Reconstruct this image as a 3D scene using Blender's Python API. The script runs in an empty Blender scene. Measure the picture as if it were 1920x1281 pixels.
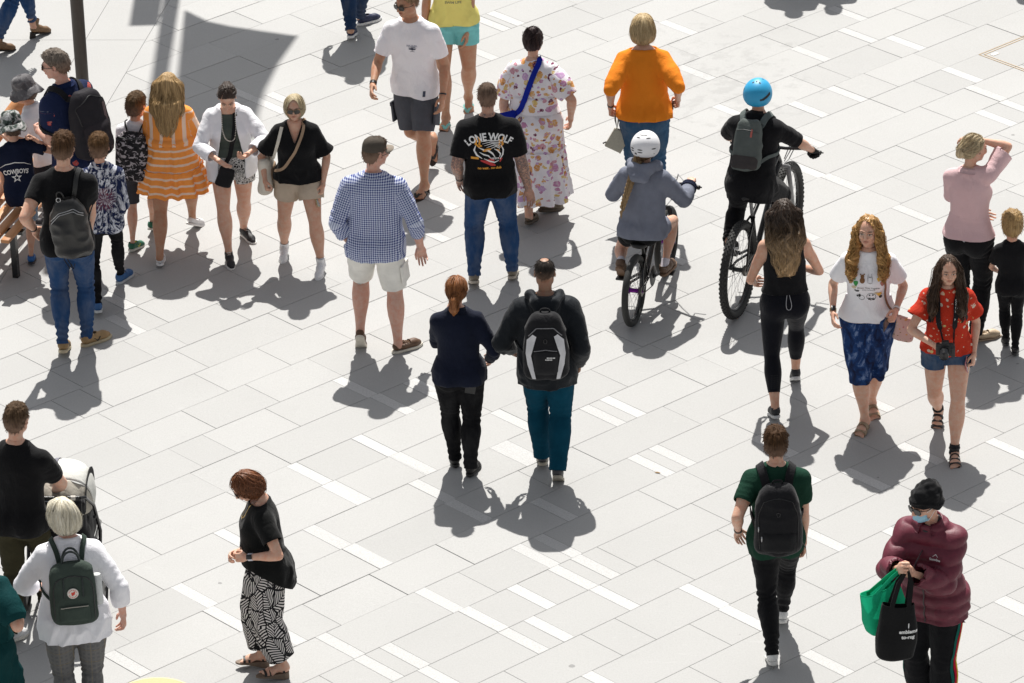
import bpy, bmesh, math, random, os, time
import numpy as np
from mathutils import Vector, Matrix
from mathutils.bvhtree import BVHTree
T0 = time.time()
SC = bpy.context.scene
COL = SC.collection
RNG = np.random.default_rng(7)
random.seed(7)
rad = math.radians
V3 = lambda *a: np.array(a, float)
# ------------------------------------------------------------------ camera, sky, sun, exposure
FPX, PITCH, ROLL, GANG, GW, GO = 9221.98, 0.454881, -0.0324587, 0.7195075, 0.0252896, 1.3895482
CAMH = 16.1
_R = V3(1, 0, 0); _U = V3(0, math.sin(PITCH), math.cos(PITCH)); _F = V3(0, math.cos(PITCH), -math.sin(PITCH))
_cx = math.cos(ROLL) * _R + math.sin(ROLL) * _U
_cy = -math.sin(ROLL) * _R + math.cos(ROLL) * _U
cam_d = bpy.data.cameras.new('camera')
cam_d.sensor_width = 36; cam_d.lens = FPX / 1920 * 36; cam_d.clip_end = 500
cam_d.dof.use_dof = False
cam = bpy.data.objects.new('camera', cam_d); COL.objects.link(cam)
cam.matrix_world = Matrix([[_cx[i], _cy[i], -_F[i], (0, 0, CAMH)[i]] for i in range(3)] + [[0, 0, 0, 1]])
SC.camera = cam
SUN_EL, SUN_AZ = rad(57), rad(0.5)
wd = bpy.data.worlds.new('World'); SC.world = wd; wd.use_nodes = True
nt = wd.node_tree; bg = nt.nodes['Background']
sky = nt.nodes.new('ShaderNodeTexSky'); sky.sky_type = 'NISHITA'; sky.sun_disc = False
sky.sun_elevation = SUN_EL; sky.sun_rotation = SUN_AZ; sky.dust_density = 2.0; sky.ozone_density = 1.0
hs = nt.nodes.new('ShaderNodeHueSaturation'); hs.inputs['Saturation'].default_value = .22
nt.links.new(sky.outputs[0], hs.inputs['Color']); nt.links.new(hs.outputs[0], bg.inputs[0]); bg.inputs[1].default_value = 0.08
sl = bpy.data.lights.new('sun', 'SUN'); sl.energy = 4.9; sl.angle = rad(0.55); sl.color = (1, 0.965, 0.91)
so = bpy.data.objects.new('sun', sl); COL.objects.link(so)
_sd = Vector((-math.sin(SUN_AZ) * math.cos(SUN_EL), -math.cos(SUN_AZ) * math.cos(SUN_EL), -math.sin(SUN_EL)))
so.rotation_euler = _sd.to_track_quat('-Z', 'Y').to_euler(); so.location = (0, 60, 40)
SC.view_settings.view_transform = 'Standard'; SC.view_settings.look = 'None'
SC.view_settings.gamma = 1; SC.view_settings.use_curve_mapping = False
SC.view_settings.exposure = 0.42
SC.cycles.max_bounces = 6; SC.cycles.diffuse_bounces = 3; SC.cycles.glossy_bounces = 2
SC.cycles.transparent_max_bounces = 6; SC.cycles.use_denoising = True
def ray(px, py):
 return (px - 960) * _cx - (py - 640.5) * _cy + FPX * _F
def gnd(px, py, z=0.0):                       # point of the plaza (or of the level z) seen at a place in the photograph
 d = ray(px, py); t = (z - CAMH) / d[2]
 return V3(d[0] * t, d[1] * t, z)
def aty(px, py, Y):                           # point at the distance Y seen there
 d = ray(px, py); t = Y / d[1]
 return V3(d[0] * t, Y, CAMH + d[2] * t)
def pix(p):
 q = V3(p[0], p[1], p[2] - CAMH); w = q @ _F
 return (960 + FPX * (q @ _cx) / w, 640.5 - FPX * (q @ _cy) / w)
# ------------------------------------------------------------------ noise
_perm = RNG.permutation(4096)
_val = RNG.random(4096).astype(np.float32) * 2 - 1
def vnoise(x, y, z):
 x = np.asarray(x, float); y = np.asarray(y, float) + 0 * x; z = np.asarray(z, float) + 0 * x
 xi, yi, zi = np.floor(x).astype(int), np.floor(y).astype(int), np.floor(z).astype(int)
 fx, fy, fz = x - xi, y - yi, z - zi
 fx = fx * fx * (3 - 2 * fx); fy = fy * fy * (3 - 2 * fy); fz = fz * fz * (3 - 2 * fz)
 def h(a, b, c): return _val[_perm[(_perm[(_perm[a & 4095] + b) & 4095] + c) & 4095]]
 r = 0
 for dx in (0, 1):
  for dy in (0, 1):
   for dz in (0, 1):
    r = r + h(xi + dx, yi + dy, zi + dz) * (fx if dx else 1 - fx) * (fy if dy else 1 - fy) * (fz if dz else 1 - fz)
 return r
# ------------------------------------------------------------------ fields and primitives
class Prim: pass
def _nz(v): v = np.asarray(v, float); return v / (np.linalg.norm(v) + 1e-12)
def P_cone(a, b, ra, rb):
 p = Prim(); a = np.asarray(a, float); b = np.asarray(b, float); m = max(ra, rb)
 p.lo = np.minimum(a, b) - m; p.hi = np.maximum(a, b) + m
 ab = b - a; L2 = ab @ ab + 1e-12
 def d(x, y, z):
  x = x - a[0]; y = y - a[1]; z = z - a[2]
  t = np.clip((x * ab[0] + y * ab[1] + z * ab[2]) / L2, 0, 1)
  return np.sqrt((x - t * ab[0]) ** 2 + (y - t * ab[1]) ** 2 + (z - t * ab[2]) ** 2) - (ra + (rb - ra) * t)
 p.d = d; return p
def P_tube(pts, ts, ks, rs, flat=False):
 """poly-line pts with parameters ts; radius read from the table (ks, rs)"""
 p = Prim(); pts = [np.asarray(q, float) for q in pts]; m = max(rs)
 p.lo = np.min(pts, 0) - m; p.hi = np.max(pts, 0) + m
 ks = np.asarray(ks, float); rs = np.asarray(rs, float)
 def td(x, y, z):
  best = None
  for i in range(len(pts) - 1):
   a = pts[i]; ab = pts[i + 1] - a; L2 = ab @ ab + 1e-12
   X = x - a[0]; Y = y - a[1]; Z = z - a[2]
   ur = (X * ab[0] + Y * ab[1] + Z * ab[2]) / L2; u = np.clip(ur, 0, 1)
   t = ts[i] + (ts[i + 1] - ts[i]) * u
   q = np.sqrt((X - u * ab[0]) ** 2 + (Y - u * ab[1]) ** 2 + (Z - u * ab[2]) ** 2) - np.interp(t, ks, rs)
   if flat and i == len(pts) - 2: q = np.maximum(q, (ur - 1) * math.sqrt(L2))
   if best is None: best, bt = q, t
   else:
    c = q < best; bt = np.where(c, t, bt); best = np.where(c, q, best)
  return best, bt
 p.td = td; p.d = lambda x, y, z: td(x, y, z)[0]; return p
def P_ell(c, r, R=None):
 p = Prim(); c = np.asarray(c, float); r = np.asarray(r, float); m = r.max() if R is not None else r
 p.lo = c - m; p.hi = c + m
 def d(x, y, z):
  x = x - c[0]; y = y - c[1]; z = z - c[2]
  if R is not None:
   x, y, z = (R[0, 0] * x + R[1, 0] * y + R[2, 0] * z, R[0, 1] * x + R[1, 1] * y + R[2, 1] * z, R[0, 2] * x + R[1, 2] * y + R[2, 2] * z)
  k0 = np.sqrt((x / r[0]) ** 2 + (y / r[1]) ** 2 + (z / r[2]) ** 2)
  k1 = np.sqrt((x / r[0] ** 2) ** 2 + (y / r[1] ** 2) ** 2 + (z / r[2] ** 2) ** 2) + 1e-9
  return k0 * (k0 - 1) / k1
 p.d = d; return p
def P_box(c, b, rnd, R=None):
 p = Prim(); c = np.asarray(c, float); b = np.asarray(b, float) - rnd; m = np.linalg.norm(b) + rnd
 p.lo = c - m; p.hi = c + m
 def d(x, y, z):
  x = x - c[0]; y = y - c[1]; z = z - c[2]
  if R is not None:
   x, y, z = (R[0, 0] * x + R[1, 0] * y + R[2, 0] * z, R[0, 1] * x + R[1, 1] * y + R[2, 1] * z, R[0, 2] * x + R[1, 2] * y + R[2, 2] * z)
  x = np.abs(x) - b[0]; y = np.abs(y) - b[1]; z = np.abs(z) - b[2]
  return np.sqrt(np.maximum(x, 0) ** 2 + np.maximum(y, 0) ** 2 + np.maximum(z, 0) ** 2) + np.minimum(np.maximum(np.maximum(x, y), z), 0) - rnd
 p.d = d; return p
def P_loft(a, b, Xa, Xb, ts, w, df, db, n=2.2, wave=None):
 """stack of ovals from a to b; w half width, df / db half depth to the front / back"""
 p = Prim(); a = np.asarray(a, float); b = np.asarray(b, float); ax = b - a; L = np.linalg.norm(ax); ax = ax / L
 m = max(max(w), max(df), max(db)) * 1.05
 p.lo = np.minimum(a, b) - m; p.hi = np.maximum(a, b) + m
 tt = np.linspace(0, 1, 200)
 def sm(v):
  q = np.interp(tt, ts, v); k = np.hanning(19); k /= k.sum()
  return np.convolve(np.pad(q, 9, mode='edge'), k, mode='valid')
 W, DF, DB = sm(w), sm(df), sm(db)
 def loc(x, y, z):
  x = x - a[0]; y = y - a[1]; z = z - a[2]
  s = x * ax[0] + y * ax[1] + z * ax[2]; t = s / L
  tc = np.clip(t, 0, 1)
  X = Xa[None] * 0
  x = x - s * ax[0]; y = y - s * ax[1]; z = z - s * ax[2]
  ex = [Xa[i] * (1 - tc) + Xb[i] * tc for i in range(3)]
  nl = np.sqrt(ex[0] ** 2 + ex[1] ** 2 + ex[2] ** 2); ex = [e / nl for e in ex]
  ey = [ax[1] * ex[2] - ax[2] * ex[1], ax[2] * ex[0] - ax[0] * ex[2], ax[0] * ex[1] - ax[1] * ex[0]]
  return x * ex[0] + y * ex[1] + z * ex[2], x * ey[0] + y * ey[1] + z * ey[2], s, tc
 p.loc = loc
 def d(x, y, z):
  u, v, s, t = loc(x, y, z)
  i = t * 199.0
  wi = np.interp(i, np.arange(200), W)
  di = np.where(v > 0, np.interp(i, np.arange(200), DF), np.interp(i, np.arange(200), DB))
  q = ((np.abs(u) / wi) ** n + (np.abs(v) / di) ** n) ** (1 / n)
  r = np.minimum(wi, di)
  if wave is not None: q = q + wave(np.arctan2(u / wi, v / di), s, t) / r
  q = (q - 1) * r
  return np.maximum(q, np.maximum(s - L, -s))
 p.d = d; p.L = L; return p
class Fld:
 def __init__(s, lo, hi, h):
  s.lo = np.asarray(lo, float); s.h = h
  s.n = np.ceil((np.asarray(hi) - s.lo) / h).astype(int) + 1
  s.F = np.full(s.n, 1.0, np.float32)
 def _box(s, lo, hi, m):
  i0 = np.clip(np.floor((lo - m - s.lo) / s.h).astype(int), 0, s.n - 1)
  i1 = np.clip(np.ceil((hi + m - s.lo) / s.h).astype(int) + 1, 1, s.n)
  if (i1 <= i0).any(): return None
  g = [s.lo[k] + s.h * np.arange(i0[k], i1[k]) for k in range(3)]
  return (slice(i0[0], i1[0]), slice(i0[1], i1[1]), slice(i0[2], i1[2])), g[0][:, None, None], g[1][None, :, None], g[2][None, None, :]
 def add(s, p, k=0.02, sub=False):
  b = s._box(p.lo, p.hi, k + 3 * s.h)
  if b is None: return s
  sl_, x, y, z = b
  d = p.d(x, y, z); f = s.F[sl_]
  if sub:
   d = -d; h = np.maximum(k - np.abs(f - d), 0) / k
   s.F[sl_] = np.maximum(f, d) + h * h * k * .25
  else:
   h = np.maximum(k - np.abs(f - d), 0) / k
   s.F[sl_] = np.minimum(f, d) - h * h * k * .25
  return s
 def samp(s, P):
  q = (P - s.lo) / s.h
  i = np.clip(np.floor(q).astype(int), 0, s.n - 2); f = np.clip(q - i, 0, 1)
  r = 0
  for dx in (0, 1):
   for dy in (0, 1):
    for dz in (0, 1):
     r = r + s.F[i[:, 0] + dx, i[:, 1] + dy, i[:, 2] + dz] * (f[:, 0] if dx else 1 - f[:, 0]) * (f[:, 1] if dy else 1 - f[:, 1]) * (f[:, 2] if dz else 1 - f[:, 2])
  return r
 def grad(s, P):
  e = s.h
  G = np.stack([s.samp(P + e * np.eye(3)[k]) - s.samp(P - e * np.eye(3)[k]) for k in range(3)], 1)
  return G / (np.linalg.norm(G, axis=1, keepdims=True) + 1e-9)
 def mesh(s): return snet(s.F, s.lo, s.h)
_CO = np.array([(i, j, k) for i in (0, 1) for j in (0, 1) for k in (0, 1)])
_ED = [(0, 4), (1, 5), (2, 6), (3, 7), (0, 2), (1, 3), (4, 6), (5, 7), (0, 1), (2, 3), (4, 5), (6, 7)]
def snet(F, lo, h):
 S = F < 0; nx, ny, nz = F.shape
 c = np.zeros((nx - 1, ny - 1, nz - 1), np.int8)
 for i, j, k in _CO: c += S[i:nx - 1 + i, j:ny - 1 + j, k:nz - 1 + k]
 idx = np.argwhere((c > 0) & (c < 8))
 f = np.stack([F[idx[:, 0] + i, idx[:, 1] + j, idx[:, 2] + k] for i, j, k in _CO], 1).astype(float)
 pos = np.zeros((len(idx), 3)); cnt = np.zeros(len(idx))
 for a, b in _ED:
  m = (f[:, a] < 0) != (f[:, b] < 0)
  t = np.where(m, f[:, a] / (f[:, a] - f[:, b] + 1e-12), 0)
  pos += np.where(m[:, None], _CO[a] + t[:, None] * (_CO[b] - _CO[a]), 0); cnt += m
 V = lo + h * (idx + pos / cnt[:, None])
 vid = np.full(c.shape, -1, np.int64); vid[tuple(idx.T)] = np.arange(len(idx))
 Q = []
 for ax in range(3):
  o1, o2 = (ax + 1) % 3, (ax + 2) % 3
  a = [slice(None)] * 3; b = [slice(None)] * 3
  a[ax] = slice(0, -1); b[ax] = slice(1, None)
  for o in (o1, o2): a[o] = slice(1, -1); b[o] = slice(1, -1)
  A, B = S[tuple(a)], S[tuple(b)]
  e = np.argwhere(A != B)
  if not len(e): continue
  fl = A[tuple(e.T)]
  e = e.copy(); e[:, o1] += 1; e[:, o2] += 1
  q = []
  for d1, d2 in ((-1, -1), (0, -1), (0, 0), (-1, 0)):
   g = e.copy(); g[:, o1] += d1; g[:, o2] += d2; q.append(vid[tuple(g.T)])
  q = np.stack(q, 1); q[~fl] = q[~fl][:, ::-1]
  Q.append(q)
 Q = np.concatenate(Q) if Q else np.zeros((0, 4), int)
 T = np.concatenate([Q[:, [0, 1, 2]], Q[:, [0, 2, 3]]])
 return V, T
def clip(V, T, c, *attrs):
 """keep the part of a triangle mesh where c > 0"""
 ins = c > 0; n = ins[T].sum(1)
 full = T[n == 3]; out = [full]; newE = {}
 def cut(a, b):
  return a * len(V) + b
 V2, A2 = V, list(attrs); nv = len(V)
 mixed = T[(n == 1) | (n == 2)]
 if len(mixed):
  m = ins[mixed]; one = m.sum(1) == 1
  r = np.where(one, np.argmax(m, 1), np.argmax(~m, 1))
  ar = np.arange(len(mixed))
  p, q, s_ = mixed[ar, r], mixed[ar, (r + 1) % 3], mixed[ar, (r + 2) % 3]
  E = np.stack([np.concatenate([p, p]), np.concatenate([q, s_])], 1)
  key = np.sort(E, 1); u, inv = np.unique(key[:, 0] * nv + key[:, 1], return_inverse=True)
  a, b = u // nv, u % nv
  t = c[a] / (c[a] - c[b] + 1e-12); t = np.clip(t, 0, 1)[:, None]
  V2 = np.concatenate([V, V[a] * (1 - t) + V[b] * t])
  A2 = [np.concatenate([x, (x[a].T * (1 - t[:, 0]) + x[b].T * t[:, 0]).T.astype(x.dtype)]) for x in attrs]
  pq, ps = nv + inv[:len(p)], nv + inv[len(p):]
  out += [np.stack([p, pq, ps], 1)[one], np.stack([pq, q, s_], 1)[~one], np.stack([pq, s_, ps], 1)[~one]]
 T2 = np.concatenate(out)
 T2 = T2[(T2[:, 0] != T2[:, 1]) & (T2[:, 1] != T2[:, 2]) & (T2[:, 0] != T2[:, 2])]
 used = np.unique(T2); mp = np.full(len(V2), -1); mp[used] = np.arange(len(used))
 return (V2[used], mp[T2]) + tuple(x[used] for x in A2)
def normals(V, T):
 n = np.cross(V[T[:, 1]] - V[T[:, 0]], V[T[:, 2]] - V[T[:, 0]])
 N = np.zeros_like(V)
 for k in range(3): np.add.at(N, T[:, k], n)
 return N / (np.linalg.norm(N, axis=1, keepdims=True) + 1e-12)
def bedges(T):
 e = np.concatenate([T[:, [0, 1]], T[:, [1, 2]], T[:, [2, 0]]])
 k = np.sort(e, 1); _, i, ct = np.unique(k[:, 0] * (T.max() + 1) + k[:, 1], return_index=True, return_counts=True)
 return e[i[ct == 1]]
def rim(V, T, th, *attrs):
 """turn the open hems inward so that cloth shows an edge"""
 e = bedges(T)
 if not len(e): return (V, T) + attrs
 N = normals(V, T); b = np.unique(e); mp = np.full(len(V), -1); mp[b] = len(V) + np.arange(len(b))
 V2 = np.concatenate([V, V[b] - N[b] * th])
 T2 = np.concatenate([T, np.stack([e[:, 1], e[:, 0], mp[e[:, 0]]], 1), np.stack([e[:, 1], mp[e[:, 0]], mp[e[:, 1]]], 1)])
 return (V2, T2) + tuple(np.concatenate([x, x[b]]) for x in attrs)
def loops(T):
 e = bedges(T); nx = dict(map(tuple, e)); res = []
 while nx:
  s0, c = nx.popitem(); l = [s0]
  while c in nx: l.append(c); c = nx.pop(c)
  res.append(l)
 return sorted(res, key=len, reverse=True)
def zipper(V, la, lb, c, ax):
 """triangles between two rings round an axis"""
 ax = _nz(ax); e1 = _nz(np.cross(ax, [.3, .9, .1])); e2 = np.cross(ax, e1)
 def ordr(l):
  l = np.asarray(l); q = V[l] - c; a = np.arctan2(q @ e2, q @ e1); o = np.argsort(a); return l[o], a[o]
 A, aa = ordr(la); B, ab = ordr(lb)
 i = j = 0; out = []; nA, nB = len(A), len(B)
 while i < nA or j < nB:
  na = aa[(i + 1) % nA] + (2 * np.pi if i + 1 >= nA else 0); nb = ab[(j + 1) % nB] + (2 * np.pi if j + 1 >= nB else 0)
  if j >= nB or (i < nA and na <= nb): out.append((A[i % nA], A[(i + 1) % nA], B[j % nB])); i += 1
  else: out.append((A[i % nA], B[(j + 1) % nB], B[j % nB])); j += 1
 T = np.array(out)
 n = np.cross(V[T[:, 1]] - V[T[:, 0]], V[T[:, 2]] - V[T[:, 0]])
 if ((V[T].mean(1) - c) * n).sum() < 0: T = T[:, ::-1]
 return T
# ------------------------------------------------------------------ Blender objects
def mk_mesh(name, V, T, mats, uv=None, col=None, mi=None, smooth=True, fm=None):
 me = bpy.data.meshes.new(name)
 T = np.asarray(T)
 me.vertices.add(len(V)); me.vertices.foreach_set('co', np.asarray(V, np.float32).ravel())
 k = T.shape[1]
 me.loops.add(T.size); me.loops.foreach_set('vertex_index', T.astype(np.int32).ravel())
 me.polygons.add(len(T)); me.polygons.foreach_set('loop_start', np.arange(0, T.size, k, dtype=np.int32))
 try: me.polygons.foreach_set('loop_total', np.full(len(T), k, np.int32))
 except Exception: pass
 if uv is not None:
  l = me.uv_layers.new(name='UVMap'); l.data.foreach_set('uv', np.asarray(uv, np.float32)[T.ravel()].ravel())
 for nm, a in (('fm', fm), ('col', col)):
  if a is not None:
   c = me.color_attributes.new(nm, 'FLOAT_COLOR', 'POINT'); c.data.foreach_set('color', np.asarray(a, np.float32).ravel())
 for m in (mats if isinstance(mats, (list, tuple)) else [mats]): me.materials.append(m)
 if mi is not None: me.polygons.foreach_set('material_index', np.asarray(mi, np.int32))
 me.polygons.foreach_set('use_smooth', np.full(len(T), smooth, bool))
 me.update(calc_edges=True)
 return me
def link(name, me, parent=None, label=None, cat=None, group=None, kind=None, loc=None):
 o = bpy.data.objects.new(name, me); COL.objects.link(o)
 if parent is not None: o.parent = parent
 if label: o['label'] = label
 if cat: o['category'] = cat
 if group: o['group'] = group
 if kind: o['kind'] = kind
 if loc is not None: o.location = loc
 return o
class MB:
 """collects simple solids into one mesh"""
 def __init__(s): s.v = []; s.f = []; s.m = []
 def _add(s, v, f, m=0):
  n = len(s.v); s.v += [tuple(map(float, q)) for q in v]; s.f += [tuple(n + i for i in q) for q in f]; s.m += [m] * len(f); return s
 def box(s, c, b, R=None, m=0, bev=0.0):
  c = np.asarray(c, float); b = np.asarray(b, float); R = np.eye(3) if R is None else R
  if bev <= 0:
   v = [c + R @ (b * V3(i, j, k)) for i in (-1, 1) for j in (-1, 1) for k in (-1, 1)]
   return s._add(v, [(0, 1, 3, 2), (4, 6, 7, 5), (0, 4, 5, 1), (2, 3, 7, 6), (0, 2, 6, 4), (1, 5, 7, 3)], m)
  v = []; e = bev
  for z, ins in ((-b[2], e), (-b[2] + e, 0), (b[2] - e, 0), (b[2], e)):
   x, y = b[0] - ins, b[1] - ins; k = e * .5
   v += [c + R @ V3(*q, z) for q in ((-x + k, -y), (x - k, -y), (x, -y + k), (x, y - k), (x - k, y), (-x + k, y), (-x, y - k), (-x, -y + k))]
  f = [tuple(range(7, -1, -1)), tuple(range(24, 32))]
  for r in range(3):
   for i in range(8): f.append((r * 8 + i, r * 8 + (i + 1) % 8, r * 8 + 8 + (i + 1) % 8, r * 8 + 8 + i))
  return s._add(v, f, m)
 def tube(s, pts, r, n=8, m=0, cap=True, closed=False, flat=None):
  pts = [np.asarray(p, float) for p in pts]; N = len(pts)
  rs = r if hasattr(r, '__len__') else [r] * N
  v = []; up = None
  for i, p in enumerate(pts):
   if closed: d = _nz(pts[(i + 1) % N] - pts[i - 1])
   else: d = _nz(pts[min(i + 1, N - 1)] - pts[max(i - 1, 0)])
   if up is None: up = _nz(np.cross(d, V3(.31, .52, .79)))
   up = _nz(up - d * (up @ d)); sd = np.cross(d, up)
   for k in range(n):
    a = 2 * math.pi * k / n; v.append(p + rs[i] * (math.cos(a) * up + math.sin(a) * sd))
  f = []
  for i in range(N if closed else N - 1):
   j = (i + 1) % N
   for k in range(n): f.append((i * n + k, i * n + (k + 1) % n, j * n + (k + 1) % n, j * n + k))
  if cap and not closed: f += [tuple(range(n - 1, -1, -1)), tuple((N - 1) * n + k for k in range(n))]
  return s._add(v, f, m)
 def lathe(s, prof, c=(0, 0, 0), R=None, n=24, m=0):
  """profile of (radius, height) turned round z"""
  R = np.eye(3) if R is None else R; c = np.asarray(c, float); v = []; f = []
  for r, z in prof:
   for k in range(n):
    a = 2 * math.pi * k / n; v.append(c + R @ V3(r * math.cos(a), r * math.sin(a), z))
  for i in range(len(prof) - 1):
   for k in range(n): f.append((i * n + k, i * n + (k + 1) % n, i * n + n + (k + 1) % n, i * n + n + k))
  return s._add(v, f, m)
 def prism(s, poly, z0, z1, M=None, m=0, bev=0.0):
  """polygon (x, y) raised from z0 to z1; M maps (x, y, z) to the place"""
  n = len(poly); M = M or (lambda q: q); v = []
  c = np.mean(poly, 0)
  rings = [(z0, 0), (z1, 0)] if not bev else [(z0, bev), (z0 + bev, 0), (z1 - bev, 0), (z1, bev)]
  for z, ins in rings:
   for q in poly:
    d = np.asarray(q) - c; q2 = c + d * (1 - ins / (np.linalg.norm(d) + 1e-9)); v.append(M(V3(q2[0], q2[1], z)))
  k = len(rings); f = [tuple(range(n - 1, -1, -1)), tuple((k - 1) * n + i for i in range(n))]
  for r in range(k - 1):
   for i in range(n): f.append((r * n + i, r * n + (i + 1) % n, r * n + n + (i + 1) % n, r * n + n + i))
  return s._add(v, f, m)
 def raw(s, V, T, m=0): return s._add(V, T, m)
 def ribbon(s, pts, nrm, w, th=.003, m=0):
  pts = np.asarray(pts, float); nrm = np.asarray(nrm, float); N = len(pts); v = []
  for i in range(N):
   d = _nz(pts[min(i + 1, N - 1)] - pts[max(i - 1, 0)]); sd = _nz(np.cross(d, nrm[i])); n_ = np.cross(sd, d)
   ww = w[i] if hasattr(w, '__len__') else w
   for a, b in ((-1, 0), (1, 0), (1, 1), (-1, 1)): v.append(pts[i] + sd * a * ww / 2 + n_ * b * th)
  f = []
  for i in range(N - 1):
   for k in range(4): f.append((i * 4 + k, i * 4 + (k + 1) % 4, i * 4 + 4 + (k + 1) % 4, i * 4 + 4 + k))
  f += [(3, 2, 1, 0), (N * 4 - 4, N * 4 - 3, N * 4 - 2, N * 4 - 1)]
  return s._add(v, f, m)
 def build(s, name, mats, parent=None, smooth=True, ang=40, fix=True, **kw):
  me = bpy.data.meshes.new(name); me.from_pydata(s.v, [], s.f)
  for m in (mats if isinstance(mats, (list, tuple)) else [mats]): me.materials.append(m)
  me.polygons.foreach_set('material_index', s.m)
  if fix:
   b = bmesh.new(); b.from_mesh(me); bmesh.ops.recalc_face_normals(b, faces=b.faces)
   if smooth:
    for e in b.edges:
     if len(e.link_faces) == 2 and e.calc_face_angle(0) > rad(ang): e.smooth = False
   b.to_mesh(me); b.free()
  me.polygons.foreach_set('use_smooth', [smooth] * len(me.polygons))
  me.update()
  return link(name, me, parent, **kw)
# ------------------------------------------------------------------ materials
class NT:
 def __init__(s, name):
  s.m = bpy.data.materials.new(name); s.m.use_nodes = True; s.t = s.m.node_tree; s.N = s.t.nodes
  s.b = s.N['Principled BSDF']
 def n(s, typ, out=0, _p=None, **kw):
  x = s.N.new('ShaderNode' + typ)
  for k, v in (_p or {}).items(): setattr(x, k, v)
  for k, v in kw.items():
   k2 = int(k[1:]) if k[0] == 'i' and k[1:].isdigit() else k.replace('_', ' ')
   s.set(x.inputs[k2], v)
  return x.outputs[out]
 def set(s, inp, v):
  if isinstance(v, bpy.types.NodeSocket): s.t.links.new(v, inp)
  elif isinstance(v, (tuple, list)) and len(v) == 3 and inp.type == 'RGBA': inp.default_value = (*v, 1)
  else: inp.default_value = v
 def P(s, k, v): s.set(s.b.inputs[k], v); return s
 def uv(s): return s.n('TexCoord', out=2)
 def obj(s): return s.n('TexCoord', out=3)
 def mp(s, vec, scale=(1, 1, 1), loc=(0, 0, 0), rot=(0, 0, 0)): return s.n('Mapping', Vector=vec, Scale=scale, Location=loc, Rotation=rot)
 def noise(s, vec, scale=5, detail=2, rough=.5, dist=0, out=0): return s.n('TexNoise', out=out, Vector=vec, Scale=scale, Detail=detail, Roughness=rough, Distortion=dist)
 def vor(s, vec, scale=5, feat='F1', out=0, rnd=1.0): return s.n('TexVoronoi', out=out, _p={'feature': feat}, Vector=vec, Scale=scale, Randomness=rnd)
 def wave(s, vec, scale=5, dist=0, det=2, dirn='X', prof='SIN', dscale=1.0): return s.n('TexWave', out=1, _p={'bands_direction': dirn, 'wave_profile': prof}, Vector=vec, Scale=scale, Distortion=dist, Detail=det, Detail_Scale=dscale)
 def math(s, op, a, b=0.0, c=None):
  kw = {'i0': a, 'i1': b}
  if c is not None: kw['i2'] = c
  return s.n('Math', _p={'operation': op}, **kw)
 def ramp(s, f, stops, interp='LINEAR'):
  x = s.N.new('ShaderNodeValToRGB'); s.t.links.new(f, x.inputs[0]); r = x.color_ramp; r.interpolation = interp
  while len(r.elements) > 1: r.elements.remove(r.elements[-1])
  for i, (p, c) in enumerate(stops):
   e = r.elements[0] if i == 0 else r.elements.new(p)
   e.position = p; e.color = (*c, 1) if len(c) == 3 else c
  return x.outputs[0]
 def mix(s, f, a, b, mode='MIX'):
  x = s.N.new('ShaderNodeMix'); x.data_type = 'RGBA'; x.blend_type = mode
  s.set(x.inputs[0], f); s.set(x.inputs[6], a); s.set(x.inputs[7], b); return x.outputs[2]
 def sep(s, v, k): return s.n('SeparateXYZ', out=k, Vector=v)
 def gt(s, a, b): return s.math('GREATER_THAN', a, b)
 def step(s, v, lo, hi): return s.n('MapRange', Value=v, From_Min=lo, From_Max=hi)
 def bump(s, h, st=.3, dist=.01): s.P('Normal', s.n('Bump', Strength=st, Distance=dist, Height=h)); return s
_MC = {}
def cached(f):
 def g(*a, **k):
  key = (f.__name__, a, tuple(sorted(k.items())))
  if key not in _MC: _MC[key] = f(*a, **k)
  return _MC[key]
 return g
def _weave(t, fine=900, st=.3, crease=.5):
 o = t.obj()
 a = t.noise(t.mp(o, (1, 1, .55)), 24, 4, .62, .8); a = t.math('ADD', a, t.math('MULTIPLY', t.math('ABSOLUTE', t.math('SUBTRACT', t.noise(t.mp(o, (1.2, 1.2, .7), (3, 1, 2)), 13, 3, .6, 1.2), .5)), -1.6))
 w = t.noise(o, fine, 1)
 t.bump(t.math('ADD', t.math('MULTIPLY', a, crease), t.math('MULTIPLY', w, .05)), st, .03)
 return a
@cached
def plain(name, c, rough=.85, sheen=.0, wear=.12, crease=.5, sss=0.0, spec=.06):
 t = NT(name); a = _weave(t, crease=crease)
 k = t.noise(t.obj(), 9, 4, .6)
 cc = t.mix(t.step(k, .3, .75), tuple(x * (1 - wear) for x in c), tuple(min(1, x * (1 + wear)) for x in c))
 t.P('Base Color', cc).P('Roughness', rough).P('Specular IOR Level', spec)
 if max(c) < .03: sheen = .1
 if sheen: t.P('Sheen Weight', sheen)
 return t.m
@cached
def thin(name, c, tr=.35, wear=.05):
 """light cloth that lets some sun through"""
 t = NT(name); _weave(t, crease=.6)
 k = t.noise(t.obj(), 9, 4, .6)
 cc = t.mix(t.step(k, .3, .75), tuple(x * (1 - wear) for x in c), c)
 t.P('Base Color', cc).P('Roughness', .9).P('Specular IOR Level', .2)
 translucent(t, cc, tr); return t.m
def translucent(t, cc, tr):
 tl = t.N.new('ShaderNodeBsdfTranslucent'); t.set(tl.inputs[0], cc)
 mx = t.N.new('ShaderNodeMixShader'); mx.inputs[0].default_value = tr
 t.t.links.new(t.b.outputs[0], mx.inputs[1]); t.t.links.new(tl.outputs[0], mx.inputs[2])
 t.t.links.new(mx.outputs[0], t.N['Material Output'].inputs[0])
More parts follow.
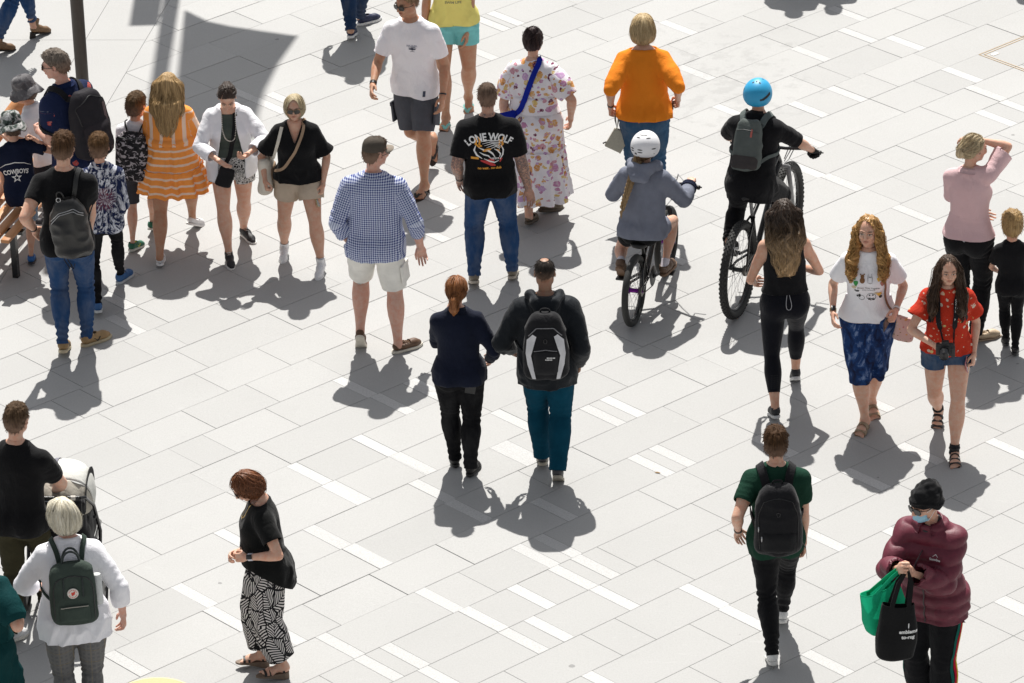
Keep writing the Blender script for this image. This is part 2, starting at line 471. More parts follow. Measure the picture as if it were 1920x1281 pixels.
@cached
def skin(name, tone, brow=(.06, .035, .02), tattoo=0):
 t = NT(name)
 vc = t.n('VertexColor', _p={'layer_name': 'fm'})
 sp = t.n('SeparateColor', Color=vc); node = sp.node
 lip, brw, eye = node.outputs[0], node.outputs[1], node.outputs[2]
 al = vc.node.outputs[1]
 k = t.noise(t.obj(), 30, 3, .6)
 red = tuple((tone[0] * .98, tone[1] * .72, tone[2] * .64))
 c = t.mix(t.step(k, .35, .75), tone, red)
 k2 = t.noise(t.obj(), 140, 2); c = t.mix(t.math('MULTIPLY', t.step(k2, .5, .8), .25), c, tuple(x * .72 for x in tone))
 if tattoo:
  n = t.noise(t.obj(), 55, 3, .7, 1.2); v = t.vor(t.obj(), 30, 'DISTANCE_TO_EDGE')
  ink = t.math('MAXIMUM', t.step(n, .44, .58), t.step(v, .05, .02))
  c = t.mix(t.math('MULTIPLY', t.math('MULTIPLY', ink, al), .78), c, (.075, .085, .095))
 c = t.mix(t.math('MULTIPLY', lip, .75), c, (tone[0] * .62, tone[1] * .34, tone[2] * .33))
 c = t.mix(brw, c, brow)
 c = t.mix(eye, c, (.55, .52, .48))
 t.P('Base Color', c).P('Roughness', .5).P('Specular IOR Level', .35)
 t.P('Subsurface Weight', .12).P('Subsurface Radius', (.012, .005, .003)).P('Subsurface Scale', .6)
 t.bump(k2, .12, .004)
 return t.m
@cached
def hairm(name, c1, c2, sc=1.0, fade=0, rough=.42):
 t = NT(name); u = t.uv()
 n = t.noise(t.mp(u, (95 * sc, 5, 1)), 1.0, 4, .6, .3)
 n2 = t.noise(t.mp(u, (300 * sc, 9, 1)), 1.0, 2, .5)
 f = t.math('ADD', t.math('MULTIPLY', n, .7), t.math('MULTIPLY', n2, .3))
 c = t.mix(t.step(f, .34, .66), c1, c2)
 if fade:
  vc = t.n('VertexColor', _p={'layer_name': 'col'}); c = t.mix(vc, c, (.22, .14, .1))
 t.P('Base Color', c).P('Roughness', rough if not fade else .6).P('Specular IOR Level', .34 if not fade else .12)
 t.bump(f, .75, .012); return t.m
@cached
def denim(name, c, fade=.24):
 t = NT(name); u = t.uv(); a = _weave(t, 1200, .35, .7)
 o = t.obj(); k = t.noise(t.mp(o, (1, 1, .45)), 8, 3, .6); k2 = t.noise(t.mp(u, (800, 160, 1)), 1, 2)
 hi = tuple(min(1, x + fade * (.34 - x)) for x in c)
 cc = t.mix(t.step(k, .42, .72), c, hi)
 cc = t.mix(t.math('MULTIPLY', k2, .35), cc, tuple(x * .55 for x in c))
 t.P('Base Color', cc).P('Roughness', .9).P('Specular IOR Level', .1); return t.m
@cached
def simple(name, c, rough=.5, metal=0.0, spec=.5, bump=0.0, bs=60, var=.1):
 t = NT(name); k = t.noise(t.obj(), bs, 3, .6)
 t.P('Base Color', t.mix(t.step(k, .3, .7), tuple(x * (1 - var) for x in c), tuple(min(1, x * (1 + var)) for x in c)))
 t.P('Roughness', rough).P('Metallic', metal).P('Specular IOR Level', spec)
 if bump: t.bump(k, bump, .01)
 return t.m
def tri(t, x, per):           # 0..1 position inside a repeat
 return t.math('FRACT', t.math('DIVIDE', x, per))
@cached
def gingham(name, ca, cb, per=.018):
 t = NT(name); _weave(t, crease=.7); u = t.uv(); w = t.noise(u, 14, 2, out=1)
 uu = t.n('VectorMath', _p={'operation': 'MULTIPLY_ADD'}, i0=w, i1=(.006, .006, 0), i2=u)
 a = t.gt(tri(t, t.sep(uu, 0), per), .5); b = t.gt(tri(t, t.sep(uu, 1), per), .5)
 f = t.math('MULTIPLY', t.math('ADD', a, b), .5)
 t.P('Base Color', t.ramp(f, [(0, cb), (.4, tuple(.5 * x + .5 * y for x, y in zip(ca, cb))), (.9, ca)], 'CONSTANT')).P('Roughness', .9).P('Specular IOR Level', .2)
 return t.m
@cached
def florals(name, base, cols, scale=16, size=.32, leafy=1, tr=0.0):
 """scattered blooms: each Voronoi cell carries one blot in one of the colours"""
 t = NT(name); _weave(t, crease=.6); u = t.uv(); w = t.noise(u, 30, 2, out=1)
 uu = t.n('VectorMath', _p={'operation': 'MULTIPLY_ADD'}, i0=w, i1=(.022, .022, 0), i2=u)
 c = base
 for k, (s_, lim) in enumerate(((1, size), (1.35, size * .8))[:1 + leafy]):
  m = t.mp(uu, (scale * s_, scale * s_ * (1.25 if k else .95), 1), (3.3 * k, 1.7 * k, 0), (0, 0, .6 * k))
  d = t.vor(m, 1.0); cl = t.vor(m, 1.0, out=1)
  pick = t.sep(cl, 0); n = len(cols)
  col = t.ramp(pick, [(i / n, q) for i, q in enumerate(cols)], 'CONSTANT')
  pet = t.noise(uu, 70 * s_, 2)
  lit = t.mix(t.math('MULTIPLY', t.step(pet, .5, .66), .45), col, tuple(.6 * b + .3 for b in base))
  f = t.math('LESS_THAN', t.math('ADD', d, t.math('MULTIPLY', pet, .22)), lim + .1)
  c = t.mix(f, c, lit)
 t.P('Base Color', c).P('Roughness', .9).P('Specular IOR Level', .2)
 if tr: translucent(t, c, tr)
 return t.m
@cached
def tiedye(name, ca, cb, cc, cen=(0, .35)):
 t = NT(name); _weave(t); u = t.uv(); v = t.mp(u, (1, 1, 1), (-cen[0], -cen[1], 0))
 x, y = t.sep(v, 0), t.sep(v, 1)
 ang = t.math('ARCTAN2', y, x); r = t.n('VectorMath', out=1, _p={'operation': 'LENGTH'}, i0=v)
 n = t.noise(u, 16, 3, .6)
 cv = t.n('CombineXYZ', X=t.math('MULTIPLY', ang, 3.1), Y=t.math('MULTIPLY', r, 11.0), Z=0.0)
 w = t.noise(cv, 2.2, 4, .62, 1.1)
 f = t.step(w, .47, .58)
 c = t.mix(f, ca, cb)
 red = t.math('MULTIPLY', t.step(t.math('ADD', r, t.math('MULTIPLY', n, .1)), .155, .12), t.step(t.noise(cv, 3.5, 2), .45, .55))
 c = t.mix(t.math('MULTIPLY', red, .9), c, cc)
 t.P('Base Color', c).P('Roughness', .9).P('Specular IOR Level', .2); return t.m
@cached
def bluedye(name, ca, cb, cm):
 t = NT(name); _weave(t); u = t.mp(t.uv(), (1, .7, 1)); n = t.noise(u, 13, 5, .68, .5)
 c = t.ramp(n, [(.36, ca), (.47, tuple(.5 * (a + b) for a, b in zip(ca, cm))), (.55, cm), (.66, cb)])
 t.P('Base Color', c).P('Roughness', .9).P('Specular IOR Level', .2); return t.m
@cached
def leafprint(name, ca, cb, sc=7.5):
 """palm leaves: every cell holds one leaf of curved blades on either side of a rib"""
 t = NT(name); _weave(t); u = t.uv(); w = t.noise(u, 9, 2, out=1)
 uu = t.n('VectorMath', _p={'operation': 'MULTIPLY_ADD'}, i0=w, i1=(.03, .03, 0), i2=u)
 m = t.mp(uu, (sc * 1.35, sc * .8, 1))
 cl = t.vor(m, 1.0, out=1); pos = t.vor(m, 1.0, out=2)
 dl = t.n('VectorMath', _p={'operation': 'SUBTRACT'}, i0=m, i1=pos)
 a = t.math('MULTIPLY', t.math('SUBTRACT', t.sep(cl, 0), .5), 2.6)
 rot = t.n('VectorRotate', _p={'rotation_type': 'Z_AXIS'}, Vector=dl, Angle=a)
 x, y = t.sep(rot, 0), t.sep(rot, 1); ax = t.math('ABSOLUTE', x)
 ph = t.math('SUBTRACT', y, t.math('ADD', t.math('MULTIPLY', ax, .9), t.math('MULTIPLY', t.math('MULTIPLY', ax, ax), -.6)))
 st = t.gt(tri(t, ph, .135), .47)
 rib = t.math('LESS_THAN', ax, .02)
 e = t.math('LESS_THAN', t.vor(m, 1.0, 'DISTANCE_TO_EDGE'), .035)
 f = t.math('MAXIMUM', t.math('MAXIMUM', st, rib), e)
 t.P('Base Color', t.mix(f, ca, cb)).P('Roughness', .9).P('Specular IOR Level', .2); return t.m
@cached
def doodle(name, ca, cb, sc=26, wid=.34):
 t = NT(name); _weave(t); u = t.uv(); n = t.noise(u, sc, 2, .5, 1.6)
 f = t.gt(tri(t, n, .16), 1 - wid)
 t.P('Base Color', t.mix(f, ca, cb)).P('Roughness', .9).P('Specular IOR Level', .2); return t.m
@cached
def camo(name, cs, sc=22):
 t = NT(name); _weave(t); n = t.noise(t.mp(t.obj(), (1, 1, 1.4)), sc, 3, .55, .7); k = len(cs)
 t.P('Base Color', t.ramp(n, [(.32 + .36 * i / k if i else 0, c) for i, c in enumerate(cs)], 'CONSTANT')).P('Roughness', .9).P('Specular IOR Level', .2); return t.m
@cached
def checkpants(name, ca, cb, cc):
 t = NT(name); _weave(t, crease=.6); u = t.uv(); x, y = t.sep(u, 0), t.sep(u, 1)
 a = t.math('MULTIPLY', t.gt(tri(t, x, .030), .55), .6); b = t.math('MULTIPLY', t.gt(tri(t, y, .036), .55), .6)
 fx = t.gt(tri(t, x, .007), .5); fy = t.gt(tri(t, y, .008), .5)
 f = t.math('ADD', t.math('MULTIPLY', t.math('MAXIMUM', a, b), .55), t.math('MULTIPLY', t.math('ADD', fx, fy), .2))
 ln = t.math('MAXIMUM', t.gt(tri(t, x, .084), .975), t.gt(tri(t, y, .104), .975))
 c = t.mix(t.math('MULTIPLY', ln, .7), t.mix(f, ca, cb), cc)
 t.P('Base Color', c).P('Roughness', .9).P('Specular IOR Level', .2); return t.m
@cached
def orangedress(name, co, cw):
 """orange woven bands with pale stripes: upright on the bodice, level on sleeves and tiers"""
 t = NT(name); _weave(t, crease=.7); u = t.uv(); x, y = t.sep(u, 0), t.sep(u, 1); ax = t.math('ABSOLUTE', x)
 vc = t.n('VertexColor', _p={'layer_name': 'col'}); sk = t.n('SeparateColor', Color=vc)
 n = t.noise(t.mp(u, (30, 30, 1)), 1, 2)
 va = tri(t, t.math('ADD', ax, .018), .083); vs = t.math('MULTIPLY', t.gt(va, .60), t.math('LESS_THAN', va, .93))
 vs = t.math('MULTIPLY', vs, t.gt(ax, .035))
 ya = tri(t, t.math('ADD', y, t.math('MULTIPLY', n, .006)), .056); hs = t.math('MULTIPLY', t.gt(ya, .66), t.math('LESS_THAN', ya, .95))
 f = t.mix(sk, vs, hs)
 zig = t.gt(tri(t, t.math('ADD', t.math('PINGPONG', x, .012), y), .011), .6)
 dk = t.mix(t.math('MULTIPLY', zig, .5), co, tuple(a * .5 + b * .5 for a, b in zip(co, (.9, .42, .16))))
 dots = t.gt(t.noise(u, 330, 1), .6)
 wl = t.mix(t.math('MULTIPLY', dots, .35), cw, co)
 c = t.mix(f, dk, wl)
 t.P('Base Color', c).P('Roughness', .9).P('Specular IOR Level', .2); translucent(t, c, .12); return t.m
@cached
def dotted(name, base, cols, sc=9, lim=.17):
 return florals(name, base, cols, sc, lim, 0)
@cached
def woodm(name, c1, c2):
 t = NT(name); o = t.obj(); n = t.noise(t.mp(o, (3, 3, 40)), 1, 4, .6, 1.0); n2 = t.noise(o, 3, 3)
 c = t.mix(t.step(t.math('ADD', t.math('MULTIPLY', n, .6), t.math('MULTIPLY', n2, .4)), .35, .65), c1, c2)
 t.P('Base Color', c).P('Roughness', .55); t.bump(n, .3, .004); return t.m
@cached
def stone(name, c, speck=.25, fine=220, var=.08):
 t = NT(name); o = t.obj()
 rnd = t.n('ObjectInfo', out=5)
 wpos = t.n('NewGeometry', out=0)
 n = t.noise(wpos, 1.3, 5, .6); s_ = t.noise(o, fine, 3, .75); big = t.noise(wpos, 11, 4, .65)
 lo = tuple(x * (1 - var) for x in c); hi = tuple(min(1, x * (1 + var)) for x in c)
 cc = t.mix(rnd, lo, hi)
 cc = t.mix(t.math('MULTIPLY', t.step(n, .45, .75), .35), cc, tuple(x * .8 for x in c))
 cc = t.mix(t.math('MULTIPLY', t.step(s_, .45, .62), speck), cc, tuple(x * .35 for x in c))
 cc = t.mix(t.math('MULTIPLY', t.step(big, .62, .72), .18), cc, tuple(x * .62 for x in c))
 v = t.vor(t.mp(wpos, (1, 1, 0)), 1.9); cl = t.vor(t.mp(wpos, (1, 1, 0)), 1.9, out=1)
 gum = t.math('MULTIPLY', t.math('LESS_THAN', v, t.math('MULTIPLY', t.sep(cl, 0), .055)), t.gt(t.sep(cl, 1), .35))
 cc = t.mix(t.math('MULTIPLY', gum, .32), cc, tuple(x * .45 for x in c))
 t.P('Base Color', cc).P('Roughness', .78).P('Specular IOR Level', .3)
 t.bump(t.math('ADD', s_, t.math('MULTIPLY', big, .5)), .12, .004)
 return t.m
# ------------------------------------------------------------------ people: skeleton
GH = float(os.environ.get('GH', '.0092'))
def Rz(a): c, s = math.cos(a), math.sin(a); return np.array([[c, -s, 0], [s, c, 0], [0, 0, 1.]])
def Rx(a): c, s = math.cos(a), math.sin(a); return np.array([[1, 0, 0], [0, c, -s], [0, s, c]])
def Ry(a): c, s = math.cos(a), math.sin(a); return np.array([[c, 0, s], [0, 1, 0], [-s, 0, c]])
def two_bone(a, c, l1, l2, hint):
 v = c - a; D = np.linalg.norm(v); D2 = min(D, (l1 + l2) * .9985); D2 = max(D2, abs(l1 - l2) * 1.05 + .02)
 u = v / (D + 1e-9); c = a + u * D2
 q = (l1 * l1 - l2 * l2 + D2 * D2) / (2 * D2); hgt = math.sqrt(max(l1 * l1 - q * q, 0))
 h = hint - u * (hint @ u); h = _nz(h)
 return a + u * q + h * hgt, c
class Rig: pass
ARM_T = [0, .15, .35, .55, .8, 1.0, 1.12, 1.3, 1.6, 1.85, 2.0, 2.2]
LEG_T = [0, .15, .35, .6, .85, 1.0, 1.12, 1.3, 1.5, 1.75, 1.92, 2.0, 2.2]
def solve(sp):
 r = Rig(); r.sp = sp; H = r.H = sp['H']; sx = sp.get('sex', 'm'); r.sx = sx
 fem = sx == 'f'; kid = sx == 'k'
 r.fat = fat = sp.get('fat', 0.0); r.mus = mus = sp.get('mus', 0.0)
 hd = rad(sp['heading']); r.hd = hd
 Mw = Rz(-hd)                                    # local -> world
 feet = sp.get('feet'); s = r.s = H / 1.75
 r.hh = sp.get('hh', (.125 if not kid else .1 + .05 * (1.75 - H) / .6 * .6 + .028) * H if not kid else .205)
 balls = []
 if feet:
  balls = [gnd(f[0], f[1]) for f in feet]
 if 'at' in sp: root = gnd(*sp['at'])
 elif 'xy' in sp: root = V3(*sp['xy'], 0)
 else: root = np.mean(balls, 0) - Mw @ V3(0, .06 * s, 0)
 r.root = root; r.Mw = Mw
 def loc(w): return Mw.T @ (w - root)
 r.loc = loc; r.wor = lambda p: Mw @ p + root
 r.foot = []
 r.cross = sp.get('legs', None)
 for k in (0, 1):
  sg = (-1, 1)[k]
  if r.cross is not None and r.cross[k] is not None:      # ankle given in local metres, with pitch and yaw
   a = r.cross[k]; B = V3(*a[:3]); pit, yw = rad(a[3]), rad(a[4])
   Rf = Rz(-yw) @ Rx(-pit)
  elif feet:
   f = feet[k]; B = loc(balls[k]); B[2] = f[4] if len(f) > 4 else 0.0
   pit = rad(f[2]); yw = rad(f[3]); Rf = Rz(-yw) @ Rx(-pit)
  else:
   B = V3(sg * .055 * H, .06 * s, 0); pit = 0; yw = rad(8 * sg); Rf = Rz(-yw)
  A = B + Rf @ V3(0, -.125 * s, .085 * s)
  r.foot.append((B, Rf, A))
 l1, l2 = .245 * H, .232 * H
 hipw = (.054 if fem else .05) * H * (1 + .15 * fat)
 mid = (r.foot[0][2] + r.foot[1][2]) / 2
 po = sp.get('pel', (0, 0))
 pt = rad(sp.get('ptwist', 0)); Rp = Rz(-pt)
 P = V3(mid[0] + po[0], mid[1] + po[1] + .0, 0)
 if 'pelz' in sp: P[2] = sp['pelz']
 else:
  zs = []
  for k in (0, 1):
   h = P + Rp @ V3((-1, 1)[k] * hipw, 0, 0); A = r.foot[k][2]; d2 = (h[0] - A[0]) ** 2 + (h[1] - A[1]) ** 2
   zs.append(math.sqrt(max(((l1 + l2) * sp.get('ext', .985)) ** 2 - d2, .01)) + A[2])
  P[2] = min(zs)
 r.P = P
 lf, ls = sp.get('lean', (3, 0)); tw = rad(sp.get('twist', 0))
 Rs = Rp @ Rz(-tw) @ Ry(rad(ls)) @ Rx(-rad(lf)); r.Rs = Rs
 up = Rs @ V3(0, 0, 1); r.up = up
 r.Xp = Rp @ V3(1, 0, 0); r.Xs = Rs @ V3(1, 0, 0); r.Ys = Rs @ V3(0, 1, 0)
 tl = r.tl = .315 * H * sp.get('tors', 1)
 r.N = P + up * tl
 shw = (.088 if fem else (.092 if kid else .1)) * H * (1 + .1 * mus + .05 * fat); r.shw = shw
 ny, np_, nr = [rad(x) for x in sp.get('neck', (0, 5, 0))]
 r.Rh = Rp @ Rz(-tw) @ Rz(-ny) @ Rx(-np_) @ Ry(nr)
 nl = .038 * H if not kid else .03 * H
 nd = _nz(up * 1.0 + r.Rh @ V3(0, .14, .6)); r.nd = nd
 r.nk = r.N + nd * nl * .6
 r.C = r.nk + nd * nl * .5 + r.Rh @ V3(0, .05 * r.hh + .008, .47 * r.hh)
 u1, u2 = .172 * H * sp.get('armk', 1), .148 * H * sp.get('armk', 1)
 r.arm = []; r.leg = []
 hands = sp.get('hands', {})
 for k in (0, 1):
  sg = (-1, 1)[k]; key = 'LR'[k]
  S = P + up * (tl - (.047 if fem else .053) * H) + r.Xs * sg * shw
  hs = hands.get(key)
  if hs is None: W = S + Rs @ V3(sg * .045 * H, .03 * H, -.312 * H)
  elif hs[0] == 'loc': W = P * V3(0, 0, 0) + V3(hs[1], hs[2], hs[3])
  elif hs[0] == 'rel': W = S + Rs @ (V3(sg * hs[1], hs[2], hs[3]) * H)
  else: W = loc(aty(hs[0], hs[1], root[1] + hs[2]))
  eh = sp.get('elb', {}).get(key, (.35, -1, -.2)); eh = Rs @ V3(sg * eh[0], eh[1], eh[2])
  sh = _nz(W - S)[2]
  S2 = S + up * max(0, sh + .2) * .035 * H
  E, W = two_bone(S2, W, u1, u2, eh)
  r.arm.append((S2, E, W))
  Hp = P + Rp @ V3(sg * hipw, 0, 0)
  f = r.foot[k]; A = f[2]
  kh = sp.get('knee', {}).get(key, (.12, 1, 0))
  K, A2 = two_bone(Hp, A, l1, l2, Rp @ V3(sg * kh[0], kh[1], kh[2]))
  r.foot[k] = (f[0] + (A2 - A), f[1], A2)
  r.leg.append((Hp, K, A2))
 am = (.86 if fem else 1) * (1 + .18 * mus + .28 * fat); kd = .86 if kid else 1
 r.ar = np.array([.031, .0325, .0305, .028, .0245, .0232, .0248, .0245, .019, .0152, .0145, .0145]) * H * am * kd
 if fem: r.ar[:3] *= .93
 lm = (1.03 if fem else 1) * (1 + .16 * fat + .08 * mus)
 r.lr = np.array([.055, .0535, .05, .044, .0365, .0325, .0322, .0345, .032, .0228, .019, .0188, .0188]) * H * lm * (.84 if kid else 1)
 if kid: r.ar[9:] *= 1.0; r.lr[5] *= 1.02
 z = np.array([-.06, -.025, .015, .055, .095, .145, .2, .245, .275, .298, .322])
 if fem:
  w = np.array([.072, .1, .102, .093, .078, .077, .085, .088, .08, .06, .034])
  df = np.array([.045, .053, .055, .055, .05, .053, .056, .054, .046, .036, .029]); db = np.array([.05, .068, .068, .056, .045, .05, .056, .056, .05, .038, .03])
 elif kid:
  w = np.array([.06, .083, .086, .082, .078, .08, .086, .088, .08, .06, .035])
  df = np.array([.042, .05, .054, .058, .056, .055, .055, .05, .045, .036, .03]); db = np.array([.048, .06, .06, .05, .045, .05, .054, .053, .047, .037, .03])
 else:
  w = np.array([.07, .094, .097, .092, .086, .09, .099, .103, .096, .074, .04])
  df = np.array([.05, .056, .057, .055, .053, .056, .061, .06, .051, .04, .033]); db = np.array([.052, .066, .067, .056, .047, .052, .06, .062, .056, .044, .033])
 wf = np.interp(z, [-.06, .0, .06, .12, .2, .3], [.10, .18, .38, .42, .24, .08]) * fat
 w = w * (1 + wf); df = df * (1 + wf * 1.9 * (1 if not fem else .9)); db = db * (1 + wf * .8)
 mm = np.interp(z, [0, .15, .25, .32], [0, .06, .1, .05]) * mus
 r.tz, r.tw, r.tf, r.tb = z, w * (1 + mm), df * (1 + mm), db * (1 + mm)
 r.bust = sp.get('bust', 1.0) if fem else 0
 return r
def torso(r, add=0.0, drape=0.0, z0=-.06, z1=.322, addw=None, hem_flare=0.0, chest=.2):
 H = r.H; z = np.linspace(z0, z1, 24)
 w, f, b = [np.interp(z, r.tz, q) for q in (r.tw, r.tf, r.tb)]
 if r.bust: f = f + .021 * r.bust * np.exp(-((z - .2) / .035) ** 2)
 b = b + (.012 if r.sx == 'f' else .006) * np.exp(-((z + .0) / .035) ** 2)
 if drape:
  for q in (w, f, b):
   m = 0
   for i in range(len(z) - 1, -1, -1):
    if z[i] <= chest + .02:
     m = max(m, q[i]); q[i] = q[i] + (m - q[i]) * drape
    else: m = max(m, q[i] * .96)
 ad = add if not callable(add) else add(z)
 fl = hem_flare * np.clip((chest - z) / .25, 0, 1.6)
 a = r.P + r.up * z0 * H * (r.tl / (.315 * H)); c = r.P + r.up * z1 * H * (r.tl / (.315 * H))
 return P_loft(a, c, r.Xp, r.Xs, (z - z0) / (z1 - z0), w * H + ad + fl, f * H + ad + fl, b * H + ad + fl)
def limb(r, kind, k, add=0.0, t0=0.0, t1=2.0, ext=0.0, mul=1.0, flat=False):
 pts = (r.arm if kind == 'arm' else r.leg)[k]; T = ARM_T if kind == 'arm' else LEG_T; R = (r.ar if kind == 'arm' else r.lr)
 ks = np.array(T); rs = R * mul + (np.interp(ks, *add) if isinstance(add, tuple) else add)
 P, ts = [], []
 def at(t): return pts[0] + (pts[1] - pts[0]) * t if t <= 1 else pts[1] + (pts[2] - pts[1]) * (t - 1)
 P.append(at(t0)); ts.append(t0)
 if t0 < 1 < t1: P.append(pts[1]); ts.append(1.0)
 P.append(at(min(t1, 2.0 + ext))); ts.append(t1)
 return P_tube(P, ts, ks, rs, flat)
# ------------------------------------------------------------------ head and hand templates (made once)
def head_template(sex):
 f = Fld(V3(-.47, -.56, -.72), V3(.47, .62, .6), .0165 if '+' in sex else .0235); sex = sex[0]
 fem = sex == 'f'; kid = sex == 'k'
 f.add(P_ell((0, -.09, .13), (.335, .425, .385)), .02)
 f.add(P_ell((0, .1, -.06), (.275 if not fem else .265, .3, .4)), .12)
 f.add(P_ell((0, .1, -.3), ((.235 if not fem else .205) if not kid else .23, .235, .17)), .1)
 f.add(P_ell((0, .29, -.415), (.075 if fem else .1, .06, .06)), .09)
 for s in (-1, 1):
  f.add(P_ell((s * .15, .33, -.09), (.1, .075, .09)), .08)        # cheeks
  f.add(P_ell((s * .245, .0, -.24), (.05, .16, .12)), .08)        # jaw angle
  f.add(P_cone((s * .05, .385, .1), (s * .2, .33, .1), .035, .03), .05)  # brow
  f.add(P_ell((s * .135, .425, .018), (.082, .07, .052)), .045, sub=True)
  f.add(P_ell((s * .135, .335, .012), (.07, .06, .055)), .012)
  f.add(P_ell((s * .345, -.05, -.03), (.028, .085, .125), Rz(s * -.35) @ Rx(.15)), .03)
  f.add(P_ell((s * .362, -.03, -.02), (.02, .05, .08), Rz(s * -.35)), .02, sub=True)
  f.add(P_ell((s * .06, .42, -.135), (.035, .045, .03)), .02)
 f.add(P_cone((0, .375, .07), (0, .475, -.11), .032, .05), .04)
 f.add(P_ell((0, .385, -.245), (.085, .042, .022)), .02)
 f.add(P_ell((0, .378, -.285), (.075, .042, .026)), .02)
 f.add(P_ell((0, .44, -.265), (.1, .035, .008)), .01, sub=True)
 nr = .225 if not fem else .2
 if kid: nr = .19
 f.add(P_cone((0, -.12, -.2), (0, -.12, -.75), nr, nr), .09)
 V, T = f.mesh()
 V, T = clip(V, T, V[:, 2] + .6)
 x, y, z = V.T; ax = np.abs(x)
 fm = np.zeros((len(V), 4))
 front = y > .3
 fm[:, 0] = np.clip(1.5 - np.sqrt((x / .1) ** 2 + ((z + .265) / .045) ** 2), 0, 1) * front
 br = np.clip(1.6 - np.sqrt(((ax - .135) / .085) ** 2 + ((z - .115 + .25 * (ax - .13) ** 2 * 8) / .024) ** 2), 0, 1) * front
 ey = np.sqrt(((ax - .135) / .062) ** 2 + ((z - .012) / .03) ** 2)
 iris = np.clip(1.4 - np.sqrt(((ax - .135) / .032) ** 2 + ((z - .014) / .034) ** 2), 0, 1) * front
 lash = np.clip(1.4 - np.abs(ey - 1.15) / .3, 0, 1) * (z > .012) * front
 fm[:, 1] = np.maximum(np.maximum(br * (.75 if fem else .85), iris), lash * (.9 if fem else .5)); fm[:, 2] = np.clip((1.15 - ey) * 3, 0, 1) * front * (iris < .3)
 fm[:, 3] = 0
 lp = max(loops(T), key=lambda l: -V[l][:, 2].mean()) if True else None
 return V, T, fm, lp, nr
def hand_template(pose):
 f = Fld(V3(-.55, -.12, -.55), V3(.45, 1.1, .3), .029)
 f.add(P_cone((0, -.12, 0), (0, .1, 0), .138, .138), .02)
 f.add(P_ell((-.005, .28, 0), (.215, .3, .085)), .05)
 cur = {'relax': (18, 28, 18), 'grip': (62, 78, 45), 'flat': (4, 6, 4), 'pinch': (40, 45, 25)}[pose]
 for i, (x, L, sp) in enumerate(((-.15, .43, -7), (-.05, .485, -2), (.052, .45, 3), (.145, .35, 9))):
  p = V3(x, .5 - .02 * abs(i - 1.2), 0); a = 0; c = rad(sp); rr = [.053, .048, .042, .036]
  f.add(P_cone((x * .7, .25, .0), p, .06, .056), .03)
  if pose == 'relax': m = 1 + .25 * i
  else: m = 1 + .05 * i
  for j in range(3):
   a += rad(cur[j] * m); l = L * (.46, .3, .24)[j]
   q = p + l * V3(math.sin(c) * math.cos(a), math.cos(c) * math.cos(a), -math.sin(a))
   f.add(P_cone(p, q, rr[j], rr[j + 1]), .012); p = q
 tc = {'relax': .35, 'grip': .75, 'flat': .15, 'pinch': .6}[pose]
 p = V3(-.13, .13, -.03); q = p + .23 * _nz(V3(-.62 + .3 * tc, .72, -.25 - .4 * tc)); f.add(P_cone(p, q, .075, .058), .04)
 e = q + .2 * _nz(V3(-.22 + .5 * tc, .95, -.2 - .3 * tc)); f.add(P_cone(q, e, .056, .042), .012)
 V, T = f.mesh(); V, T = clip(V, T, V[:, 1])
 lp = max(loops(T), key=lambda l: -abs(V[l][:, 1].mean()))
 return V, T, lp
_HT = {}; _HD = {}
def getT(d, f, k):
 if k not in d: d[k] = f(k)
 return d[k]
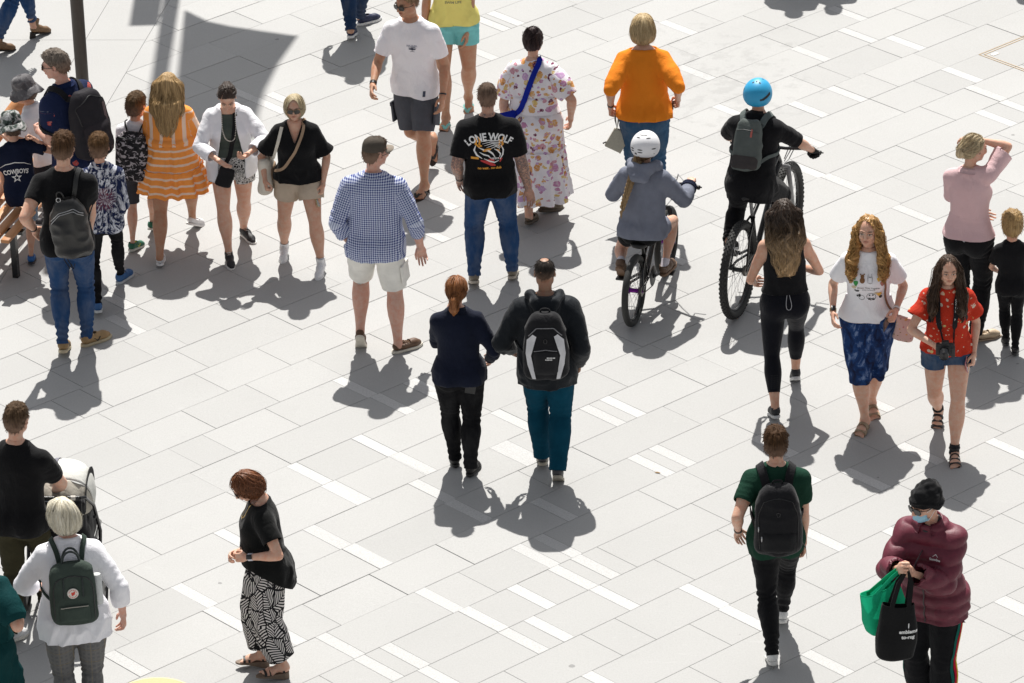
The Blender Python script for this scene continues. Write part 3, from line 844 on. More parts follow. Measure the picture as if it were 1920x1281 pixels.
# ------------------------------------------------------------------ body mesh
def bounds(r):
 pts = [r.C + r.Rh @ V3(*q) * r.hh for q in ((.5, .5, .6), (-.5, -.6, -.7))]
 for a in r.arm + r.leg: pts += list(a)
 for b, Rf, A in r.foot: pts += [b + Rf @ V3(0, .1 * r.s, 0), A]
 pts += [r.P - r.Ys * .2 * r.H, r.P + r.Ys * .2 * r.H, r.N]
 pts = np.array(pts)
 return pts.min(0) - .11, pts.max(0) + .11
def body_field(r, barefeet):
 lo, hi = bounds(r); f = Fld(lo, hi, GH * 1.12); H = r.H
 f.add(torso(r), .03)
 for k in (0, 1):
  sg = (-1, 1)[k]
  S, E, W = r.arm[k]
  f.add(P_cone(r.N - r.up * .006 * H, S + r.up * .004 * H, .027 * H, .023 * H), .045)       # shoulder slope
  if r.bust: f.add(P_ell(r.P + r.up * .2 * H + r.Xs * sg * .042 * H + r.Ys * .052 * H, V3(.034, .03, .034) * H * (.7 + .3 * r.bust)), .035)
  f.add(P_ell(r.P + r.Rs @ V3(sg * .045, -.04, -.018) * H, V3(.048, .042, .05) * H * (1 + .2 * r.fat)), .04)
 for k in (0, 1):
  Hp, K, A = r.leg[k]
  f.add(limb(r, 'leg', k, 0, 0, 2.06, .06), .022)
  back = _nz(np.cross(_nz(A - K), r.Xp)); back = back if back @ (r.foot[k][1] @ V3(0, -1, 0)) > 0 else -back
  r.calf = getattr(r, 'calf', []) + [(K + (A - K) * .3 + back * .012 * H, V3(.028, .028, .06) * H * (.9 if r.sx == 'k' else 1.06), basis(_nz(A - K)))]
  f.add(P_ell(K + (A - K) * .3 + back * .012 * H, V3(.028, .028, .06) * H * (.9 if r.sx == 'k' else 1.06), basis(_nz(A - K))), .035)
 for k in (0, 1):
  S, E, W = r.arm[k]
  f.add(limb(r, 'arm', k, 0, 0, .5), .035)
  f.add(limb(r, 'arm', k, 0, .35, 2.12, .12), .008)
 f.add(P_cone(r.N - r.up * .01 * H, r.C + r.Rh @ V3(0, -.12, -.72) * r.hh, r.neckr * 1.12, r.neckr), .035)
 f.add(P_cone(r.C + r.Rh @ V3(0, -.12, -.72) * r.hh, r.C + r.Rh @ V3(0, -.12, -.5) * r.hh, r.neckr, r.neckr), .01)
 if barefeet:
  for k in (0, 1):
   B, Rf, A = r.foot[k]; s = r.s * (1 if r.sx != 'f' else .95)
   o = lambda *q: B + Rf @ (V3(*q) * s)
   f.add(P_ell(o(0, -.15, .034), V3(.032, .04, .034) * s, Rf), .03)
   f.add(P_cone(o(0, -.12, .05), o(0, -.01, .026), .036 * s, .027 * s), .03)
   sg = (-1, 1)[k]
   f.add(P_cone(o(-sg * .02, -.02, .022), o(sg * .028, -.03, .02), .024 * s, .02 * s), .03)
   for i in range(5):
    x = -sg * (.036 - .019 * i); L = .05 - .008 * i
    f.add(P_cone(o(x * .8, -.005 - .004 * i, .02), o(x, L, .013), .013 * s, (.0125 if i == 0 else .009) * s), .008)
 return f
def basis(z):
 x = _nz(np.cross([.2, .97, .1], z)); y = np.cross(z, x); return np.stack([x, y, z], 1)
def make_body(r, name, skinm, garments, barefeet, poses, tattoo):
 ht = getT(_HT, head_template, r.sx + ('+' if r.sp.get('fcam') else ''))
 f = r.bf
 V, T = f.mesh()
 nkp = r.C + r.Rh @ V3(0, -.12, -.6) * r.hh; nkd = r.Rh @ V3(0, 0, 1)
 q = V - nkp; al = q @ nkd; dr = np.linalg.norm(q - al[:, None] * nkd, axis=1)
 c = np.where((dr < 2.2 * r.neckr) & (al < .14) & (al > -.1), -al, 1.0)
 wr = []
 for k in (0, 1):
  S, E, W = r.arm[k]; d = _nz(W - E); q = V - W; al = q @ d; dr = np.linalg.norm(q - al[:, None] * d, axis=1)
  c = np.minimum(c, np.where((dr < 1.9 * r.ar[-1]) & (np.abs(al) < .035 * r.H), -al, 1.0)); wr.append((W, d))
 V, T = clip(V, T, c)
 cov = np.zeros(len(V), bool)
 for g in garments:
  cov |= (g['F'].samp(V) < -.002) & (g['cut'](V) > .035)
 N = normals(V, T)
 key = np.floor(V / .05).astype(int); key -= key.min(0); kk = key[:, 0] * 1000000 + key[:, 1] * 1000 + key[:, 2]
 pb = [torso(r).d(*V.T)] + [limb(r, q, i).d(*V.T) for q in ('arm', 'leg') for i in (0, 1)]; kk = kk * 8 + np.argmin(np.stack(pb), 0)
 kk = np.where(cov, kk, -1 - np.arange(len(V)))
 _, inv = np.unique(kk, return_inverse=True); n = inv.max() + 1
 V2 = np.stack([np.bincount(inv, (V - N * np.where(cov, .010, 0)[:, None])[:, j], n) for j in range(3)], 1) / np.bincount(inv, minlength=n)[:, None]
 T = inv[T]; T = T[(T[:, 0] != T[:, 1]) & (T[:, 1] != T[:, 2]) & (T[:, 0] != T[:, 2])]
 V = V2
 fm = np.zeros((len(V), 4))
 if tattoo:
  for k in (0, 1):
   d, t = limb(r, 'arm', k, .02).td(*V.T); fm[:, 3] = np.maximum(fm[:, 3], (d < .0) * np.clip((2.02 - t) * 12, 0, 1))
  fm[:, 3] = np.maximum(fm[:, 3], (np.linalg.norm(V - (r.N - r.Ys * .05 + r.up * .03), axis=1) < .05) * .9)
 lps = loops(T)
 def near(p): return min(lps, key=lambda l: np.linalg.norm(V[l].mean(0) - p) if len(l) > 5 else 9)
 Vs, Ts, Fs = [V], [T], [fm]; off = len(V); zips = []
 hv, htr, hfm, hl, _ = ht
 Hv = hv * r.hh * V3(*r.sp.get('hscale', (1, 1, 1))) @ r.Rh.T + r.C
 if len(lps): zips.append((near(nkp), [off + i for i in hl], nkp, nkd))
 Vs.append(Hv); Ts.append(htr + off); Fs.append(hfm); off += len(Hv)
 r.handM = []
 for k in (0, 1):
  S, E, W = r.arm[k]; d = wr[k][1]; sg = (-1, 1)[k]; key = 'LR'[k]
  pose = poses.get(key, 'relax'); hv2, hT, hl2 = getT(_HD, hand_template, pose)
  pn = r.sp.get('palm', {}).get(key, (-sg, -.25, 0)); pn = r.Rs @ V3(*pn)
  hd_ = _nz(d + (r.Rs @ V3(*r.sp['hdir'][key]) if key in r.sp.get('hdir', {}) else 0))
  z = -_nz(pn - hd_ * (pn @ hd_)); x = np.cross(hd_, z); M = np.stack([x, hd_, z], 1)
  sc = .106 * r.H * r.sp.get('handk', 1)
  v = hv2 * V3(1 if sg > 0 else -1, 1, 1); t = hT if sg > 0 else hT[:, ::-1]
  ws = r.ar[-1] / .138 / sc                     # wrist matches the forearm
  gl = np.clip(1 - v[:, 1] / .22, 0, 1)[:, None]; v = v * V3(1, 1, 1) * (1 + gl * (ws - 1) * V3(1, 0, 1))
  Vh = v * sc @ M.T + W; r.handM.append((M, W, sc))
  zips.append((near(W), [off + i for i in hl2], W, d))
  Vs.append(Vh); Ts.append(t + off); ff = np.zeros((len(Vh), 4));
  if tattoo: ff[:, 3] = .35
  Fs.append(ff); off += len(Vh)
 V = np.concatenate(Vs); T = np.concatenate(Ts)
 for la, lb, c, ax in zips:
  if len(la) > 4 and len(lb) > 4: T = np.concatenate([T, zipper(V, la, lb, c, ax)])
 fm = np.concatenate(Fs)
 return mk_mesh(name, V, T, skinm, fm=fm)
# ------------------------------------------------------------------ clothes
def folds(r, V, N, kind, par):
 s = r.s; x, y, z = (V / max(s, .6)).T; o = r.seed * 7.31
 if kind == 'none': return 0 * x
 if kind == 'tight':
  return .0016 * vnoise(x * 14 + o, y * 14, z * 14)
 if kind in ('tee', 'shirt', 'flow', 'puffer', 'heavy'):
  q = vnoise(x * 4 + o, y * 4, z * 3) * 1.6
  v = vnoise(x * 15 + q, y * 15 + o, z * 4.0 + q * .6)
  sgn = np.where(x > 0, 1, -1)
  dg = 1 - np.abs(vnoise(x * 11 + z * 6.5 * sgn + o, y * 8, z * 9 - np.abs(x) * 7 + q))
  a, b = {'tee': (.0075, .012), 'shirt': (.009, .015), 'flow': (.011, .010), 'puffer': (.004, .006), 'heavy': (.008, .015)}[kind]
  d = a * v + b * (dg - .72)
  lowz = np.clip((r.N[2] - .12 * r.H - V[:, 2]) / (.22 * r.H), .25, 1)
  d = d * lowz * 1.75
  if par is not None:
   for k in (0, 1):
    da, ta = par['arm'][k]; m = np.clip(1 - da / .03, 0, 1) * (ta > .12)
    L = np.where(ta < 1, ta * .172, .172 + (ta - 1) * .148) * r.H
    w = np.sin(L * 2 * np.pi / .052 + 5 * vnoise(x * 9, y * 9 + o, z * 9) + o)
    d = d * (1 - m * .4) + m * (.0045 if kind != 'puffer' else .0) * w * np.clip(np.exp(-((ta - 1) / .3) ** 2) + .35 + (ta > 1.6) * .5, 0, 1)
    if kind == 'puffer': d += m * .018 * np.abs(np.sin(L * np.pi / .075 + o)) ** .7
  if kind == 'puffer':
   m = np.clip(par['tor'] / -.01 + 1, 0, 1) if par is not None else 1
   sz = (V - r.P) @ r.up
   ma = np.minimum(np.clip(par['arm'][0][0] / .02, 0, 1), np.clip(par['arm'][1][0] / .02, 0, 1))
   d += ma * .019 * np.abs(np.sin(sz * np.pi / .088 + .5 * vnoise(x * 5, y * 5, z * 2))) ** .7
  return d * min(1, s * 1.05)
 if kind in ('jeans', 'slack', 'short'):
  d = .006 * vnoise(x * 12 + o, y * 12, z * 5) + .004 * vnoise(x * 22, y * 22 + o, z * 14)
  for k in (0, 1):
   dl, tl = par['leg'][k]; m = np.clip(1 - dl / .03, 0, 1)
   L = np.where(tl < 1, tl * .245, .245 + (tl - 1) * .232) * r.H
   w = np.sin(L * 2 * np.pi / .048 + 6.5 * vnoise(x * 8 + o, y * 8, z * 6))
   am = np.exp(-((tl - 1.0) / .16) ** 2) * .85 + np.clip((tl - 1.55) / .3, 0, 1) * 1.0 + np.exp(-(tl / .22) ** 2) * .7 + .12
   d += m * (.0088 if kind != 'slack' else .0075) * w * am
  if kind == 'short': d += .006 * vnoise(x * 13 + o, y * 13, z * 3)
  return d * min(1, s * 1.05)
 return 0 * x
def par_of(r, V, tl=None, aadd=.0, ladd=.0):
 p = {'arm': [limb(r, 'arm', k, aadd).td(*V.T) for k in (0, 1)], 'leg': [limb(r, 'leg', k, ladd).td(*V.T) for k in (0, 1)]}
 p['tor'] = (tl or torso(r)).d(*V.T)
 return p
def garment(r, name, mats, adders, cutf, fold='tee', uvf=None, rimth=.006, colf=None, parent=None, par=None, bvh=True, inflate=0.0):
 lo, hi = bounds(r); F = Fld(lo, hi, GH)
 for p, k in adders: F.add(p, k)
 V, T = F.mesh()
 c = cutf(V); V, T = clip(V, T, c)
 pr = par_of(r, V) if fold != 'none' else None
 N = normals(V, T)
 dd = folds(r, V, N, fold, pr) + inflate
 uv = (uvf or uv_top(r))(V)
 col = colf(V) if colf else None
 dd = np.maximum(dd, -.0075)
 V = V + N * dd[:, None]
 at = [uv] + ([col] if col is not None else [])
 V, T, *at = rim(V, T, rimth, *at)
 me = mk_mesh(name, V, T, mats, uv=at[0], col=(at[1] if col is not None else None))
 o = link(name, me, parent)
 g = {'F': F, 'cut': cutf, 'o': o, 'V': V, 'T': T}
 if bvh: g['bvh'] = BVHTree.FromPolygons([Vector(v) for v in V], T.tolist())
 return g
def uv_top(r, both=True):
 def f(V):
  p = par_of(r, V); q = V - r.P
  u = q @ r.Xs; v = q @ r.up
  for k in (0, 1):
   da, ta = p['arm'][k]; S, E, W = r.arm[k]
   m = (da < p['tor']) & (ta > .12)
   d1, d2 = _nz(E - S), _nz(W - E)
   e1 = _nz(r.Xs - d1 * (r.Xs @ d1)) if abs(r.Xs @ d1) < .85 else _nz(r.Ys - d1 * (r.Ys @ d1))
   ua = (V - S) @ e1; va = -np.where(ta < 1, ta * .172, .172 + (ta - 1) * .148) * r.H + .3 * r.H
   u = np.where(m, ua + .37 * (k + 1), u); v = np.where(m, va, v)
  return np.stack([u, v], 1)
 return f
def uv_leg(r):
 def f(V):
  p = par_of(r, V); a = np.argmin(np.stack([p['leg'][0][0], p['leg'][1][0]]), 0)
  u = np.zeros(len(V)); v = u.copy()
  for k in (0, 1):
   Hp, K, A = r.leg[k]; t = p['leg'][k][1]
   ax = np.where((t < 1)[:, None], Hp + (K - Hp) * t[:, None], K + (A - K) * (t - 1)[:, None])
   e1 = r.Mw.T @ V3(1, 0, 0); e2 = r.Mw.T @ V3(0, 1, 0)
   ang = np.arctan2((V - ax) @ e1, -((V - ax) @ e2) if r.sp.get('fcam', 0) else (V - ax) @ e2 * -1)
   uu = (V - ax) @ e1 + .5 * k; vv = -np.where(t < 1, t * .245, .245 + (t - 1) * .232) * r.H + np.clip((V - Hp) @ V3(0, 0, 1), 0, 1)
   u = np.where(a == k, uu, u); v = np.where(a == k, vv, v)
  return np.stack([u, v], 1)
 return f
def neck_cut(r, V, kind, rr):
 q = V - (r.N - r.up * .0 * r.H)
 u, v, w = q @ r.Xs, q @ r.Ys, q @ r.up
 H = r.H
 if kind == 'crew': return (np.sqrt((u / 1.0) ** 2 + ((v - .012) / 1.0) ** 2 + ((w - .022 * H) / .85) ** 2) - rr)
 if kind == 'boat': return (np.sqrt((u / 1.75) ** 2 + ((v - .01) / 1.15) ** 2 + ((w - .02 * H) / .9) ** 2) - rr)
 if kind == 'v': return np.minimum(np.sqrt(u ** 2 + (v - .01) ** 2 + ((w - .025 * H)) ** 2) - rr, np.where(v > 0, np.abs(u) - np.clip((w + .085 * H) * .42, -.03, 1), 1))
 return np.full(len(V), 1.0)
def top(r, mat, name='shirt', sleeve=.6, hem=-.03, loose=.012, sl0=.008, sl1=.016, neck='crew', nr=.058, drape=.5, fold='tee', flare=.0, hemf=None,
  open_front=None, shoulder=True, extra=(), colf=None, puff=None, cutx=None, uvf=None, arms=(1, 1), inflate=0.0, rimth=.006, parent=None):
 H = r.H
 tl = torso(r, loose, drape, hem - .05 if not hemf else hem - .12, .322, hem_flare=flare)
 ad = [(tl, .03)]
 if sleeve > 0 or shoulder:
  for k in (0, 1):
   S = r.arm[k][0]
   ad.append((P_cone(r.N - r.up * .006 * H, S + r.up * .004 * H, .027 * H + .006, .023 * H + .007), .045))
 if hem < .01:
  for i in (0, 1): ad.append((limb(r, 'leg', i, .007 + loose * .25, 0, min(.5, max(.12, -hem * 4.2 + .1))), .05))
 if hem < .05:
  for sg in (-1, 1): ad.append((P_ell(r.P + r.Rs @ V3(sg * .045, -.04, -.018) * H, V3(.046, .042, .05) * H * (1 + .2 * r.fat) + .007 + loose * .25), .05))
 if r.bust:
  for sg in (-1, 1): ad.append((P_ell(r.P + r.up * .2 * H + r.Xs * sg * .042 * H + r.Ys * .052 * H, V3(.034, .03, .034) * H * (.7 + .3 * r.bust) + .009), .05))
 if sleeve > 0:
  for k in (0, 1):
   if not arms[k]: continue
   add = ([0, min(sleeve, 1), max(sleeve, 1.01)], [sl0, sl0 + (sl1 - sl0) * (min(sleeve, 1) / max(sleeve, .01)), sl1]) if puff is None else puff
   ad.append((limb(r, 'arm', k, add, 0, min(.5, sleeve + .06), flat=sleeve < .44), .04))
   if sleeve > .4: ad.append((limb(r, 'arm', k, add, .32, min(sleeve + .06, 2.1), .05 if sleeve > 1.85 else 0, flat=True), .012 if fold != 'puffer' else .004))
 ad += list(extra)
 def cutf(V):
  p = par_of(r, V); s = (V - r.P) @ r.up; u = (V - r.P) @ r.Xs; y = (V - r.P) @ r.Ys
  tc = tl.d(*V.T)
  if hem < .01: tc = np.minimum(tc, np.minimum(p['leg'][0][0], p['leg'][1][0]) - .007 - loose * .25)
  sf_ = [np.clip((sleeve + .4 - p['arm'][k][1]) / .2, 0, 1) for k in (0, 1)]
  ad_ = [np.where(p['arm'][k][1] > sleeve + .55, 9., p['arm'][k][0] - sf_[k] * (np.interp(p['arm'][k][1], *puff) if puff is not None else sl0 + (sl1 - sl0) * np.clip(p['arm'][k][1] / max(sleeve, .01), 0, 1))) for k in (0, 1)]
  amin = np.minimum(ad_[0], ad_[1])
  isarm = (amin < tc) & (sleeve > 0)
  hz = hem * H if hemf is None else hemf(u, y)
  hz = hz + .006 * vnoise(u * 9 + r.seed, y * 9, 0 * u)
  c = np.where(isarm, 1.0, s - hz)
  if sleeve > 0:
   for k in (0, 1):
    d, t = p['arm'][k]
    m = isarm & (ad_[k] <= amin + 1e-9)
    L = np.where(t < 1, .172, .148) * H
    c = np.where(m, np.minimum(c, (sleeve - t) * L), c)
  else:
   for k in (0, 1):
    sg = (-1, 1)[k]; S = r.arm[k][0] + r.Xs * sg * .02 * H - r.up * .012 * H
    q = V - S; e = np.sqrt((q @ r.Xs) ** 2 + (q @ r.Ys * .9) ** 2 + (q @ r.up * .62) ** 2) - (.044 if shoulder else .06) * H
    c = np.minimum(c, e)
  if neck: c = np.minimum(c, neck_cut(r, V, neck, nr * min(1, r.s * 1.02)))
  if open_front is not None:
   c = np.minimum(c, np.where((y > 0) & ~isarm, np.abs(u) - open_front(s), 1.0))
  if cutx is not None: c = np.minimum(c, cutx(V, s, u, y, isarm))
  return c
 return garment(r, name, mat, ad, cutf, fold, uvf, colf=colf, parent=parent or r.o, inflate=inflate, rimth=rimth)
def pants(r, mat, name='trousers', T=1.97, waist=.075, loose=(.011, .012, .016), fold='jeans', k=.022, hip=.008, flarek=0.0, parent=None, colf=None, rimth=.006):
 H = r.H
 add = ([0, 1, 2.0], list(loose))
 tl = torso(r, hip, 0, -.06, waist + .04)
 ad = [(tl, .03)]
 for i in (0, 1):
  sg = (-1, 1)[i]
  ad.append((limb(r, 'leg', i, add, 0, min(T + .15, 2.22), .22 * (T > 1.85)), k))
  ad.append((P_ell(r.P + r.Rs @ V3(sg * .045, -.04, -.018) * H, V3(.048, .042, .05) * H * (1 + .2 * r.fat) + hip * .8), .04))
  if T > 1.2: c_, r_, R_ = r.calf[i]; ad.append((P_ell(c_, r_ + loose[2] * .4 + .002, R_), .03))
 def cutf(V):
  s = (V - r.P) @ r.up; c = waist * H - s
  p = [limb(r, 'leg', i).td(*V.T) for i in (0, 1)]
  for i in (0, 1):
   d, t = p[i]; m = d <= p[1 - i][0]
   L = np.where(t < 1, .245, .232) * H
   if T > 1.9:
    A = r.leg[i][2]; dn = _nz(r.leg[i][2] - r.leg[i][1]); e = (T - 2) * .232 * H - (V - A) @ dn
    c = np.where(m, np.minimum(c, e), c)
   else: c = np.where(m & (t > .05), np.minimum(c, (T - t) * L + .004 * vnoise(V[:, 0] * 20, V[:, 1] * 20, 0)), c)
  return c
 return garment(r, name, mat, ad, cutf, fold, uv_leg(r), parent=parent or r.o, rimth=rimth, colf=colf)
def bell(r, mat, name='skirt', zw=.09, hem=.3, w0=None, w1=.19, d1=.16, waves=11, amp=.012, legT=1.9, legadd=.018, fold='flow', cutz=None, yoff=0.0, uvscale=1.0, tiers=None, parent=None, extra=(), cx=None, topadd=.0):
 """skirt from the waist down to the height hem (metres above the ground)"""
 H = r.H
 top_ = r.P + r.up * zw * H; A = np.mean([r.leg[0][2], r.leg[1][2]], 0)
 K = np.mean([r.leg[0][1], r.leg[1][1]], 0)
 bot = (cx if cx is not None else V3(K[0] * .5 + A[0] * .5, K[1] * .5 + A[1] * .5 + yoff, 0)) * V3(1, 1, 0) + V3(0, 0, hem - .03)
 ww = np.interp([zw, 0.0], r.tz, r.tw) * H + .008 + topadd; dd = np.interp([zw, 0.0], r.tz, (r.tf + r.tb) / 2) * H + .01 + topadd
 if topadd: ww[1] = max(ww[1], ww[0] * 1.06); dd[1] = max(dd[1], dd[0] * 1.06)
 L = np.linalg.norm(top_ - bot); th = (zw + .01) * H / L
 ts = [0, .02, 1 - th, 1.0]
 ph = r.seed * 1.7
 def wave(th_, s, t):
  a = np.clip(1 - t, 0, 1) ** 1.2
  return -amp * a * (np.cos(waves * th_ + ph + 1.5 * np.sin(2 * th_)) + .5 * np.cos((waves * 2 - 3) * th_ + 2 * ph))
 p = P_loft(bot, top_, r.Xp, r.Xp, ts, [w1, w1, ww[1], ww[0]], [d1, d1, dd[1], dd[0]], [d1, d1, dd[1] * 1.15, dd[0]], 2.1, wave)
 ad = [(p, .02), (torso(r, .012 + topadd * .3, 0, -.06, zw), .03)] + [(limb(r, 'leg', i, legadd, 0, legT), .05) for i in (0, 1)] + [(P_ell(r.P + r.Rs @ V3(sg * .045, -.04, -.018) * H, V3(.048, .042, .05) * H * (1 + .2 * r.fat) + .013, None), .05) for sg in (-1, 1)] + list(extra)
 def cutf(V):
  s = (V - r.P) @ r.up
  hz = hem if cutz is None else cutz(V)
  return np.minimum(zw * H - .0 - s, V[:, 2] - hz - .005 * vnoise(V[:, 0] * 12, V[:, 1] * 12, 0))
 def uvf(V):
  q = V - (bot + (top_ - bot) * np.clip((V[:, 2:3] - bot[2]) / (top_[2] - bot[2]), 0, 1))
  a = np.arctan2(q @ r.Xp, np.abs(q @ V3(0, 1, 0)) * 1.0)
  fb = np.sign(q @ V3(0, 1, 0))
  return np.stack([a * .2 * uvscale + .7 * (fb > 0), V[:, 2] - r.P[2]], 1)
 return garment(r, name, mat, ad, cutf, fold, uvf, parent=parent or r.o)
# ------------------------------------------------------------------ shoes
def sole_poly(kind='shoe', grow=0.0, n=30, side=1):
 ys = np.array([-.178, -.17, -.14, -.09, -.04, 0, .04, .07, .088, .094]);
 wi = np.array([0, .018, .0325, .03, .036, .043, .041, .03, .014, 0]); wo = np.array([0, .018, .0325, .032, .038, .043, .036, .022, .009, 0])
 t = (1 - np.cos(np.linspace(0, np.pi, n))) / 2 * (ys[-1] - ys[0]) + ys[0]
 a = [(-side * (np.interp(y, ys, wi) + grow), y * (1 + grow * 6)) for y in t]
 b = [(side * (np.interp(y, ys, wo) + grow), y * (1 + grow * 6)) for y in t[::-1][1:-1]]
 return a + b
def _upper(kind):
 f = Fld(V3(-.07, -.21, -.02), V3(.07, .13, .2), .0072)
 f.add(P_cone((0, -.138, .052), (0, -.07, .056), .034, .036), .02)
 f.add(P_cone((0, -.07, .05), (-.004, .02, .034), .036, .036), .03)
 f.add(P_cone((-.004, .02, .034), (-.008, .058, .026), .037, .027), .02)
 if kind in ('sneaker', 'chunky'): f.add(P_cone((0, -.13, .06), (0, -.128, .1), .037, .036), .02); zt = lambda y: .088 + .0 * y
 elif kind == 'hightop': f.add(P_cone((0, -.125, .06), (0, -.124, .16), .037, .041), .02); zt = lambda y: .142
 elif kind == 'boot': f.add(P_cone((0, -.13, .06), (0, -.125, .19), .036, .045), .03); zt = lambda y: .165
 else: zt = lambda y: np.where(y < -.02, .062 + np.clip(-.09 - y, 0, .1) * .15, .2)
 if kind == 'flat':
  f.add(P_ell((0, -.085, .085), (.029, .07, .045)), .01, sub=True)
 V, T = f.mesh()
 c = np.minimum(V[:, 2] - .012, zt(V[:, 1]) - V[:, 2])
 V, T = clip(V, T, c); V, T = rim(V, T, .004)
 return V, T
_UP = {}
def shoes(r, kind, c1, c2=(.8, .8, .78), c3=None, names=('shoe', 'sole'), lace=None, only=(1, 1), parent=None, thick=.024, heel=0.0, stripe=None, sock=None, sc=1.0):
 res = []
 for k in (0, 1):
  if not only[k]: continue
  sg = (-1, 1)[k]; B, Rf, A = r.foot[k]; s = r.s * sc * (.96 if r.sx == 'f' else 1.0) * (1.06 if r.sx == 'k' else 1)
  tr = lambda q: B + (np.asarray(q) * s) @ Rf.T
  m1 = c1 if not isinstance(c1, tuple) else simple('shoe_upper_%.2f_%.2f_%.2f' % c1, c1, .6, bump=.2, bs=90)
  m2 = simple('sole_%.2f_%.2f_%.2f' % c2, c2, .7)
  if kind in ('sneaker', 'hightop', 'flat', 'boot', 'chunky'):
   V, T = getT(_UP, _upper, kind); V = V * V3(sg, 1, 1); T = T if sg > 0 else T[:, ::-1]
   up = link(names[0], mk_mesh(names[0], tr(V), T, m1), parent or r.o)
   mb = MB(); th = thick
   if heel:
    mb.prism([(x, y) for x, y in sole_poly(side=sg)], 0, .014, tr, bev=.003)
    mb.prism([(x * .8, y) for x, y in sole_poly(side=sg) if y < -.11], -heel, .004, tr)
   else: mb.prism(sole_poly(grow=.003, side=sg), 0, th, tr, bev=.004)
   mb.build(names[1], m2, up)
   if lace:
    lb = MB(); ml = simple('lace_%.2f' % lace[0], lace, .8)
    for i in range(6):
     y = -.095 + .021 * i; z = .088 - .0085 * i
     if kind == 'hightop' and i < 2: z += .02
     pts = [tr(V3(x, y + .004 * math.sin(i), z + .0035 - abs(x) ** 2 * 22)) for x in np.linspace(-.019, .019, 5)]
     lb.tube(pts, .0032 * s, 5)
    if kind == 'hightop':
     for i in range(3): lb.tube([tr(V3(x, -.088 - .003 * i, .108 + .014 * i - abs(x) ** 2 * 14)) for x in np.linspace(-.02, .02, 5)], .0032 * s, 5)
    lb.build('laces', ml, up)
   if stripe:
    sb = MB(); ms = simple('trim_%.2f_%.2f_%.2f' % stripe, stripe, .6)
    for sd in (-1, 1):
     for pts in (((-.03, .058), (-.055, .03)), ((-.085, .06), (-.055, .03))):
      a, b = [V3(sd * (.0375 + .001), p[0], p[1]) for p in pts]
      sb.tube([tr(a), tr((a + b) / 2 + V3(sd * .0015, 0, 0)), tr(b)], .0042 * s, 6)
    sb.build('trim', ms, up)
   res.append(up)
  else:
   mb = MB(); h = .018 if kind == 'flipflop' else .026
   if kind == 'wedge':
    pl = sole_poly(side=sg, grow=.002)
    vb = [tr(V3(x, y, -.002)) for x, y in pl]; vt = [tr(V3(x, y, .004)) for x, y in pl]
    vb = [tr(V3(x, y, -.012 - .05 * np.clip((-y) / .15, 0, 1))) for x, y in pl]
    n = len(pl); mb._add(vb + vt, [tuple(range(n - 1, -1, -1)), tuple(range(n, 2 * n))] + [(i, (i + 1) % n, n + (i + 1) % n, n + i) for i in range(n)])
   else: mb.prism(sole_poly(grow=.003, side=sg), -h + .006, .004, tr, bev=.004)
   so_ = mb.build(names[1] if kind != 'x' else 'sole', m2, parent or r.o); so_.name = names[0]
   st = MB(); band = lambda y, w, zc, hw, lift=.006: st.ribbon([tr(V3(hw * math.sin(a), y, .004 + (zc + lift) * max(0, math.cos(a)) ** .75)) for a in np.linspace(-1.5, 1.5, 11)], [Rf @ V3(math.sin(a), 0, math.cos(a) + .1) for a in np.linspace(-1.5, 1.5, 11)], w * s, .004)
   if kind == 'flipflop':
    for sd in (-1, 1):
     st.ribbon([tr(V3(sg * -.012, .035, .02)), tr(V3(sg * -.012 + sd * .018, .01, .043)), tr(V3(sd * .042, -.045, .036)), tr(V3(sd * .04, -.075, .008))], [Rf @ V3(0, .1, 1), Rf @ V3(sd * .3, 0, 1), Rf @ V3(sd, 0, .6), Rf @ V3(sd, 0, .2)], .022 * s, .004)
   elif kind == 'slide':
    band(-.005, .055, .036, .047); band(-.065, .045, .062, .042)
   elif kind == 'wedge':
    band(.02, .02, .027, .046); band(-.02, .018, .04, .045); band(-.13, .016, .07, .04)
   else:
    band(.012, .024, .031, .047); band(-.03, .022, .047, .045); band(-.075, .022, .066, .042)
    st.tube([tr(V3(.041 * math.cos(a), -.128 + .044 * math.sin(a), .1 + .008 * math.sin(a))) for a in np.linspace(0, 2 * math.pi, 17)[:-1]], .009 * s, 6, closed=True)
   st.build('strap', m1, so_)
   res.append(so_)
  if sock:
   A2 = r.leg[k][2]; K2 = r.leg[k][1]; dn = _nz(K2 - A2); mb = MB()
   rr = np.interp([1.92, 1.85, sock[1]], LEG_T, r.lr) + .005
   pts = [A2 - dn * .035, A2, A2 + (2 - sock[1]) * .232 * r.H * dn * .5, A2 + (2 - sock[1]) * .232 * r.H * dn]
   mb.tube(pts, [rr[0] + .004, rr[0], rr[1], rr[2]], 14, cap=False); mb.build('sock', simple('sock_%.2f' % sock[0][0], sock[0], .9), parent or r.o)
 return res
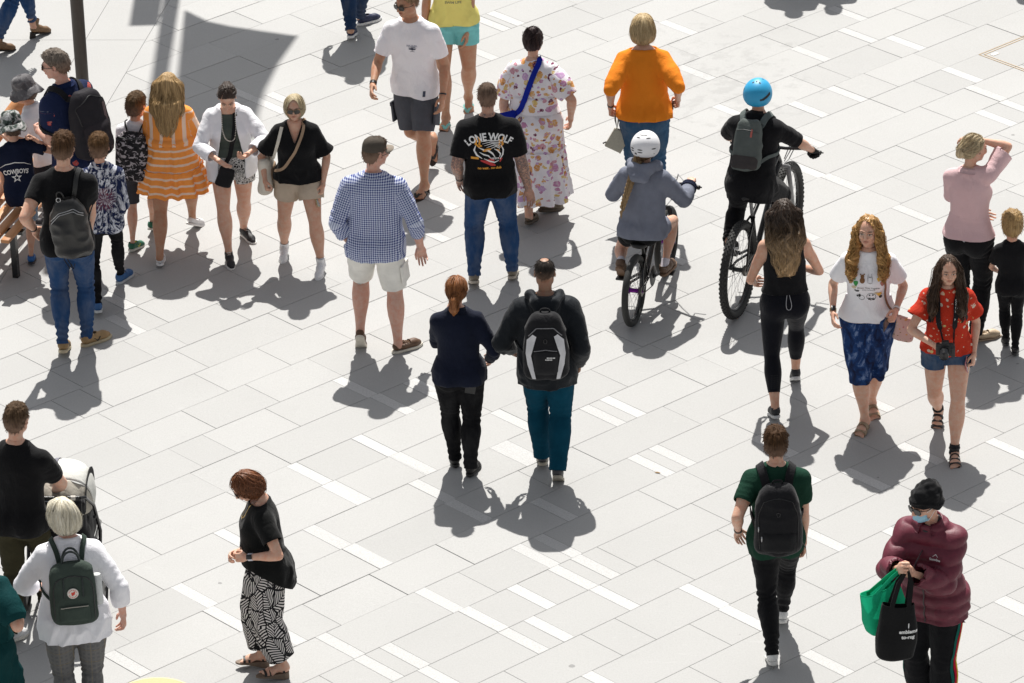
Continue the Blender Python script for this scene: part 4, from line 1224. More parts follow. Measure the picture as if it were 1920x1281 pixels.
# ------------------------------------------------------------------ hair and head wear
def headloc(r): return lambda q: (np.asarray(q, float) * r.hh) @ r.Rh.T + r.C
def hz_line(y, pts=((-.6, -.36), (-.42, -.34), (-.24, -.27), (-.12, -.06), (.02, -.04), (.1, .1), (.2, .2), (.3, .35), (.4, .375), (.6, .375))):
 a, b = zip(*pts); return np.interp(y, a, b)
def hair(r, style, c1, c2, mat=None, locks=120, len_=.5, lockr=.006, wav=.0, vol=.0, amp=.02, fade=False, side=0.0, parent=None, line=None, sc=1.0, part=None, tail=None, seed=0, cover=None, wide=1.0, rough=.42, back_off=0.0, flat=0.0):
 hh = r.hh; C = r.C; R = r.Rh
 g = .0068 if style in ('long', 'curly') else .0055
 L = {'long': len_, 'curly': len_, 'bob': .62, 'pony': .62, 'tie': .5}.get(style, .5)
 pts = np.array([C + R @ V3(*q) * hh for q in ((.75, .75, .8), (-.75, -.95, .8), (.75, -.95, -.7), (-.75, .75, -.7))])
 lo, hi = pts.min(0) - .05, pts.max(0) + .05
 if style in ('long', 'curly'): lo[2] = C[2] - len_ - .08; lo[:2] -= .1; hi[:2] += .1
 F = Fld(lo, hi, g); P = lambda *q: C + R @ (V3(*q) * hh)
 K = .03
 thick = {'short': .03, 'buzz': .008, 'mop': .055, 'bob': .055, 'long': .035, 'curly': .04, 'pony': .022, 'tie': .03, 'bald': .006, 'updo': .03}[style] + vol
 F.add(P_ell(P(0, -.09, .13), (V3(.335, .425, .385) + thick) * hh, R), K)
 if style == 'short' or style == 'mop': F.add(P_ell(P(side * .1, .05, .34), V3(.27, .33, .2) * hh * (1 + vol), R), .04)
 if style in ('short', 'mop', 'bob', 'pony', 'tie', 'updo', 'buzz'): F.add(P_ell(P(0, -.25, -.08), V3(.265 + thick, .23 + thick, .29) * hh, R), .03)
 if style == 'bob':
  F.add(P_ell(P(0, -.16, -.12), V3(.42 * wide, .4, .4) * hh, R), .05); F.add(P_ell(P(0, -.25, -.28), V3(.36 * wide, .3, .24) * hh, R), .04)
 if style in ('long', 'curly'):
  D = V3(0, 0, -1)
  back = -r.Ys * (.062 * r.H + back_off)
  a = P(0, -.2, .02); n0 = r.N + back * 1.0 + r.up * .02
  bt = n0 + (r.Rs @ V3(0, -.02, -1)) * max(len_ * .84 - (a[2] - n0[2]), .05)
  w = .40 * hh * wide
  F.add(P_loft(n0, a, r.Xs, R @ V3(1, 0, 0), [0, 1], [w * 1.05, w], [.06, .3 * hh], [.045, .33 * hh], 2.2), .05)
  F.add(P_loft(bt, n0 + V3(0, 0, .03), r.Xs, r.Xs, [0, .35, 1], [w * .5, w * .95, w * 1.08], [.025, .04, .05], [.022, .035, .05], 2.2), .05)
  for sg in (-1, 1):
   f0 = P(sg * .37, -.02, -.1)
   if part is not None:
    f1 = r.N + r.Xs * sg * .075 * r.H * wide + r.Ys * .045 * r.H - r.up * .02 * r.H; f2 = f1 - r.up * part * .5 + r.Ys * .035 * r.H * (1 if r.sx == 'f' else .5); f3 = f1 - r.up * part + r.Ys * .03 * r.H
    F.add(P_cone(f0, f1, .03, .034), .05); F.add(P_cone(f1, f2, .034, .028), .04); F.add(P_cone(f2, f3, .028, .012), .04)
   else:
    f1 = r.N + r.Xs * sg * .05 * r.H * wide - r.Ys * .04 * r.H; F.add(P_cone(f0 - R @ V3(0, .1, 0) * hh, f1, .055, .05), .05)
 if style == 'pony':
  t = tail or [(0, -.5, .05), (0, -.66, -.05), (0, -.66, -.4)]
  F.add(P_ell(P(*t[0]), V3(.1, .1, .1) * hh), .03)
  for i in range(len(t) - 1): F.add(P_cone(P(*t[i]), P(*t[i + 1]), (.11 + .02 * i) * hh, (.12 if i < len(t) - 2 else .05) * hh), .03)
 if style in ('tie', 'updo'):
  for q, rr in (tail or [((0, -.52, .1), .17)]): F.add(P_ell(P(*q), V3(rr, rr, rr) * hh), .025)
 for q, rr in (cover or ()): F.add(P_ell(P(*q), V3(*rr) * hh, R), .03)
 V, T = F.mesh()
 q = (V - C) @ R / hh
 if style in ('short', 'buzz', 'pony', 'tie', 'mop', 'bald', 'updo'):
  c = q[:, 2] - hz_line(q[:, 1], line) if line else q[:, 2] - hz_line(q[:, 1])
  if style in ('pony', 'tie', 'updo'): c = np.maximum(c, -.45 - q[:, 1])
  if style == 'mop': c = c + .06
  if style == 'bald': c = np.minimum(c, np.sqrt((q[:, 0] / 1.0) ** 2 + ((q[:, 1] + .12) / 1.35) ** 2 + (q[:, 2] - .52) ** 2) - .15)
  ear = np.sqrt(((np.abs(q[:, 0]) - .36) / .12) ** 2 + ((q[:, 1] + .04) / .11) ** 2 + ((q[:, 2] + .05) / .13) ** 2)
  c = np.minimum(c, (ear - 1) * .1)
  c = c * hh
 else:
  fx = .285 if style != 'bob' else .28
  e = np.sqrt((np.abs(q[:, 0]) / fx) ** 2 + ((q[:, 2] + .14) / .56) ** 2)
  hi_ = np.where(q[:, 2] > .2, .08 * (1 - np.clip(np.abs(q[:, 0] - (side or 0) * .3) / .25, 0, 1)), 0)
  c = np.where((q[:, 1] > .06) & (q[:, 2] > -.68), (e - 1 - hi_) * .18, np.where(q[:, 2] > -.68, .1, .3)) * 1.0
  c = np.where((q[:, 1] > .06) & (q[:, 2] <= -.6), np.maximum(np.abs(q[:, 0]) - .2, -.02), c)
  if style == 'bob': c = np.minimum(c, q[:, 2] + .5 + .05 * np.sin(q[:, 0] * 23) * (np.abs(q[:, 0]) > 0))
  c = c * hh
 V, T = clip(V, T, c)
 N = normals(V, T); q = (V - C) @ R / hh
 ang = np.arctan2(q[:, 0], -(q[:, 1] + .1)); rd = np.sqrt(q[:, 0] ** 2 + (q[:, 1] + .1) ** 2)
 o = r.seed * 3.1
 top_ = q[:, 2] > .34
 uu = np.where(style in ('short', 'mop', 'buzz', 'bald'), 0, 1)
 if style in ('short', 'mop', 'buzz', 'bald'):
  d = (.022 if style != 'buzz' and style != 'bald' else .006) * hh * vnoise(q[:, 0] * 13 + o, q[:, 1] * 10, q[:, 2] * 7) + (.012 if style not in ('buzz', 'bald') else .003) * hh * vnoise(q[:, 0] * 34 + o, q[:, 1] * 34, q[:, 2] * 16)
 else:
  d = amp * 1.3 * hh * vnoise(ang * 6 + o + wav * 6 * np.sin(q[:, 2] * 5), q[:, 2] * 1.1, 0 * ang) + amp * hh * vnoise(ang * 17 + o + wav * 9 * np.sin(q[:, 2] * 6), q[:, 2] * 1.6, 0 * ang)
  if style == 'curly': d += .05 * hh * vnoise(q[:, 0] * 7, q[:, 1] * 7 + o, q[:, 2] * 7)
 V = V + N * d[:, None]
 uv = np.stack([ang * .12, q[:, 2] * hh], 1)
 col = None
 if fade:
  f_ = np.clip(1 - (q[:, 2] - (fade if fade is not True else -.3)) / .38, 0, 1) * (1 if True else 0); f_ = np.where(q[:, 1] > .32, f_ * .5, f_) * .85
  col = np.stack([f_, f_, f_, f_ * 0 + 1], 1)
 Vs, Ts, Us = [V], [T], [uv]; off = len(V)
 rs = np.random.default_rng(100 + r.seed)
 if locks:
  long_ = style in ('long', 'curly', 'bob', 'pony', 'tie', 'updo')
  w = np.ones(len(V)) if not long_ else np.clip(q[:, 2] + 1.6, .3, 2)
  st = V[rs.choice(len(V), locks, p=w / w.sum())]
  n = 12 if style in ('long', 'curly') else (7 if long_ else 3)
  step = {'long': .03, 'curly': .03, 'bob': .018, 'pony': .014, 'tie': .014, 'updo': .014}.get(style, .006)
  crown = C + R @ V3(.06, -.3, .5) * hh
  fly = rs.random(locks) < .2; fo = np.where(fly, .004 + .012 * rs.random(locks), .003 + .0035 * rs.random(locks)); rm = np.where(fly, .4, 1.0)
  p = st.copy(); path = [p.copy()]
  for i in range(n):
   G = F.grad(p)
   if long_: dn = np.tile(V3(0, 0, -1.0), (locks, 1)) + .35 * (p - crown) / (np.linalg.norm(p - crown, axis=1, keepdims=True) + .02) * (R @ V3(1, 1, .2))
   else: dn = (p - crown) / (np.linalg.norm(p - crown, axis=1, keepdims=True) + 1e-6) + G * (.10 if style != 'buzz' else .15) + V3(0, 0, -.25) + rs.normal(0, .14, (locks, 3))
   if style in ('tie', 'pony', 'updo'):
    tp = P(*(tail[0] if style == 'pony' else tail[0][0])) if tail else P(0, -.5, .0)
    dn = _nzr(tp - p) + V3(0, 0, -.15)
   if long_: t = dn - G * np.sum(dn * G, 1, keepdims=True) * .9
   else: t = dn
   if wav and i: t = t + wav * np.cross(G, V3(0, 0, 1)) * np.sin(i * 1.15 + rs.random(locks) * .4 + np.arange(locks) * 1.7)[:, None] * 1.5
   p = p + step * t / (np.linalg.norm(t, axis=1, keepdims=True) + 1e-6)
   if long_: p = p - F.grad(p) * (F.samp(p) - fo * min(1, .3 + .2 * i))[:, None] * (np.abs(F.samp(p)) < .06)[:, None]
   path.append(p.copy())
  path = np.stack(path)
  if long_:                                    # no strands across the face
   qp = (path - C) @ R / hh; fx_ = .27 if style != 'bob' else .25
   hit = ((qp[..., 1] > .1) & (np.abs(qp[..., 0]) < fx_) & (qp[..., 2] < (.30 if style != 'bob' else .2)) & (qp[..., 2] > -.62)).any(0)
   path = path[:, ~hit]; locks = path.shape[1]; rm = rm[~hit]
  m = 3; prof = np.sin(np.linspace(.25, 3.0, n + 1)) if long_ else np.linspace(1, .15, n + 1)
  vv = []; uvv = []
  au = rs.random(locks)
  for i in range(n + 1):
   d_ = _nzr(path[min(i + 1, n)] - path[max(i - 1, 0)]); sd = _nzr(np.cross(d_, V3(.3, .5, .8))); u2 = np.cross(d_, sd)
   rr = rm * lockr * (1 if long_ else .5) * prof[i] * (.5 + au)
   for k in range(m):
    a = 2 * np.pi * k / m; vv.append(path[i] + (rr * math.cos(a))[:, None] * sd + (rr * math.sin(a))[:, None] * u2)
    uvv.append(np.stack([au * 3 + .004 * k, (path[i] - C) @ (R @ V3(0, 0, 1))], 1))
  vv = np.stack(vv, 1).reshape(-1, 3); uvv = np.stack(uvv, 1).reshape(-1, 2)
  base = (np.arange(locks) * (n + 1) * m)[:, None]; tt = []
  for i in range(n):
   for k in range(m):
    a, b = i * m + k, i * m + (k + 1) % m
    tt += [np.concatenate([base + a, base + b, base + b + m], 1), np.concatenate([base + a, base + b + m, base + a + m], 1)]
  tt = np.concatenate(tt); Vs.append(vv); Ts.append(tt + off); Us.append(uvv); off += len(vv)
  if col is not None:
   qq = (vv - C) @ R / hh; f_ = np.clip(1 - (qq[:, 2] - (fade if fade is not True else -.3)) / .38, 0, 1) * .85
   col = np.concatenate([col, np.stack([f_, f_, f_, f_ * 0 + 1], 1)])
 m = mat or hairm('hair_%.2f_%.2f_%.2f' % c1 + ('f' if fade else ''), c1, c2, sc, 1 if fade else 0, rough)
 o = link('hair', mk_mesh('hair', np.concatenate(Vs), np.concatenate(Ts), m, uv=np.concatenate(Us), col=col), parent or r.o)
 r.hF = F
 return o
def _nzr(v): return v / (np.linalg.norm(v, axis=1, keepdims=True) + 1e-9)
def sunglasses(r, cl=(.02, .018, .016), cf=(.05, .04, .03), big=1.0, parent=None):
 f = headloc(r); mb = MB(); x0 = .135
 for sg in (-1, 1):
  pl = [(.115 * big * math.copysign(abs(math.cos(a)) ** .75, math.cos(a)), .085 * big * math.copysign(abs(math.sin(a)) ** .75, math.sin(a))) for a in np.linspace(0, 2 * math.pi, 19)[:-1]]
  M = lambda q: f(V3(sg * x0 + q[0], .43 + q[2] - .35 * (abs(sg * x0 + q[0])) ** 2 * 2.2, .0 + q[1]))
  mb.prism(pl, 0, .03, M, 0)
  fr = [M(V3(a * 1.06, b * 1.06, .02)) for a, b in pl]; mb.tube(fr, .012 * r.hh, 5, m=1, closed=True)
  mb.tube([f(V3(sg * .25, .36, .03)), f(V3(sg * .36, .2, .02)), f(V3(sg * .375, -.02, .0))], .013 * r.hh, 5, m=1)
 mb.tube([f(V3(-.04, .45, .02)), f(V3(0, .475, .025)), f(V3(.04, .45, .02))], .012 * r.hh, 5, m=1)
 return mb.build('sunglasses', [simple('lens_dark', cl, .12, 0, .6), simple('glasses_frame', cf, .35)], parent or r.o)
# ------------------------------------------------------------------ a person
SEED = [0]; PEOPLE = []
LOWER = ('trousers', 'jeans', 'shorts', 'cargo_shorts', 'leggings', 'denim_shorts', 'dress_skirt', 'skirt', 'wide_trousers', 'track_pants')
UPPER = ('shirt', 'blouse', 'jacket', 'fleece_jacket', 'hoodie', 'tank_top', 'overshirt', 'puffer_jacket', 'dress_bodice')
def person(label, **sp):
 SEED[0] += 1
 if 'H' not in sp:                              # stature from where the crown stands in the photograph
  m = np.mean([f[:2] for f in sp['feet']], 0) if 'at' not in sp else sp['at']
  G_ = gnd(*m); d = ray(*sp['top']); sp['H'] = (CAMH + d[2] * G_[1] / d[1]) / (sp.get('k', .985) + .018)
 r = solve(sp); r.seed = sp.get('seed', SEED[0])
 ht = getT(_HT, head_template, r.sx + ('+' if sp.get('fcam') else '')); r.neckr = ht[4] * r.hh * sp.get('neckk', 1)
 r.bare = sp.get('bare', False)
 r.bf = body_field(r, r.bare)
 r.o = bpy.data.objects.new('person', bpy.data.meshes.new('tmp')); COL.objects.link(r.o)
 r.o['label'] = label; r.o['category'] = 'person'
 r.o.matrix_world = Matrix.Translation(r.root) @ Matrix.Rotation(-r.hd, 4, 'Z')
 r.mw = r.o.matrix_world.copy()
 r.g = []
 PEOPLE.append(r)
 return r
def finish(r, skinm, tattoo=False, poses=None):
 low = [g for g in r.g if g['o'].name.split('.')[0] in LOWER]; up = [g for g in r.g if g['o'].name.split('.')[0] in UPPER]
 for a in up:
  for b in low: layer(a, b)
 if len(up) == 2: layer(up[1], up[0], .008)
 me = make_body(r, 'person', skinm, r.g, r.bare, poses or r.sp.get('pose', {}), tattoo)
 old = r.o.data; r.o.data = me; bpy.data.meshes.remove(old)
 return r
def wear(r, *gs):
 for g in gs: r.g.append(g)
 return gs[0]
def worn(o, r):               # put a loose thing, built in the wearer's own space, at its place in the world
 o.matrix_world = r.mw; return o
# ------------------------------------------------------------------ trims, hats
def snap(g, p, d, off=.003, far=1.0):
 """first point of the cloth seen from p along d"""
 h = g['bvh'].ray_cast(Vector(p), Vector(d), far)
 return (np.array(h[0]) + np.array(h[1]) * off * (1 if Vector(h[1]).dot(Vector(d)) < 0 else -1), np.array(h[1])) if h[0] is not None else (None, None)
def nearest(gs, p, off=.004):
 b = None
 for g in gs:
  h = g['bvh'].find_nearest(Vector(p))
  if h[0] is not None and (b is None or h[3] < b[3]): b = h
 return np.array(b[0]) + np.array(b[1]) * off, np.array(b[1])
def collar(r, g, mat, h=.03, out=.012, th=.004, front=True, rr=None):
 """stand-and-fall collar round the neck"""
 n = 28; A = np.linspace(-2.75, 2.75, n) if front else np.linspace(-2.0, 2.0, n); rows = []
 R0 = r.neckr * 1.12 + .012
 for j, (dr, dz) in enumerate(((.006, -.014), (.002, h * .75), (.008, h), (.008 + out, h * .55), (.012 + out * 1.6, -.008))):
  row = []
  for a in A:
   back = math.cos(a)
   c = r.N + r.up * (.008 + dz + .012 * back - .010) + r.Ys * (.012 * (1 - 0)) * 0
   row.append(c + (r.Xs * math.sin(a) * (R0 + dr) - r.Ys * math.cos(a) * (R0 * 1.02 + dr)) + r.Ys * .006)
  rows.append(row)
 V = np.array(rows).reshape(-1, 3); T = []
 for j in range(4):
  for i in range(n - 1):
   a = j * n + i; T += [(a, a + 1, a + n + 1), (a, a + n + 1, a + n)]
 T = np.array(T); V2, T2 = rim(V, T, th)
 uv = V2[:, [0, 2]]
 return link('collar', mk_mesh('collar', V2, T2, mat, uv=uv), g['o'])
def hood(r, g, mat):
 F = Fld(r.N - .3, r.N + .3, .008)
 for a, b, ra, rb in (((-.10, -.02, .02), (-.06, -.12, .0), .035, .04), ((.10, -.02, .02), (.06, -.12, .0), .035, .04), ((-.06, -.12, .0), (.06, -.12, .0), .04, .04), ((-.04, -.15, -.06), (.04, -.15, -.06), .038, .038), ((-.09, .04, .0), (-.10, -.02, .02), .028, .034), ((.09, .04, .0), (.10, -.02, .02), .028, .034)):
  F.add(P_cone(r.N + r.Rs @ V3(*a), r.N + r.Rs @ V3(*b), ra, rb), .03)
 V, T = F.mesh(); N = normals(V, T); V = V + N * (.008 * vnoise(V[:, 0] * 16, V[:, 1] * 16, V[:, 2] * 22))[:, None]
 return link('hood', mk_mesh('hood', V, T, mat, uv=V[:, [0, 2]]), g['o'])
def ruffle(r, g, mat, z, out):
 """gathered seam that rings a skirt at height z"""
 V, T = g['V'], g['T']; m = np.abs(V[:, 2] - z) < .012; q = V[m]
 if len(q) < 12: return
 c = q.mean(0); a = np.arctan2(q[:, 0] - c[0], q[:, 1] - c[1]); n = 90; pts = []
 for k in range(n):
  t = -np.pi + 2 * np.pi * k / n; d = np.abs((a - t + np.pi) % (2 * np.pi) - np.pi); w = d < .12
  if not w.any(): continue
  rr = np.max(np.hypot(q[w, 0] - c[0], q[w, 1] - c[1])); pts.append(V3(c[0] + math.sin(t) * (rr + out * .4 + .002 * math.sin(k * 2.4)), c[1] + math.cos(t) * (rr + out * .4 + .002 * math.sin(k * 2.4)), z + .003 * math.sin(k * 1.7)))
 mb = MB(); mb.tube(pts, .0055, 6, closed=True); mb.build('gathered_seam', mat, g['o'])
def drawstring(r, g, c):
 mb = MB(); y = -1
 for sx in (-.012, .014):
  p0, n0 = snap(g, r.P + r.up * .075 * r.H + r.Xs * sx + r.Ys * .4, -r.Ys, .004)
  if p0 is None: return
  mb.tube([p0, p0 + r.Ys * .008 - r.up * .03 + r.Xs * sx * .3, p0 + r.Ys * .006 - r.up * .07 + r.Xs * sx * .8], .004, 5)
 mb.build('drawstring', simple('cord_white', c, .8), g['o'])
def sidestripes(r, g):
 for nm, c, x in (('yellow_stripe', (.55, .42, .03), -.012), ('red_stripe', (.42, .01, .03), .014), ('green_stripe', (.01, .1, .08), .04)):
  mb = MB()
  for k in (0, 1):
   sg = (-1, 1)[k]; Hp, K, A = r.leg[k]; pts, ns = [], []
   for t in np.linspace(.05, 1.9, 26):
    ax = Hp + (K - Hp) * t if t < 1 else K + (A - K) * (t - 1)
    p, n = snap(g, ax + r.Xp * sg * .5 + V3(0, 1, 0) * x, -r.Xp * sg, .003)
    if p is not None: pts.append(p); ns.append(n)
   if len(pts) > 2: mb.ribbon(pts, ns, .022, .002)
  mb.build(nm, plain(nm, c), g['o'])
def buckethat(r, mat, brim=.6, droop=.25, tilt=.0):
 hh = r.hh; C = r.C; R_ = r.Rh @ Rx(-tilt * .3); n = 44; V = []
 prof = [(.0, .60), (.12, .597), (.25, .57), (.335, .50), (.385, .36), (.41, .18), (.415, .12), (.43, .10), (.5, .06), (brim, .12 - droop), (brim + .01, .105 - droop), (.49, .03), (.42, .07), (.40, .08)]
 for j, (q, z) in enumerate(prof):
  for k in range(n):
   a = 2 * np.pi * k / n; w = .045 * math.sin(3 * a + r.seed) + .03 * math.sin(7 * a) if q > .45 else .012 * vnoise(3 * math.cos(a), 3 * math.sin(a), j * .9)
   V.append(C + R_ @ V3(q * math.sin(a) * 1.0, q * 1.14 * math.cos(a) - .08, z + .03 + w * (q > .45) + (w if q <= .45 else 0)) * hh)
 V = np.array(V); T = []
 for j in range(len(prof) - 1):
  for k in range(n):
   a, b = j * n + k, j * n + (k + 1) % n; T += [(a, b, b + n), (a, b + n, a + n)]
 return link('sun_hat', mk_mesh('sun_hat', V, np.array(T)[:, ::-1], mat, uv=V[:, [0, 2]]), r.o)
def cap(r, c, brimc):
 hh = r.hh; R_ = r.Rh; m = plain('cap_cloth', c, .8); f = headloc(r); n = 36; V = []; prof = [(0, .585), (.1, .58), (.22, .545), (.31, .46), (.355, .33), (.368, .2), (.368, .13), (.355, .13)]
 for q, z in prof:
  for k in range(n):
   a = 2 * np.pi * k / n; pan = .006 * abs(math.sin(3 * a))
   V.append(f((q * math.sin(a) * (1 + .0) + 0, q * 1.24 * math.cos(a) - .085, z - .01 * math.cos(a) + pan)))
 V = np.array(V); T = []
 for j in range(len(prof) - 1):
  for k in range(n):
   a, b = j * n + k, j * n + (k + 1) % n; T += [(b, a, b + n), (a, a + n, b + n)]
 o = link('cap', mk_mesh('cap', V, np.array(T), m, uv=V[:, [0, 2]]), r.o)
 mb = MB(); top_, bot = [], []; N2 = 15; rows = 5
 G = []
 for j in range(rows):
  t = j / (rows - 1)
  for i in range(N2):
   u = -1 + 2 * i / (N2 - 1); a = u * 1.05
   p0 = V3(.368 * math.sin(a), .368 * 1.24 * math.cos(a) - .085, .15); ext = .34 * math.sqrt(max(0, 1 - u * u * .92))
   G.append((p0 + V3(u * .03 * t, ext * t, -.05 * t - .10 * u * u * (1 - .2 * t) + .06 * (1 - t) * u * u)))
 nv = len(G); vv = [f(q) for q in G] + [f(q - V3(0, 0, .022)) for q in G]; ff = []
 for j in range(rows - 1):
  for i in range(N2 - 1):
   a = j * N2 + i; ff.append((a, a + 1, a + N2 + 1, a + N2)); ff.append((nv + a, nv + a + N2, nv + a + N2 + 1, nv + a + 1))
 rimi = [i for i in range(N2)]
 for i in range(N2 - 1): a = (rows - 1) * N2 + i; ff.append((a, a + 1, nv + a + 1, nv + a))
 for j in range(rows - 1):
  for i in (0, N2 - 1): a = j * N2 + i; ff.append((a, a + N2, nv + a + N2, nv + a))
 mb._add(vv, ff); mb.build('brim', plain('cap_brim', brimc, .8), o)
 bb = MB(); bb.lathe([(0, .02), (.03, .012), (.035, 0)], f((0, -.085, .58)), r.Rh * hh, 10); bb.build('button', m, o)
def beanie(r):
 hh = r.hh; F = Fld(r.C - .25, r.C + .3, .006)
 P = lambda *q: r.C + r.Rh @ (V3(*q) * hh)
 F.add(P_ell(P(0, -.09, .16), V3(.40, .49, .42) * hh, r.Rh), .03); F.add(P_ell(P(0, -.24, .36), V3(.33, .36, .30) * hh, r.Rh), .05); F.add(P_ell(P(0, -.22, -.02), V3(.36, .33, .3) * hh, r.Rh), .05)
 V, T = F.mesh(); q = (V - r.C) @ r.Rh / hh
 c = q[:, 2] - np.interp(q[:, 1], [-.6, -.2, .1, .4], [-.24, -.16, .05, .15]); V, T = clip(V, T, c * hh); N = normals(V, T); q = (V - r.C) @ r.Rh / hh
 a = np.arctan2(q[:, 0], q[:, 1]); lz = q[:, 2] - np.interp(q[:, 1], [-.6, -.2, .1, .4], [-.24, -.16, .05, .15])
 d = .012 * vnoise(q[:, 0] * 6, q[:, 1] * 6, q[:, 2] * 10) + .008 * (lz < .17) + .0012 * np.sin(a * 60) * (lz < .17); V = V + N * d[:, None]; V, T = rim(V, T, .008)
 o = link('beanie', mk_mesh('beanie', V, T, plain('black_knit', (.0125, .0125, .0135), .95), uv=V[:, [0, 2]]), r.o)
def facemask(r):
 f = headloc(r); n, m = 13, 8; V = []
 for j in range(m):
  for i in range(n):
   u = -1 + 2 * i / (n - 1); t = j / (m - 1); z = -.09 - .36 * t
   y = .505 - .30 * u * u - .14 * (t - .45) ** 2 * 3 + .014 * math.sin(t * 14) ; x = .26 * u * (1 - .18 * (t - .5) ** 2 * 4)
   V.append(f((x, y - .02 * t, z)))
 V = np.array(V); T = []
 for j in range(m - 1):
  for i in range(n - 1): a = j * n + i; T += [(a, a + 1, a + n + 1), (a, a + n + 1, a + n)]
 V2, T2 = rim(V, np.array(T), -.003); o = link('face_mask', mk_mesh('face_mask', V2, T2, plain('pale_blue_mask', (.32, .56, .70), .8), uv=V2[:, [0, 2]]), r.o)
 mb = MB()
 for sg in (-1, 1):
  for z0, z1 in ((-.12, .02), (-.42, -.12)): mb.tube([f((sg * .255, .2, z0)), f((sg * .345, .1, (z0 + z1) / 2)), f((sg * .37, -.05, z1))], .006 * r.hh * 1.5, 5)
 mb.build('ear_loops', simple('loop_white', (.7, .7, .7), .8), o)
@cached
def ombre(name, c1, c2, c3):
 t = NT(name); u = t.uv(); n = t.noise(t.mp(u, (95, 5, 1)), 1.0, 4, .6, .3); n2 = t.noise(t.mp(u, (330, 8, 1)), 1.0, 2)
 f = t.math('ADD', t.math('MULTIPLY', n, .7), t.math('MULTIPLY', n2, .3)); v = t.sep(u, 1)
 low = t.step(v, -.02, -.40)
 hi = t.math('MULTIPLY', low, t.step(f, .34, .52))
 c = t.mix(hi, t.mix(t.step(f, .36, .66), c1, c2), c3)
 t.P('Base Color', c).P('Roughness', .4); t.bump(f, .75, .012); return t.m
# ------------------------------------------------------------------ plaza: slabs in rows, pale granite strips across them
GC, GS = math.cos(GANG), math.sin(GANG)
RW = GW * CAMH; GO_ = GO * CAMH
def uv_of(p): return p[0] * GC + p[1] * GS, (GO_ - (-p[0] * GS + p[1] * GC)) / RW
def uv_to(u, row): v = GO_ - row * RW; return V3(u * GC - v * GS, u * GS + v * GC, 0)
wm_ = gnd(1360, 150)
def paving_mat(name, c, speck, var):
 t = NT(name); wpos = t.n('NewGeometry', out=0); rnd = t.n('ObjectInfo', out=5)
 n = t.noise(wpos, 1.1, 5, .6); s_ = t.noise(wpos, 190, 2, .7); s2 = t.noise(wpos, 75, 3, .7); big = t.noise(wpos, 9, 5, .7)
 cc = t.mix(rnd, tuple(x * (1 - var) for x in c), tuple(min(1, x * (1 + var)) for x in c))
 cc = t.mix(t.math('MULTIPLY', t.step(n, .42, .72), .26), cc, tuple(x * .84 for x in c))
 cc = t.mix(t.math('MULTIPLY', t.step(t.math('ADD', t.math('MULTIPLY', s_, .6), t.math('MULTIPLY', s2, .4)), .44, .62), speck), cc, tuple(x * .42 for x in c))
 cc = t.mix(t.math('MULTIPLY', t.step(big, .58, .74), .16), cc, tuple(x * .68 for x in c))
 flat = t.mp(wpos, (1, 1, 0)); v = t.vor(flat, 2.6); cl = t.vor(flat, 2.6, out=1)
 gum = t.math('MULTIPLY', t.math('LESS_THAN', t.math('ADD', v, t.math('MULTIPLY', t.noise(wpos, 60, 2), .03)), t.math('MULTIPLY', t.sep(cl, 0), .085)), t.gt(t.sep(cl, 1), .2))
 cc = t.mix(t.math('MULTIPLY', gum, t.math('MULTIPLY', t.sep(cl, 2), .6)), cc, tuple(x * .35 for x in c))
 sw = t.noise(t.mp(wpos, (3.2, 14, 1), (0, 0, 0), (0, 0, .5)), 1.6, 5, .72, 1.5)
 cc = t.mix(t.math('MULTIPLY', t.step(sw, .62, .74), .2), cc, tuple(min(1, x * 1.5) for x in c))
 d = t.n('VectorMath', out=1, _p={'operation': 'DISTANCE'}, i0=t.mp(wpos, (1, .62, 0)), i1=(wm_[0], wm_[1] * .62, 0))
 wet = t.math('MULTIPLY', t.step(t.math('ADD', t.noise(wpos, 5.5, 4, .7), t.math('MULTIPLY', d, -.16)), .44, .54), .22)
 cc = t.mix(wet, cc, tuple(x * .5 for x in c))
 t.P('Base Color', cc).P('Roughness', .75).P('Specular IOR Level', .3)
 t.bump(t.math('ADD', s_, t.math('MULTIPLY', big, .8)), .18, .004); return t.m
M_slab = paving_mat('grey_paving', (.402, .402, .396), .26, .042)
M_strip = paving_mat('pale_granite', (.505, .505, .50), .5, .05)
M_conc = paving_mat('smooth_paving', (.425, .425, .418), .1, .03)
M_bed = simple('joint_sand', (.2, .19, .17), .95)
ground = link('ground', mk_mesh('ground', np.array([(-160, -60, -.03), (160, -60, -.03), (160, 260, -.03), (-160, 260, -.03)]), np.array([(0, 1, 2), (0, 2, 3)]), M_slab, smooth=False), kind='structure')
paving = bpy.data.objects.new('pavement', None); COL.objects.link(paving); paving['kind'] = 'structure'
JP = [(1331,32),(1455,77),(1506,58),(299,596),(1603,70),(274,661),(334,638),(1516,155),(1565,135),(1661,97),(1801,40),(202,757),(1654,151),(228,798),(1746,165),(261,843),(616,692),(357,863),(419,836),(539,787),(1663,307),(1714,286),(1709,346),(1543,468),(1706,405),(1726,457),(1178,757),(1291,709),(1359,690),(1108,855),(1277,778),(604,1153),(693,1077),(1269,850),(898,1093),(1011,1041),(1316,899),(666,1238),(851,1150),(1006,1116),(1158,1045),(1040,1174),(1165,1117),(1264,1068),(1128,1209),(1191,1179),(1332,1190)]
